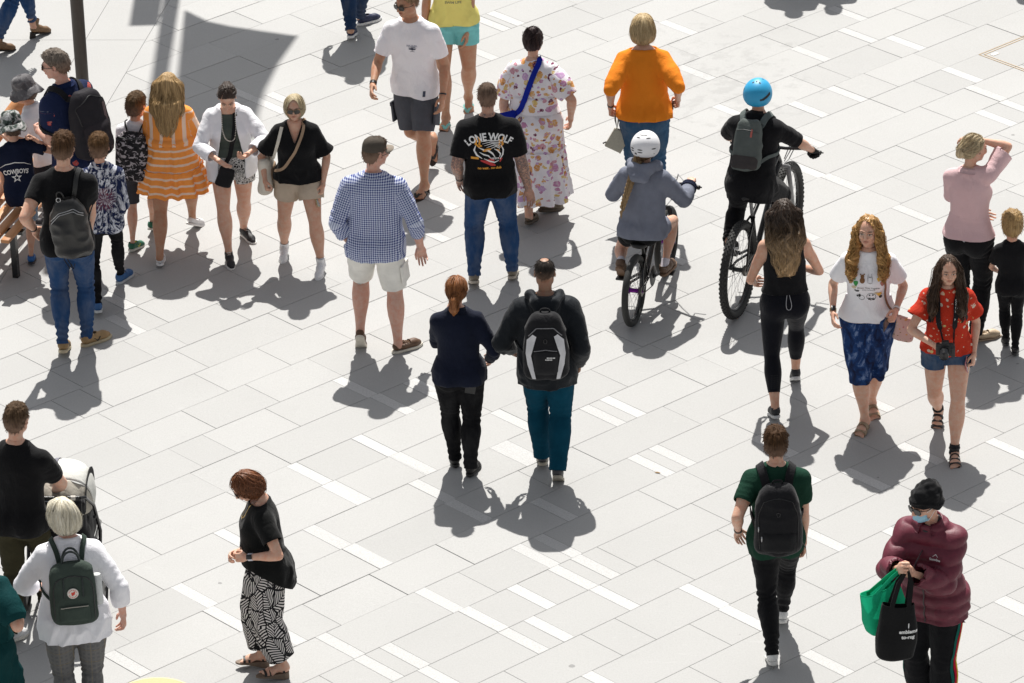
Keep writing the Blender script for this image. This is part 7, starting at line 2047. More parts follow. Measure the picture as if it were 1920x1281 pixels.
  mb = MB(); mb._add([p + B @ V3(x, y, .0052) for x, y in blob(0, -.001, .012, .011, 12, 0, .25, 1.2)], [tuple(range(12))]); mb._add([p + B @ V3(x, y, .0052) for x, y in blob(.008, .009, .009, .005, 10, .6)], [tuple(range(10))])
  for k in range(14):
   t = 2 * math.pi * k / 14
   if k in (0, 7): continue
   mb.box(p + B @ V3(.025 * math.cos(t), .025 * math.sin(t), .0052), (.0032, .002, .0006), B @ Rz(t + 1.57))
  mb.build('emblem', simple('badge_red', (.62, .05, .03), .6), bd, smooth=False, fix=False)
  ht_ = simple('dark_webbing', (.02, .028, .027), .7)
  for dy in (0, -.02): handle_loop(o, [a + Rr @ V3(-.06, dy, .30), a + Rr @ V3(-.06, dy + .02, .42), a + Rr @ V3(-.035, dy + .03, .49 + dy), a + Rr @ V3(.035, dy + .03, .49 + dy), a + Rr @ V3(.06, dy + .02, .42), a + Rr @ V3(.06, dy, .30)], .0075, ht_)
  for s in (-1, 1): surf_line(on, [(s * .06, .19), (s * .06, .31)], .006, ht_, 'handle_tape', o)
  mb = MB(); bx = a + Rr @ V3(.155, .0, .10); mb.lathe([(0, 0), (.03, 0), (.032, .01), (.032, .17), (.026, .185), (.026, .20), (0, .2)], bx, Rr, 16)
  bt = root_of(r, 'drink_bottle', 'clear water bottle in the side pocket of the square green backpack', 'bottle'); mb.build('bottle_body', simple('clear_plastic', (.55, .57, .56), .15), bt)
 if 'meshboy' in R:
  r = R['meshboy']; o, on, g, a, Rr = pack(r, 'black and white camouflage drawstring bag on the half hidden boy', camo('black_white_camouflage', ((.015, .014, .017), (.03, .028, .03), (.42, .38, .40)), 28), .27, .40, .11, -.03, strapm=M_BLK, sw=.012, taper=.95, fold=.008)
  surf_line(on, [(-.12, .36), (0, .35), (.12, .36)], .005, M_BLK, 'cord', o)
# ------------------------------------------------------------------ prints and small worn things
def front(r): return dict(ex=r.Xs * -1, ez=r.up, d=-r.Ys)         # seen from in front: picture left is the wearer's right
def backp(r): return dict(ex=r.Xs, ez=r.up, d=r.Ys)
def arc_text(s, rad_, size, bold, span):
 v, f = text_mesh(s, size, bold); w = v[:, 0].max() - v[:, 0].min(); k = span / w
 th = v[:, 0] * k; rr = rad_ + v[:, 1]; return np.stack([rr * np.sin(th), rr * np.cos(th) - rad_], 1), f
def T_prints():
 if 'wolf' in R:
  r = R['wolf']; g = r.g[0]; b = r.P + r.up * (.195 * r.H); kw = backp(r); o = g['o']; org = simple('orange_print', (.72, .32, .03), .7, bs=200); red = simple('red_print', (.5, .03, .03), .7, bs=200)
  v, f = arc_text('LONE WOLF', .26, .078, .0026, 1.28); printed(g, o, 'lettering', M_WHP, v, f, b + r.up * .06, **kw)
  W_ = []  # a snarling head: brow, ears, muzzle, jaw, fur strokes
  for i in range(5): W_.append(stroke([(-.05 + .02 * i * .6, .045 - .012 * i), (0.0 + .01 * i, .055 - .010 * i), (.06, .05 - .012 * i), (.075 - .004 * i, .04 - .012 * i)], .0055))
  W_ += [stroke([(-.075, .02), (-.085, -.01), (-.07, -.04), (-.04, -.06)], .012), stroke([(-.06, .01), (-.03, -.005), (.0, -.012), (.02, -.03), (.035, -.055)], .012), stroke([(-.055, -.02), (-.03, -.035), (-.005, -.042), (.01, -.06)], .009),
    stroke([(.03, .0), (.05, -.012), (.065, -.035), (.06, -.055)], .009), stroke([(.07, .02), (.082, -.01), (.078, -.04), (.06, -.07)], .009), stroke([(-.03, -.06), (.0, -.075), (.03, -.085), (.055, -.075)], .009)]
  for i in range(5): W_.append([(.012 + .009 * i, -.055), (.02 + .009 * i, -.056), (.016 + .009 * i, -.070)])
  bg = lambda Q: [[(x * 1.3, y * 1.3 - .012) for x, y in q] for q in Q]; poly_print(g, o, 'wolf_outline', M_WHP, bg(W_), b, **kw)
  O_ = [stroke([(-.085, .075), (-.07, .05), (-.075, .03), (-.055, .012), (-.04, .025)], .014), stroke([(-.06, .075), (-.05, .05), (-.055, .03), (-.04, .015)], .012), stroke([(.085, .07), (.075, .045), (.08, .025), (.065, .005)], .014), stroke([(.06, .06), (.062, .035), (.055, .01)], .011), blob(-.012, -.006, .026, .009, 12, .25), blob(.052, -.01, .012, .006, 10, -.5), [(-.105, -.052), (-.06, -.052), (-.06, -.066), (-.105, -.066)]]
  poly_print(g, o, 'flame_print', org, bg(O_), b, **kw)
  poly_print(g, o, 'tongue_print', red, bg([stroke([(-.05, -.072), (-.015, -.082), (.015, -.098), (.035, -.105)], .022), stroke([(.05, -.06), (.07, -.065), (.06, -.085)], .014), blob(.01, -.072, .02, .012)]), b, off=.003, **kw)
  v, f = text_mesh('no wait . no club', .026, .001); printed(g, o, 'slogan', org, v, f, b - r.up * .175, **kw)
 if 'cowboys' in R:
  r = R['cowboys']; g = r.g[0]; b = r.P + r.up * (.14 * r.H) - r.Xs * .02; kw = backp(r); v, f = arc_text('COWBOYS', .32, .05, .0012, .56); printed(g, g['o'], 'lettering', M_WHP, v, f, b, **kw)
  st = [((.042 if k % 2 == 0 else .017) * math.sin(math.pi * k / 5), (.042 if k % 2 == 0 else .017) * math.cos(math.pi * k / 5) - .035) for k in range(10)]
  si = [(x * .55, (y + .035) * .55 - .035) for x, y in st]
  poly_print(g, g['o'], 'star', M_WHP, [[st[k], st[(k + 1) % 10], si[(k + 1) % 10], si[k]] for k in range(10)], b, **kw)
  poly_print(g, g['o'], 'arc_line', M_WHP, [stroke([(-.12, .045), (-.07, .075), (0, .088), (.07, .075), (.12, .045)], .007)], b, **kw)
 if 'whitetee' in R:
  r = R['whitetee']; g = r.g[0]; b = r.P + r.up * .215 * r.H - r.Xs * .03; kw = front(r); dk = simple('dark_print', (.05, .06, .10), .7, bs=200)
  v, f = text_mesh('RIP CURL', .021, .0006); printed(g, g['o'], 'lettering', simple('pale_print', (.35, .37, .45), .7), v, f, b, **kw)
  poly_print(g, g['o'], 'chest_emblem', dk, [blob(0, -.02, .03, .008), blob(0, -.02, .010, .013), stroke([(-.03, -.005), (-.01, -.002), (.02, -.004), (.035, -.012)], .005), stroke([(-.02, -.045), (0, -.04), (.02, -.045)], .004)], b, **kw)
  poly_print(g, g['o'], 'hem_tab', dk, [[(-.012, .02), (.008, .02), (.008, -.02), (-.012, -.02)]], r.P + r.up * -.03 - r.Xs * .115, **kw)
  gs = r.g[1]
  for k in (0, 1):
   sg = (-1, 1)[k]; Hp, K, A = r.leg[k]; c = Hp + (K - Hp) * .62; mb = MB(); p, n = snap(gs, c + r.Xp * sg * .5, -r.Xp * sg, .004)
   if p is not None:
    z = _nz(Hp - K); x = _nz(np.cross(z, n)); Rp_ = np.stack([x, n, z], 1); mb.box(p, (.062, .009, .075), Rp_, bev=.006); mb.box(p + Rp_ @ V3(0, .004, .072), (.066, .009, .02), Rp_, bev=.006); mb.build('cargo_pocket', plain('slate_cotton', (.085, .09, .105)), gs['o'])
  band(r, 0, 1.94, .012, M_BLK); band(r, 1, 1.93, .012, M_BLK); band(r, 1, 1.87, .008, simple('cord_brown', (.08, .05, .03), .7)); band(r, 0, 1.97, .008, simple('cord_brown', (.08, .05, .03), .7)) if False else None
 if 'yellow' in R:
  r = R['yellow']; g = r.g[0]; v, f = text_mesh('SWIM LIFE', .03, .0008); printed(g, g['o'], 'lettering', simple('olive_print', (.28, .26, .12), .7), v, f, r.P + r.up * .115 * r.H, **front(r)); band(r, 0, 1.9, .022, simple('white_strap', (.78, .78, .76), .5), 'watch')
 if 'gingham' in R:
  r = R['gingham']; gs = r.g[1]; k = 1; Hp, K, A = r.leg[k]; p, n = snap(gs, Hp + (K - Hp) * .6 + r.Xp * .5 - r.Ys * .02, -r.Xp, .002); mb = MB()
  z = _nz(Hp - K); x = _nz(np.cross(z, n)); Rp_ = np.stack([x, n, z], 1); mb.box(p, (.065, .008, .075), Rp_, bev=.005); mb.box(p + Rp_ @ V3(0, .004, .07), (.068, .008, .02), Rp_, bev=.005); mb.build('cargo_pocket', plain('off_white_twill', (.78, .765, .72)), gs['o'])
 if 'ginger' in R:
  r = R['ginger']; g = r.g[0]; b = r.P + r.up * .17 * r.H - r.Xs * .005; kw = front(r); o = g['o']
  cs = {'green_print': (.03, .28, .06), 'brown_print': (.2, .09, .03), 'yellow_print': (.75, .45, .08), 'cream_print': (.6, .5, .35), 'black_print': (.02, .02, .02), 'rose_print': (.45, .2, .16)}
  items = (('green_print', [blob(-.085, .055, .016, .02, 10, 0, .2), blob(-.092, .085, .006, .009)]), ('brown_print', [blob(-.04, .075, .018, .02), blob(-.04, .10, .013, .012), blob(-.052, .112, .005, .005), blob(-.028, .112, .005, .005)]), ('yellow_print', [blob(.075, .085, .012, .013, 10, 0, .2), blob(.075, -.04, .018, .016, 12, 0, .25)]),
     ('cream_print', [blob(-.10, .02, .016, .013), blob(-.088, .028, .009, .008), blob(.055, -.03, .012, .01)]), ('rose_print', [blob(.10, .055, .014, .018, 10, 0, .2), blob(.10, .078, .009, .009)]),
     ('black_print', [stroke([(.0, .06), (-.001, .09), (.0, .115)], .003), stroke([(.03, .06), (.03, .09), (.024, .115)], .003), stroke([(.0, .06), (.015, .055), (.03, .06)], .003), blob(.01, .095, .003, .003), blob(.02, .095, .003, .003), blob(-.075, -.012, .014, .008, 10, .3), blob(-.09, -.006, .006, .006), blob(.01, -.05, .006, .006), blob(.033, -.047, .006, .006), stroke([(.0, -.07), (.02, -.08), (.04, -.07)], .006), blob(.008, -.082, .009, .006), blob(.038, -.082, .009, .006), blob(-.06, -.055, .009, .013), blob(-.075, -.06, .006, .008), blob(.085, -.065, .011, .012), stroke([(.08, -.05), (.088, -.04), (.096, -.05)], .004)]))
  for nm, pl in items: poly_print(g, o, nm, simple(nm, cs[nm], .7), pl, b, **kw)['kind'] = 'stuff'
  poly_print(g, o, 'panda_line', M_BLK, [stroke([(.022 + .032 * math.cos(t), -.06 + .028 * math.sin(t)) for t in np.linspace(0, 6.28, 15)], .003, 0), stroke([(-.045 + .02 * math.cos(t), -.07 + .018 * math.sin(t)) for t in np.linspace(0, 6.28, 12)], .0025, 0)], b, **kw)
  for i, s in enumerate(('Dream Times Together', 'always and forever')):
   v, f = text_mesh(s, .0165 - .004 * i, .0002); printed(g, o, 'lettering', M_BLK, v, f, b + r.up * (.012 - .017 * i) + r.Xs * -.005, **kw)
  band(r, 0, 1.95, .008, M_STEEL); band(r, 0, 1.9, .006, simple('silver_band', (.5, .48, .45), .4, .8)); band(r, 1, 1.93, .022, simple('gold_band', (.5, .38, .2), .3, .9), 'watch', face=M_BLK)
  band(r, 0, 1.93, .014, simple('white_strap', (.75, .75, .73), .5), 'watch')
  mb = MB(); B = np.stack([r.Xs, r.Ys, r.up], 1)
  mb.tube([r.N + B @ V3((r.neckr + .008) * math.sin(t), (r.neckr + .010) * math.cos(t) + .012, .012 - .022 * math.cos(t)) for t in np.linspace(0, 6.28, 25)[:-1]], .003, 5, closed=True); mb.build('necklace', simple('brown_bead', (.12, .06, .03), .5), r.o)
 if 'wolf' in R: band(R['wolf'], 0, 1.93, .012, M_BLK)
 if 'blacktee' in R: band(R['blacktee'], 0, 1.88, .014, M_BLK)
 if 'green' in R:
  band(R['green'], 0, 1.9, .012, M_BLK); band(R['green'], 0, 1.95, .008, simple('cord_brown', (.08, .05, .03), .7))
 if 'orangetop' in R: band(R['orangetop'], 0, 1.88, .016, M_BLK, 'watch')
 if 'bob' in R: band(R['bob'], 0, 1.9, .03, simple('lilac_strap', (.6, .58, .64), .5), 'watch', face=M_BLK)
 if 'bob' in R:
  r = R['bob']; g = r.g[0]; gold = simple('gold', (.6, .42, .15), .25, 1.0); c = r.N + r.Ys * .10 - r.up * .10; mb = MB(); pts, ns = over(r, [L_(r, -.05, .05, r.tl), L_(r, -.03, .1, r.tl - .07), L_(r, 0, .13, r.tl - .12), L_(r, .03, .1, r.tl - .07), L_(r, .05, .05, r.tl)], 18, .004)
  mb.tube(pts, .0018, 5); mb.lathe([(0, .003), (.012, .002), (.013, 0), (0, -.002)], pts[9] + r.Ys * .004, r.Rs @ Rx(-1.4), 14); mb.build('pendant_necklace', gold, r.o)
 if 'pony' in R:
  r = R['pony']; p, n = snap(r.g[1], L_(r, .075, -.5, -.052 * r.H), r.Ys, .004); o = root_of(r, 'phone', 'black phone sticking out of the rear jeans pocket of the copper haired woman', 'phone')
  mb = MB(); Rm = np.stack([r.Xs, r.Ys, r.up], 1); mb.box(p, (.036, .005, .03), Rm @ Ry(.2), bev=.002); mb.build('phone_case', M_BLK, o); mb = MB(); mb.box(p + Rm @ Ry(.2) @ V3(0, 0, .0305), (.034, .0045, .0012), Rm @ Ry(.2)); mb.build('pale_edge', simple('white_strap', (.75, .75, .73), .5), o)
  p, M = held(r, 'L', .45, -.2); o = root_of(r, 'paper_cup', 'small white takeaway cup in the raised left hand of the copper haired woman', 'cup'); U = r.Rs
  mb = MB(); mb.lathe([(0, -.05), (.028, -.05), (.037, .045), (.038, .05), (.034, .05), (.033, .03), (0, .03)], p, U, 20); cp = mb.build('cup_body', simple('white_paper', (.74, .73, .70), .6), o)
  mb = MB(); mb.lathe([(.0385, .048), (.04, .052), (.036, .06), (0, .06)], p, U, 20); mb.build('lid', simple('white_lid', (.78, .78, .77), .4), o)
 if 'leggings' in R:
  r = R['leggings']; g = r.g[1]; mb = MB(); c0 = L_(r, .01, -.5, .085 * r.H); pts = []
  p0, _ = snap(g, c0, r.Ys, .003)
  for t in np.linspace(0, 1, 15):
   a = -math.pi / 2 - math.pi * 2 * t; p, n = snap(g, L_(r, .01 + .024 * math.sin(2 * math.pi * t) * (.3 + .7 * math.sin(math.pi * t)), -.5, .085 * r.H - .15 * math.sin(math.pi * t)), r.Ys, .004)
   if p is not None: pts.append(p)
  mb.tube(pts, .0022, 5); mb.build('drawcord', simple('pale_cord', (.45, .45, .48), .6), g['o'])
  poly_print(g, g['o'], 'tick_mark', M_WHP, [[(-.05, .002), (-.045, -.003), (-.028, .003), (-.043, -.0005)]], L_(r, 0, 0, .08 * r.H), **backp(r))
  mb = MB(); K, A = r.leg[0][1], r.leg[0][2]
  for i in range(7):
   for j in range(5):
    c = K + (A - K) * (.30 + .045 * i) + r.Xp * (.011 * (j - 2)); p, n = snap(g, c - V3(0, .5, 0), V3(0, 1, 0), .0015)
    if p is not None: B = basis(n); mb._add([p + B @ V3(.0024 * math.cos(t), .0024 * math.sin(t), 0) for t in np.linspace(0, 6.28, 7)[:-1]], [tuple(range(6))])
  mb.build('perforation', simple('mesh_hole', (.05, .048, .05), .8), g['o'], smooth=False)
 if 'pink' in R:
  r = R['pink']; g = r.g[1]; p, n = snap(g, L_(r, .02, -.5, .015 * r.H), r.Ys, .003); mb = MB(); B = basis(n); mb.lathe([(0, .001), (.011, .001), (.012, 0)], p, B, 14); mb.build('round_tag', M_STEEL, g['o'])
 if 'puffer' in R:
  r = R['puffer']; g = r.g[0]; kw = front(r); v, f = text_mesh('Snowline', .02, .0006); b = r.P + r.up * .225 * r.H - r.Xs * .09
  printed(g, g['o'], 'lettering', M_WHP, v, f, b, inner=1, **kw); q_ = stroke([(-.018, .022), (0, .034), (.018, .022)], .004); printed(g, g['o'], 'peak_mark', M_WHP, q_, [tuple(range(len(q_)))], b, inner=1, **kw)
  pts = [snap(g, L_(r, 0, .6, z), -r.Ys, .003)[0] for z in np.linspace(-.065 * r.H, .25 * r.H, 24)]; pts = [p for p in pts if p is not None]; mb = MB(); mb.tube(pts, .005, 6); mb.build('zip', simple('dark_zip', (.03, .01, .014), .4), g['o'])
  mb = MB();
  for i in range(5): mb.lathe([(.0, 0)], (0, 0, 0)) if False else None
  F = Fld(r.N - .2, r.N + .2, .007)
  for t in np.linspace(0, 6.28, 13): F.add(P_ell(r.N + r.Rs @ V3(.058 * math.sin(t), .055 * math.cos(t) + .012, .01 + .012 * math.sin(2 * t) - .02 * (math.cos(t) > 0)), V3(.026, .026, .03)), .02)
  V, T = F.mesh(); o = link('scarf', mk_mesh('scarf', V, T, plain('grey_black_scarf', (.045, .045, .05)), uv=V[:, [0, 2]]), r.o)
 if 'overshirt' in R:
  r = R['overshirt']; p1 = [L_(r, .05, .02, r.tl), L_(r, .055, .14, r.tl - .1), L_(r, .03, .16, r.tl - .2), L_(r, .0, .16, r.tl - .27), L_(r, -.04, .15, r.tl - .2), L_(r, -.055, .14, r.tl - .1), L_(r, -.05, .02, r.tl)]
  pts, ns = over(r, p1, 46, .007, [r.g[0]]); mb = MB()
  for p in pts: mb.lathe([(0, -.0055), (.004, -.004), (.0058, 0), (.004, .004), (0, .0055)], p, None, 7)
  mb.build('bead_necklace', simple('pearl', (.62, .58, .52), .3), r.o)
BR = lambda c, n: plain(n, c)
def crossbody(r, label, pts, w, mat, bag=None, gs=None, cat='shoulder bag', name='sling_bag', n=40, off=.006, th=.004):
 o = root_of(r, name, label, cat); P, N = over(r, pts, n, off, gs); mb = MB(); mb.ribbon(P, N, w, th); mb.build('strap', mat, o)
 return o, P, N
def softbag(o, c, Rm, w, d, h, mat, name='bag_body', fold=.006, seed=0, sq=3.2, tp=1.0):
 F = Fld(np.asarray(c) - max(w, h) * .9, np.asarray(c) + max(w, h) * .9, .007); a = c - Rm @ V3(0, 0, h / 2); b = c + Rm @ V3(0, 0, h / 2)
 F.add(P_loft(a, b, Rm[:, 0], Rm[:, 0], [0, .06, .5, .92, 1], np.array([.8, .97, 1, .96 * tp, .86 * tp]) * w / 2, np.array([.7, 1, 1, .8, .5]) * d / 2, np.array([.7, 1, 1, .8, .5]) * d / 2, sq), .01)
 V, T = F.mesh(); N = normals(V, T); q = (V - c) @ Rm; V = V + N * (fold * vnoise(q[:, 0] * 14 + seed, q[:, 1] * 14, q[:, 2] * 9))[:, None]
 return link(name, mk_mesh(name, V, T, mat, uv=q[:, [0, 2]]), o)
def T_bags():
 if 'overshirt' in R:
  r = R['overshirt']; o, P, N = crossbody(r, 'small black sling bag worn across the woman in open white overshirt', [L_(r, -.045, .03, r.tl), L_(r, -.05, .1, r.tl - .06), L_(r, -.03, .15, r.tl - .2), L_(r, .01, .15, .10), L_(r, .05, .16, .01)], .034, M_BLKN, gs=r.g[:2]); softbag(o, P[-1] + r.Ys * .03 - r.up * .03, r.Rs @ Ry(-.35), .13, .055, .16, M_BLKN)
 if 'blonde' in R:
  r = R['blonde']; o, P, N = crossbody(r, 'tan cross body strap bag worn by the blonde woman in black frill sleeves', [L_(r, -.06, -.02, r.tl), L_(r, -.06, .1, r.tl - .05), L_(r, .0, .16, r.tl - .18), L_(r, .09, .14, .14), L_(r, .15, .04, .06), L_(r, .16, -.04, .02)], .022, BR((.36, .25, .17), 'tan_strap'))
  softbag(o, P[-1] + r.Xs * .03, r.Rs @ Rz(1.4), .16, .05, .11, BR((.36, .25, .17), 'tan_strap'))
  o = root_of(r, 'tote_bag', 'off white canvas tote hanging from the right shoulder of the blonde woman', 'tote bag'); cm = thin('cream_canvas', (.74, .69, .6), .1)
  S = r.arm[0][0]; c = L_(r, .245, -.03, .02); mb = MB(); mb.ribbon([L_(r, .1, .05, r.tl - .01), L_(r, .125, .11, r.tl - .1), L_(r, .17, .08, r.tl - .25), c + r.up * .12 + r.Xs * -.03], [r.Ys, r.Ys, r.Ys + r.Xs, r.Xs], .025, .003); mb.ribbon([L_(r, .1, .05, r.tl - .01), L_(r, .12, -.1, r.tl - .12), L_(r, .2, -.09, r.tl - .28), c + r.up * .12 - r.Ys * .05], [-r.Ys] * 4, .025, .003); mb.build('strap', cm, o)
  softbag(o, c, r.Rs @ Rz(1.35), .26, .11, .29, cm, fold=.014, sq=2.4)
  phone(r, 'L', 'phone in a gold case held low by the blonde woman', (.42, .33, .16), (20, 0, 0), fwd=.75)
 if 'floral' in R:
  r = R['floral']; bl = BR((.012, .025, .30), 'cobalt_strap'); o, P, N = crossbody(r, 'cobalt blue cross body bag over the back of the floral dress', [L_(r, .055, .03, r.tl), L_(r, .05, -.06, r.tl - .01), L_(r, .0, -.15, r.tl - .15), L_(r, -.08, -.17, .16), L_(r, -.16, -.12, .07)], .042, bl); softbag(o, P[-1] - r.Xs * .02 - r.Ys * .02 - r.up * .03, r.Rs @ Rz(.7), .2, .07, .17, bl)
 if 'orangetop' in R:
  r = R['orangetop']; p, M = held(r, 'L', .45, -.15); o = root_of(r, 'clutch_bag', 'pale stone coloured clutch dangling from the left wrist of the woman in the orange blouse', 'clutch bag'); st = simple('stone_leather', (.42, .40, .33), .45, bump=.1)
  mb = MB(); q = p - V3(0, 0, .13); mb.ribbon([p + V3(.012, 0, 0), p + V3(.012, .0, -.06), q + V3(0, 0, .0), p + V3(-.012, 0, -.06), p + V3(-.012, 0, 0)], [V3(0, -1, 0)] * 5, .014, .002); mb.build('wrist_strap', simple('grey_strap2', (.2, .19, .17), .6), o)
  Rm = Rz(.2) @ Ry(.55) ; mb = MB(); mb.box(q - V3(0, 0, .10) + Rm @ V3(.0, 0, 0), (.07, .011, .088), Rm, bev=.008); mb.box(q - V3(0, 0, .10) + Rm @ V3(.071, 0, 0), (.004, .0125, .088), Rm); b = mb.build('clutch_body', st, o)
  mb = MB(); mb.tube([q - V3(0, 0, .10) + Rm @ V3(-.072, 0, -.05), q - V3(0, 0, .1) + Rm @ V3(-.09, 0, -.075)], .006, 6); mb.build('zip_pull', simple('dark_pull', (.05, .045, .04), .5), o)
  phone(r, 'R', 'dark phone in the right hand of the woman in the orange blouse', (.05, .05, .052), (0, 10, 15), fwd=.7)
 if 'ginger' in R:
  r = R['ginger']; fl = florals('pink_floral', (.62, .42, .38), ((.5, .16, .18), (.6, .3, .1), (.3, .2, .12), (.65, .5, .45)), 26, .3, 1); o, P, N = crossbody(r, 'small pink floral shoulder bag hanging at the left hip of the ginger haired woman', [L_(r, -.085, -.02, r.tl - .01), L_(r, -.10, .08, r.tl - .05), L_(r, -.12, .13, r.tl - .18), L_(r, -.16, .1, .12), L_(r, -.19, .04, .02)], .016, BR((.28, .15, .10), 'brown_strap'), gs=r.g[:1]); softbag(o, P[-1] - r.Xs * .05 - r.up * .09 + r.Ys * .02, r.Rs @ Ry(-.2), .15, .05, .19, fl)
  phone(r, 'L', 'dark phone in the left hand of the ginger haired woman', (.03, .028, .035), (0, 0, -20), fwd=.75)
 if 'red' in R:
  r = R['red']; p, M = held(r, 'R', .55, -.25); o = root_of(r, 'camera', 'black camera on a lettered neck strap held by the woman in the red blouse', 'camera'); c = p - r.Xs * -.03 + r.Ys * .02
  B = r.Rs; mb = MB(); mb.box(c, (.066, .03, .042), B, bev=.008); mb.box(c + B @ V3(0, 0, .05), (.026, .026, .014), B, bev=.006); mb.box(c + B @ V3(-.055, .02, -.005), (.014, .018, .04), B, bev=.006); mb.build('camera_body', simple('camera_black', (.016, .016, .017), .5), o)
  mb = MB(); RL = B @ Rx(-math.pi / 2); mb.lathe([(.034, .02), (.036, .06), (.033, .065), (.033, .1), (.03, .105), (.028, .1), (.0, .09)], c + B @ V3(.008, 0, 0), RL, 20); mb.build('lens', simple('lens_black', (.012, .012, .014), .25), o)
  pts1, n1 = over(r, [L_(r, -.055, .0, r.tl), L_(r, -.06, .1, r.tl - .07), L_(r, -.055, .15, r.tl - .2), L_(r, -.045, .14, .14)], 20, .012); pts2, n2 = over(r, [L_(r, .055, .0, r.tl), L_(r, .065, .1, r.tl - .07), L_(r, .06, .15, r.tl - .2), L_(r, .03, .15, .13)], 20, .012)
  for pts, nn, e in ((pts1, n1, -.06), (pts2, n2, .06)):
   mb = MB(); end = c + B @ V3(e, 0, .035); pts = np.vstack([pts, (pts[-1] + end) / 2 + r.Ys * .01, end]); mb.ribbon(pts, list(nn) + [r.Ys, r.Ys], [.034] * 15 + [.012] * 7, .004); so2 = mb.build('neck_strap', M_BLKN, o)
   i = 8; d_ = _nz(pts[12] - pts[5]); sd = _nz(np.cross(d_, nn[i])); v, f = text_mesh('EOS DIGITAL', .026, .0006); v[:, 1] -= .008
   if e < 0:
    V = [pts[8] + d_ * q[0] + np.cross(nn[i], d_) * q[1] + nn[i] * .0085 for q in v]
    mb = MB(); mb._add(V, f); mb.build('strap_lettering', M_WHP, so2, smooth=False, fix=False)
  phone(r, 'L', 'phone in a pink case held low by the woman in the red blouse', (.5, .2, .22), (0, 0, 60), fwd=.6)
  for k in (-1, 1):
   mb = MB(); P, N = over(r, [L_(r, k * .095, .0, r.tl - .01), L_(r, k * .10, .1, r.tl - .1), L_(r, k * .11, .08, r.tl - .2)], 14, .005, r.g[:1]); mb.ribbon(P, N, .022, .004)
   if k < 0: o = root_of(r, 'small_backpack', 'black rucksack straps over the red blouse of the woman with the camera', 'backpack')
   mb.build('strap', M_BLKN, o)
  softbag(o, L_(r, 0, -.17, .18), r.Rs, .24, .1, .3, M_BLKN)
  mb = MB(); f = headloc(r)
  for s in (-1, 1): mb.lathe([(0, -.006), (.005, 0), (0, .006)], f((s * .37, .0, -.16)), None, 8)
  mb.build('earring', simple('pearl', (.62, .58, .52), .3), r.o)
 if 'puffer' in R:
  r = R['puffer']; p, M = held(r, 'R', .5, -.1)
  for nm, lab, mt, dx, dy, w, h, tl_, az in (('shopping_bag', 'green woven shopping bag held beside the black one by the burgundy puffer jacket wearer', thin('green_fabric', (.012, .46, .24), .25), -.20, .05, .30, .33, .22, .5), ('shopping_bag', 'black cloth shopping bag with small white lettering held by the burgundy puffer jacket wearer', plain('black_canvas', (.013, .013, .0135)) , -.06, -.06, .25, .40, -.08, .1)):
   o = root_of(r, nm, lab, 'shopping bag'); W_ = r.Mw.T; wx = W_ @ V3(1, 0, 0); wy = W_ @ V3(0, 1, 0); hd0 = p + wx * (-.0)
   X = _nz(wx * math.cos(az) + wy * math.sin(az)); Yv = np.cross(V3(0, 0, 1), X); Rm = np.stack([X, Yv, V3(0, 0, 1)], 1) @ Ry(-tl_)
   topc = hd0 + wx * dx * .9 + wy * dy - V3(0, 0, .13 if dx < -.1 else .19); c = topc - Rm @ V3(0, 0, h / 2)
   F = Fld(c - .35, c + .35, .0075); a, b = c - Rm @ V3(0, 0, h / 2), c + Rm @ V3(0, 0, h / 2)
   F.add(P_loft(a, b, X, X, [0, .03, .3, .9, 1], np.array([.72, .9, 1, .86, .82]) * w / 2, np.array([.05, .075, .07, .035, .03]), np.array([.05, .075, .07, .035, .03]), 3.6), .01)
   V, T = F.mesh(); q = (V - c) @ Rm; V, T, q = clip(V, T, h / 2 - .02 - q[:, 2] - .02 * np.cos(q[:, 0] * 14), q); N = normals(V, T); V = V + N * (.012 * vnoise(q[:, 0] * 9 + dx * 30, q[:, 1] * 9, q[:, 2] * 6))[:, None]; V, T = rim(V, T, .004)
   body = link('bag_body', mk_mesh('bag_body', V, T, mt), o)
   for s in (-1, 1):
    mb = MB(); e1 = b + Rm @ V3(-w * .22, s * .03, -.05); e2 = b + Rm @ V3(w * .22, s * .03, -.05); hp = hd0 + V3(0, 0, .0) + Rm @ V3(0, s * .008, 0) + (V3(0, 0, .03) - M @ V3(0, .05, 0) if dx < -.1 else 0)
    mb.ribbon([e1 - Rm @ V3(0, 0, .05), e1, e1 * .35 + hp * .65 - X * .02, hp, e2 * .35 + hp * .65 + X * .02, e2, e2 - Rm @ V3(0, 0, .05)], [Yv * s] * 7, .03, .003); mb.build('handle', mt, o)
   if dx > -.1:
    g = {'bvh': BVHTree.FromPolygons([Vector(v) for v in V], T.tolist()), 'o': body}; dv = Rm @ V3(0, 1, 0)
    mbx = 0
    for i, s in enumerate(('1', 'emblems', 'to-rug')):
     v, f = text_mesh(s, .04 if i == 0 else .032, .0012); v[:, 0] += .02; printed(g, o, 'lettering', M_WHP, v, f, c + Rm @ V3(.04, 0, .03 - .035 * i), X, Rm @ V3(0, 0, 1), dv)
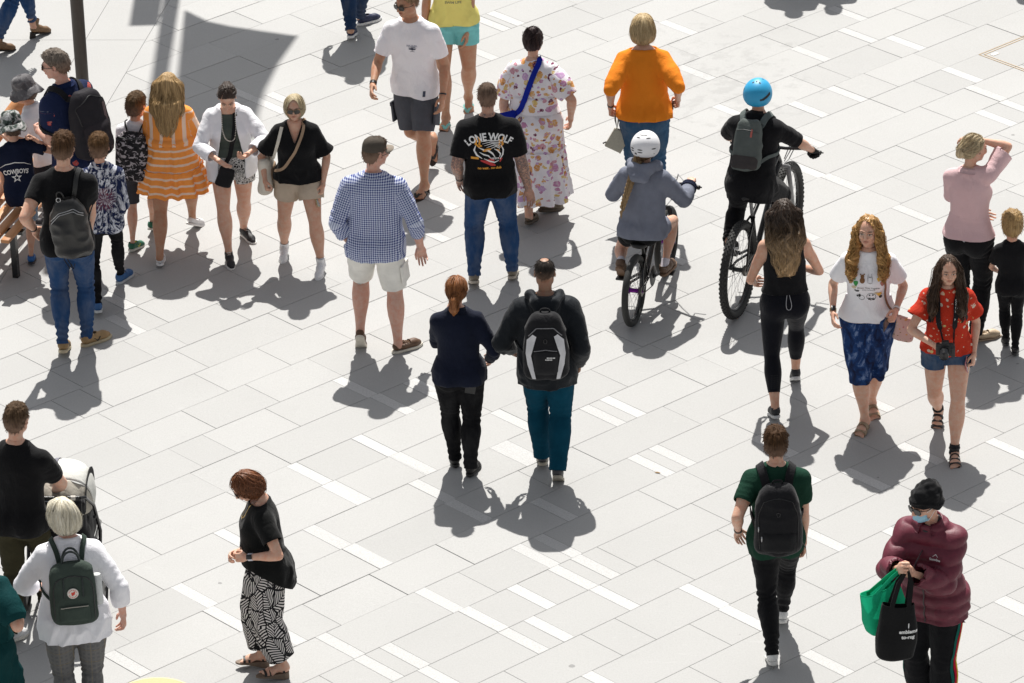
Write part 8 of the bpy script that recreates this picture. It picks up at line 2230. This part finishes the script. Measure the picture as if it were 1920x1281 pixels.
# ------------------------------------------------------------------ riders and bicycles
def thing(name, label, cat, loc, rotz=0.0, group=None):
 o = bpy.data.objects.new(name, None); COL.objects.link(o); o.location = loc; o.rotation_euler = (0, 0, rotz); o['label'] = label; o['category'] = cat
 if group: o['group'] = group
 return o
M_RUB = simple('tyre_rubber', (.028, .028, .027), .8, bump=.2, bs=120); M_ALU = simple('alloy', (.5, .5, .51), .3, .9); M_FRB = simple('black_paint', (.012, .012, .013), .25)
def bicycle(label, c, hdg, Rw, wb, tr, frame, tyre, seatz, barz, barw, knob=False, hubc=None, fork=None, steer=0.0, sag=.0, back=.14):
 o = thing('bicycle', label, 'bicycle', gnd(*c), -rad(hdg)); mf = frame
 bb = V3(0, Rw * .9 + .08, Rw * .92); seat = V3(0, back, seatz); hub = V3(0, 0, Rw); fh = V3(0, wb, Rw); hd1 = V3(0, wb - Rw * .55, barz - .08); hd0 = V3(0, wb - Rw * .38, 2 * Rw + tr + .06)
 sc_ = bb + (seat - bb) * .62
 fb = MB(); fb.tube([bb, sc_], .017, 10); fb.tube([bb, hd0 + (hd1 - hd0) * .15], .022, 10); fb.tube([sc_, hd1 - (hd1 - hd0) * .2], .017, 10); fb.tube([hd0, hd1], .022, 10)
 for s in (-1, 1):
  fb.tube([bb + V3(s * .03, -.03, 0), V3(s * .055, .12, Rw + .01), hub + V3(s * .065, 0, 0)], .010, 7); fb.tube([sc_ + V3(s * .015, 0, 0), V3(s * (tr + .022), Rw * .3, sc_[2] * .7 + Rw * .35), hub + V3(s * .065, 0, 0)], .009, 7)
 fb.build('frame', mf, o)
 sb = MB(); sb.tube([sc_, seat], .0135, 8); sb.build('seat_post', fork or M_BLK, o)
 F = Fld(seat - .2, seat + .25, .008); F.add(P_ell(seat + V3(0, -.07, .025), V3(.07, .075, .03)), .02); F.add(P_cone(seat + V3(0, -.05, .03), seat + V3(0, .13, .032), .045, .018), .03); V, T = F.mesh(); link('saddle', mk_mesh('saddle', V, T, M_LEA), o)
 kb = MB(); kb.tube([hd0 - (hd1 - hd0) * .1, hd0], .02, 8)
 for s in (-1, 1): kb.tube([hd0 + V3(s * (tr + .035), .0, -.03), fh + V3(s * (tr + .035), 0, 0)], [.02, .014], 8)
 kb.tube([hd0 + V3(-tr - .04, 0, -.03), hd0 + V3(tr + .04, 0, -.03)], .018, 8); kb.build('fork', fork or M_BLK, o)
 hb = MB(); st = hd1 + V3(0, .05, .04); hb.tube([hd1 - (hd1 - hd0) * .05, hd1 + (hd1 - hd0) * .08, st], .016, 8)
 L = [V3(-barw / 2, -.04, barz), V3(-barw * .3, .0, barz), V3(-.05, .05, st[2]), V3(.05, .05, st[2]), V3(barw * .3, .0, barz), V3(barw / 2, -.04, barz)]; L = [q + V3(0, wb - Rw * .55, 0) * V3(0, 1, 0) for q in L]
 hb.tube(L, .0125, 8); hbo = hb.build('handlebar', M_FRB, o)
 for s in (-1, 1):
  g = MB(); e = L[0] if s < 0 else L[-1]; e2 = L[1] if s < 0 else L[-2]; g.tube([e, e + (e2 - e) * .55], .018, 9); g.build('grip', M_BLK, hbo); g = MB(); a = e + (e2 - e) * .7; g.tube([a, a + V3(0, .05, -.02), e + V3(0, .07, -.03)], .006, 6); g.lathe([(0, -.018), (.016, -.018), (.016, .018), (0, .018)], a, Ry(1.57), 10); g.build('brake_lever', M_BLK, hbo)
 cb = MB()
 for i in range(3 if knob else 1): cb.tube([L[4] + V3(-.03 * i, .02, 0), L[4] + V3(-.08 - .02 * i, .12 + .02 * i, .02), hd0 + V3(.05, .08, .05 * i), hd0 + V3(.03, .02, -.02 + .02 * i)], .0045, 5)
 cb.build('cable', simple('cable_grey', (.3, .3, .3), .5), hbo)
 for nm, hc in (('rear', hub), ('front', fh)):
  w = MB(); n = 56; w.tube([hc + V3(0, (Rw - tr) * math.cos(t), (Rw - tr) * math.sin(t)) for t in np.linspace(0, 2 * math.pi, n + 1)[:-1]], tr, 12, closed=True)
  wo = w.build('wheel', tyre, o); wo['label'] = nm + ' wheel of the bicycle'
  if knob:
   kb = MB();
   for i in range(60):
    for a, rr in ((-.95, 1), (-.4, 1), (.15, 1), (.6, 1), (1.05, 1)):
     t = 2 * math.pi * (i + (.5 if a in (-.4, .6) else 0)) / 60; d = V3(0, math.cos(t), math.sin(t)); nn = V3(math.sin(a), 0, 0) + d * math.cos(a); p = hc + d * (Rw - tr) + nn * (tr + .001); tg = np.cross(V3(1, 0, 0), d); kb.box(p, (.0065, .0075, .0038), np.stack([np.cross(tg, nn), tg, nn], 1))
   kb.build('tread_knobs', M_RUB, wo, smooth=False, fix=False, kind='stuff')
  rb = MB(); rb.tube([hc + V3(0, (Rw - 2 * tr) * math.cos(t), (Rw - 2 * tr) * math.sin(t)) for t in np.linspace(0, 2 * math.pi, 45)[:-1]], .011, 6, closed=True); rb.build('rim', M_FRB, wo)
  hbm = MB(); hbm.lathe([(0, -.07), (.012, -.07), (.012, -.045), (.026, -.04), (.026, -.034), (.017, -.03), (.017, .03), (.026, .034), (.026, .04), (.012, .045), (.012, .07), (0, .07)], hc, Ry(math.pi / 2), 14); hbm.build('hub', hubc or M_BLK, wo)
  sp = MB()
  for i in range(28):
   t = 2 * math.pi * i / 28; t2 = t + (.5 if i % 4 < 2 else -.5); s = 1 if i % 2 else -1; sp.tube([hc + V3(s * .032, .024 * math.cos(t2), .024 * math.sin(t2)), hc + V3(0, (Rw - 2 * tr - .008) * math.cos(t), (Rw - 2 * tr - .008) * math.sin(t))], .0013, 4)
  sp.build('spoke', M_STEEL, wo, kind='stuff')
 ck = MB(); ck.lathe([(0, -.004), (.075, -.004), (.08, 0), (.075, .004), (0, .004)], bb + V3(.055, 0, 0), Ry(math.pi / 2), 24); ca = rad(-12); u = V3(0, math.cos(ca), math.sin(ca)) * .155
 ck.tube([bb + V3(-.06, 0, 0), bb + V3(.07, 0, 0)], .018, 8); ck.tube([bb + V3(.07, 0, 0), bb + V3(.085, 0, 0) + u], .011, 7); ck.tube([bb + V3(-.065, 0, 0), bb + V3(-.08, 0, 0) - u], .011, 7); cko = ck.build('crank', M_BLK, o)
 for s in (-1, 1):
  pb = MB(); pc = bb + V3(s * .135, 0, 0) + u * s; pb.box(pc, (.048, .04, .009), bev=.004); pb.tube([pc - V3(s * .05, 0, 0), pc - V3(s * .03, 0, 0)], .007, 6); pb.build('pedal', M_BLK, cko)
 ch = MB(); ch.tube([bb + V3(.055, 0, .078), hub + V3(.055, 0, .035)], .004, 5); ch.tube([bb + V3(.055, 0, -.078), hub + V3(.055, .0, -.035)], .004, 5); ch.lathe([(0, -.01), (.04, -.01), (.042, 0), (.04, .01), (0, .01)], hub + V3(.055, 0, 0), Ry(math.pi / 2), 18); ch.build('chain', simple('chain_metal', (.12, .11, .1), .4, .8), o)
 return o, bb, u, seat, L
def helmet(r, c, vents, dark=(.02, .02, .02), logo=None, gloss=.45):
 P = lambda *q: r.C + r.Rh @ (V3(*q) * r.hh); F = Fld(r.C - .26, r.C + .3, .006)
 F.add(P_ell(P(0, -.07, .16), V3(.51, .58, .49) * r.hh, r.Rh), .02); F.add(P_ell(P(0, -.18, .0), V3(.48, .44, .40) * r.hh, r.Rh), .05)
 V, T = F.mesh(); q = (V - r.C) @ r.Rh / r.hh; ln = np.interp(q[:, 1], [-.7, -.35, -.18, -.02, .12, .3, .6], [-.23, -.23, -.13, .02, .1, .17, .2])
 V, T = clip(V, T, (q[:, 2] - ln) * r.hh); V, T = rim(V, T, .022)
 m = simple('helmet_%.2f' % c[0], c, gloss, bs=300, var=.02); o = link('helmet', mk_mesh('helmet', V, T, m), r.o); g = {'bvh': BVHTree.FromPolygons([Vector(v) for v in V], T.tolist()), 'o': o}; mb = MB()
 for (yaw, el, w, h) in vents:
  d = r.Rh @ V3(math.sin(yaw) * math.cos(el), -math.cos(yaw) * math.cos(el), math.sin(el)); c0 = P(0, -.09, .12); p, n = snap(g, c0 + d * .5, -d, .0012)
  if p is None: continue
  t1 = _nz(np.cross(V3(0, 0, 1) @ r.Rh.T, n)); t2 = np.cross(n, t1); k = 10; pts = []
  for i in range(k):
   a = 2 * math.pi * i / k; s, _ = snap(g, p + t1 * w * math.cos(a) + t2 * h * math.sin(a) + n * .05, -n, .0012); pts.append(s if s is not None else p)
  mb._add(pts + [p], [(i, (i + 1) % k, k) for i in range(k)])
 mb.build('vent', simple('vent_dark', dark, .7), o, fix=False)['kind'] = 'stuff'; sb = MB()
 for s in (-1, 1): sb.tube([P(s * .36, .1, .05), P(s * .33, .12, -.3), P(s * .12, .2, -.53)], .0055, 5)
 sb.tube([P(-.12, .2, -.53), P(0, .22, -.555), P(.12, .2, -.53)], .006, 5); sb.build('chin_strap', M_BLK, o); return o
def P_girl():
 o, bb, u, seat, L = bicycle('small black bmx bicycle with purple hubs ridden by the girl in the white helmet', (1190, 607), 18, .275, .90, .026, M_FRB, M_RUB, .56, .84, .64, back=.24, hubc=simple('purple_hub', (.16, .01, .22), .3, .7))
 bp, cs, sn = gnd(1190, 607), math.cos(rad(18)), math.sin(rad(18)); w = lambda q: bp + V3(q[0] * cs + q[1] * sn, -q[0] * sn + q[1] * cs, q[2]); pel = V3(0, seat[1] - .09, 0); rt = w(pel)
 hz = lambda s, t: L[0 if s < 0 else -1] + V3(-s * .06, -.05, .045) - pel
 pl = lambda s: bb + V3(s * .135, 0, .03) + u * s - pel
 gl, gr = hz(-1, 0), hz(1, 0); fl, fr = pl(-1), pl(1)
 r = R['girl'] = person('girl with a long braid in white helmet and grey blue hoodie riding a small bicycle', heading=18, sex='k', H=1.52, xy=(rt[0], rt[1]), pel=(0, 0), pelz=.665, lean=(13, 0), neck=(-2, 6, 0), hh=.2,
  legs=((fl[0], fl[1] - .02, fl[2], 42, -4), (fr[0] + .01, fr[1] + .02, fr[2], -2, 8)), hands={'L': ('loc', *gl), 'R': ('loc', *gr)}, elb={'L': (.55, -.4, -1), 'R': (.55, -.4, -1)}, pose={'L': 'grip', 'R': 'grip'}, palm={'L': (0, 0, -1), 'R': (0, 0, -1)}, knee={'L': (.12, 1, .3), 'R': (.12, 1, .3)})
 hm = plain('blue_grey_fleece', (.19, .205, .255), .9)
 g1 = top(r, hm, 'hoodie', sleeve=1.93, hem=-.035, loose=.03, sl0=.022, sl1=.034, neck='crew', nr=.05, fold='heavy', drape=.85, flare=.03)
 wear(r, g1, pants(r, BLACK, 'shorts', T=.5, loose=(.01, .015, .015), fold='short')); hood(r, g1, hm)
 hair(r, 'pony', (.10, .055, .025), (.27, .165, .08), locks=60, tail=[(-.1, -.42, -.25), (-.2, -.5, -.5)])
 helmet(r, (.78, .78, .80), [(x, e, .021, .0045) for x, e in ((-.12, -.05), (-.12, -.22), (-.75, -.05), (-.75, -.2), (.8, .0))] + [(x, e, .018, .004) for x, e in ((-.3, 1.0), (.2, 1.0), (.5, .75), (-.5, .75), (0, 1.25))] + [(.85, -.35, .004, .004), (-.45, -.35, .012, .008)], logo=1)
 b0, b1 = r.C + r.Rh @ V3(-.2, -.42, -.32) * r.hh, L_(r, -.115, -.2, r.tl - .32); F = Fld(np.minimum(b0, b1) - .12, np.maximum(b0, b1) + .12, .006); n = 15; md = nearest([g1], (b0 + b1) / 2, .03)[0]
 for i in range(n):
  t = i / n; p = b0 * (1 - t) ** 2 + 2 * t * (1 - t) * (md - r.Ys * .015) + b1 * t * t; d = _nz(b1 - b0); s = _nz(np.cross(d, r.Ys)); rr = (.024 - .010 * t)
  for k in (-1, 1): F.add(P_ell(p + s * k * rr * .75 + d * .007 * k, V3(rr * .7, rr * .8, rr * 1.2), basis(_nz(d + s * k * -.6))), .002)
 F.add(P_cone(b1, b1 + V3(0, 0, -.055), .012, .004), .006)
 V, T = F.mesh(); q = V; link('braid', mk_mesh('braid', V, T, hairm('braid_hair', (.10, .055, .025), (.46, .31, .15)), uv=np.stack([V[:, 0] * 2 + V[:, 1], V[:, 2]], 1)), r.o)
 shoes(r, 'sneaker', (.13, .075, .045), (.16, .09, .05), lace=(.5, .4, .25), sock=((.66, .62, .68), 1.86)); finish(r, S_FAIR); cuffs(r)
def cuffs(r):
 for k in (0, 1):
  for t in (1.72, 1.80, 1.88): band(r, k, t, .010, plain('navy_stripe', (.02, .025, .05)), 'cuff_stripe', th=.040)
def P_boy():
 kg = plain('grey_green_nylon', (.10, .115, .11), .6); c = (1385, 590); h = 22
 o, bb, u, seat, L = bicycle('black mountain bike with knobbly tyres ridden by the boy in the blue helmet', c, h, .372, 1.13, .031, M_FRB, M_RUB, .86, 1.0, .72, knob=True, fork=simple('grey_fork', (.25, .25, .25), .35), back=.29)
 bp, cs, sn = gnd(*c), math.cos(rad(h)), math.sin(rad(h)); w = lambda q: bp + V3(q[0] * cs + q[1] * sn, -q[0] * sn + q[1] * cs, q[2]); pel = V3(0, seat[1] - .08, 0); rt = w(pel)
 hz = lambda s: L[0 if s < 0 else -1] + V3(-s * .05, -.06, .045) - pel; pl = lambda s: bb + V3(s * .135, 0, .03) + u * s - pel; gl, gr = hz(-1), hz(1); fl, fr = pl(-1), pl(1)
 r = R['boy'] = person('boy in bright blue helmet and black clothes with green grey backpack riding a mountain bike', heading=h, sex='m', H=1.6, xy=(rt[0], rt[1]), pelz=.955, lean=(20, 0), neck=(-6, -6, 0),
  legs=((fl[0], fl[1], fl[2], 20, 0), (fr[0], fr[1], fr[2], 0, 4)), hands={'L': ('loc', *gl), 'R': ('loc', *gr)}, elb={'L': (1.0, -.5, -.35), 'R': (1.0, -.5, -.35)}, pose={'L': 'grip', 'R': 'grip'}, palm={'L': (0, 0, -1), 'R': (0, 0, -1)}, knee={'L': (.15, 1, .3), 'R': (.15, 1, .3)})
 wear(r, top(r, BLACK2, sleeve=.82, hem=-.09, loose=.02, sl1=.024, nr=.055, drape=.75), pants(r, INK, 'trousers', T=2.02, loose=(.012, .014, .016)))
 hair(r, 'short', (.03, .02, .014), (.08, .05, .03), locks=0)
 helmet(r, (.02, .33, .60), [(-.7, 1.2, .006, .010), (.7, 1.2, .006, .010), (0, 1.38, .006, .009), (2.4, 1.1, .006, .01), (-1.25, .35, .006, .012)] + [(.42, -.02, .009, .009)] + [(.56 + .1 * i, .0 + .035 * i, .010, .011) for i in range(7)]); shoes(r, 'sneaker', (.02, .02, .02)); finish(r, S_MID)
 gm = plain('black_glove', (.016, .016, .017), .7); mb = MB()
 for k in (0, 1):
  M, W, s = r.handM[k]; hv, hT, _ = getT(_HD, hand_template, 'grip'); sg = (-1, 1)[k]; v = hv * V3(sg, 1, 1); t = hT if sg > 0 else hT[:, ::-1]; N = normals(v, t); link('glove', mk_mesh('glove', ((v + N * .022) * s) @ M.T + W, t, gm), r.o)
 o2, on, g, a, Rr = pack(r, 'small grey green backpack with darker base on the boy in the blue helmet', kg, .22, .38, .12, .10, strapm=plain('grey_green_strap', (.12, .14, .135), .7), sw=.05, taper=.9, squash=3.2)
 surf_patch(on, rrect(-.10, .012, .10, .11, .03), plain('dark_grey_base', (.055, .05, .05), .7), 'base_panel', o2, .004); surf_patch(on, rrect(.03, .25, .045, .31, .006), simple('red_zip', (.42, .10, .08), .5), 'zip_garage', o2, .004); surf_line(on, [(-.085, .29), (-.03, .302), (.05, .298), (.085, .287)], .003, simple('seam_dark', (.05, .055, .055), .6), 'zip', o2)
# ------------------------------------------------------------------ bench, pole, stroller, things beyond the top edge
def T_street():
 W1, W2 = (.40, .17, .06), (.58, .27, .11); wm = woodm('orange_hardwood', W1, W2); hd = rad(17); near = gnd(19, 451, .43); Mx = Rz(-hd)
 b = thing('park_bench', 'orange timber slatted bench with a thick rail cut off by the left edge', 'bench', near * V3(1, 1, 0), -hd)
 n = 7; mb0 = None
 for i in range(n):
  mb = MB(); x = -.045 - .106 * i; mb.box((x, .98, .415), (.034, .98 - .012 * i, .016), bev=.004); mb.build('slat', wm, b)
 for y in (.25, 1.7):
  mb = MB(); mb.box((-.32, y, .385), (.33, .03, .013));
  for x in (-.08, -.58): mb.box((x, y, .19), (.022, .025, .19))
  mb.build('leg_frame', M_FRB, b, smooth=False)
 p0, p1 = Mx.T @ (aty(40, 190, near[1] + 1.72) - near * V3(1, 1, 0)), Mx.T @ (aty(-60, 322, near[1] + 1.35) - near * V3(1, 1, 0)); mb = MB(); mb.tube([p0, p0 * .6 + p1 * .4, p1], .062, 14); mb.build('rail', wm, b)
 for t in (.12, .8):
  q = p0 + (p1 - p0) * t; mb = MB(); mb.tube([q, V3(q[0] - .02, q[1], .40)], .02, 8); mb.build('rail_post', M_FRB, b)
 pb = gnd(156, 170); po = thing('pole', 'dark brown metal pole standing behind the grey haired man', 'pole', pb); mb = MB(); mb.lathe([(.053, 0), (.056, 1.2), (.062, 3), (.064, 5.4), (.055, 5.5), (0, 5.5)], n=28); mb.build('shaft', simple('brown_pole', (.042, .032, .024), .42, bump=.1, bs=20), po); mb = MB(); mb.lathe([(.085, 0), (.085, .008), (.06, .012)], n=24); mb.build('base_ring', simple('brown_pole', (.042, .032, .024), .42, bump=.1, bs=20), po)
 k = math.tan(SUN_EL); T_ = gnd(294, 262); Y0 = T_[1] + 9.2 / k; bs = V3(T_[0], Y0, 0); lp = thing('banner_post', 'grey post with a wind filled banner and a panel just beyond the top edge', 'lamp post', bs)
 mb = MB(); mb.lathe([(.075, 0), (.07, 9.1), (.06, 9.2), (0, 9.2)], n=20); mb.build('shaft', simple('grey_post', (.2, .2, .2), .4), lp); S = lambda x, y: (lambda q: (q[0] - bs[0], (Y0 - q[1]) * k))(gnd(x, y))
 pts = [S(352, 20), S(395, 42), S(440, 52), S(500, 60), S(566, 67), S(532, 118), S(508, 168), S(495, 215), S(490, 262), S(420, 262), S(330, 262)]; P = dense(pts, 3); m = len(P); V = [V3(x, .03 * math.sin(3 * x), z) for x, z in P]; mb = MB(); mb._add([v + V3(0, -.004, 0) for v in V] + [v + V3(0, .004, 0) for v in V], [tuple(range(m)), tuple(range(2 * m - 1, m - 1, -1))] + [(i, m + i, m + (i + 1) % m, (i + 1) % m) for i in range(m)]); mb.build('banner', plain('banner_cloth', (.10, .16, .3)), lp, smooth=False)
 (xa, z1), (xb, _) = S(249, 47), S(303, 47); mb = MB(); mb.box(((xa + xb) / 2, 0, z1 - .75), ((xb - xa) / 2, .03, .75), bev=.01); mb.box((xb / 2, 0, z1 - .3), (abs(xb) / 2, .015, .02)); mb.build('panel', simple('grey_panel', (.25, .26, .28), .5), lp)
 so_ = thing('stroller', 'pushchair with white hood and black frame in front of the man in black tee', 'stroller', (gnd(50, 1140) + gnd(196, 1144)) / 2, -rad(4)); so_.scale = (.9, .9, .9); fr = M_FRB; hw = .27
 mb = MB()
 for s in (-1, 1):
  mb.tube([V3(s * hw, .0, .17), V3(s * hw, .22, .55), V3(s * .25, .12, .82), V3(s * .235, -.14, 1.02), V3(s * .20, -.17, 1.03)], .014, 8); mb.tube([V3(s * .25, .12, .72), V3(s * .24, .42, .52), V3(s * .12, .82, .12)], .013, 8)
 mb.tube([V3(-hw - .03, 0, .17), V3(hw + .03, 0, .17)], .012, 8); mb.build('frame', fr, so_); mb = MB(); mb.tube([V3(-.20, -.17, 1.03), V3(0, -.185, 1.035), V3(.20, -.17, 1.03)], .018, 10); mb.build('handle', M_LEA, so_); mb = MB(); mb.tube([V3(.135, -.175, 1.033), V3(.17, -.172, 1.032)], .019, 10); mb.build('grey_band', simple('grey_tape', (.5, .47, .42), .6), so_)
 for x, y, rr in ((-hw - .02, 0, .17), (hw + .02, 0, .17), (0, .84, .13)):
  mb = MB(); mb.tube([V3(x, y + (rr - .024) * math.cos(t), rr + (rr - .024) * math.sin(t)) for t in np.linspace(0, 6.2832, 33)[:-1]], .024, 10, closed=True); w = mb.build('wheel', M_RUB, so_); mb = MB(); mb.lathe([(.02, -.02), (rr - .05, -.008), (rr - .035, -.012), (rr - .035, .012), (rr - .05, .008), (.02, .02)], V3(x, y, rr), Ry(math.pi / 2), 24); mb.build('rim', simple('dark_rim', (.04, .04, .042), .4), w)
 F = Fld(V3(-.4, -.3, .1), V3(.4, .8, 1.1), .011); F.add(P_box((0, .28, .52), (.20, .22, .17), .06, Rx(.3)), .02); F.add(P_box((0, .1, .66), (.2, .06, .27), .04, Rx(.25)), .04); F.add(P_box((0, .3, .26), (.21, .25, .09), .05), .01); V, T = F.mesh(); N = normals(V, T); V = V + N * (.01 * vnoise(V[:, 0] * 11, V[:, 1] * 11, V[:, 2] * 11))[:, None]; link('seat_unit', mk_mesh('seat_unit', V, T, M_BLKN), so_)
 pv = V3(0, .26, .74); na, ns_ = 26, 21
 def canopy(nm, f0, f1, mat, sc=1.0, gather=0.0):
  V = []
  for i in range(na):
   f = rad(f0 + (f1 - f0) * i / (na - 1))
   for j in range(ns_):
    t = math.pi * j / (ns_ - 1); rr = .35 * sc * (math.sin(t) ** .55 if 0 < j < ns_ - 1 else 0.02) * (1 + gather * .035 * math.sin(9 * t + 4 * f)) ; V.append(pv + V3(-.235 * sc * math.copysign(abs(math.cos(t)) ** .8, math.cos(t)), rr * math.sin(f), rr * math.cos(f)))
  T = []
  for i in range(na - 1):
   for j in range(ns_ - 1): a = i * ns_ + j; T += [(a, a + 1, a + ns_ + 1), (a, a + ns_ + 1, a + ns_)]
  V2, T2 = rim(np.array(V), np.array(T), .006); return link(nm, mk_mesh(nm, V2, T2, mat, uv=V2[:, [0, 2]]), so_)
 ca = canopy('hood', -28, 72, thin('hood_white', (.72, .72, .68), .1)); canopy('hood_rear', -78, -29, plain('hood_beige', (.46, .43, .37), .7), .975, 1.0)
 mb = MB(); q = [pv + V3(-.04, .354 * math.sin(rad(f)), .354 * math.cos(rad(f))) for f in range(-28, 70, 7)]; mb.ribbon(q, [_nz(p - pv) for p in q], .035, .003); mb.build('grey_strip', plain('grey_tape2', (.2, .2, .23)), ca)
 for s in (-1, 1):
  mb = MB(); mb.prism([(-.1 + .24 * math.cos(t), .16 + .17 * math.sin(t)) for t in np.linspace(0, 6.2832, 17)[:-1]], 0, .006, lambda q: pv + V3(s * (.20 + q[2]), q[0] + .12, q[1] - .05)); mb.build('side_panel', plain('charcoal_panel', (.05, .05, .05)), so_)
 mb = MB(); mb.box(pv + V3(.10, -.30, .13), (.045, .004, .05), Rx(.6)); lb = mb.build('label_patch', M_BLKN, so_, smooth=False); mb = MB(); mb.box(pv + V3(.10, -.309, .145), (.022, .002, .018), Rx(.6)); mb.build('label_print', M_WHP, lb, smooth=False); mb = MB(); mb.box(pv + V3(.085, -.325, .065), (.04, .004, .025), Rx(.6)); mb.build('purple_patch', simple('purple_cloth', (.05, .04, .25), .7), so_, smooth=False)
 softbag(so_, V3(.06, -.13, .88), Rz(.1), .30, .12, .24, M_BLKN, 'organiser_bag', .012, 3); softbag(so_, V3(.02, -.15, 1.0), Rz(.1) @ Rx(1.2), .2, .03, .10, plain('pale_grey_pouch', (.36, .38, .41), .6), 'pouch', .01, 5)
 for k, a, h, x in (('n1', (1476, -60), 10, 'person just beyond the top edge of whom only the wide shadow shows'), ('n2', (1548, -66), 190, 'second person beyond the top edge walking towards the plaza beside another shadow'), ('n3', (1905, -84), 40, 'person beyond the top right corner of whom only a shadow tip shows')):
  if want(k): P_out(k, a, h, label=x)
# ------------------------------------------------------------------ keep the upper layer outside the lower one
def layer(a, b, gap=.009):
 V = a['V']; F = b['F']; ok = b['cut'](V) > -.01
 for _ in range(3):
  d = F.samp(V); m = (d < gap) & (d > -.08) & ok
  if not m.any(): break
  V[m] += F.grad(V[m]) * (gap - d[m])[:, None]
 a['o'].data.vertices.foreach_set('co', V.astype(np.float32).ravel()); a['o'].data.update(); a['bvh'] = BVHTree.FromPolygons([Vector(v) for v in V], a['T'].tolist())
for _k, _f in list(globals().items()):
 if _k.startswith('P_') and _k not in ('P_cone', 'P_tube', 'P_ell', 'P_box', 'P_loft', 'P_out') and want(_k[2:]): _f()
T_packs(); T_prints(); T_bags(); T_street()
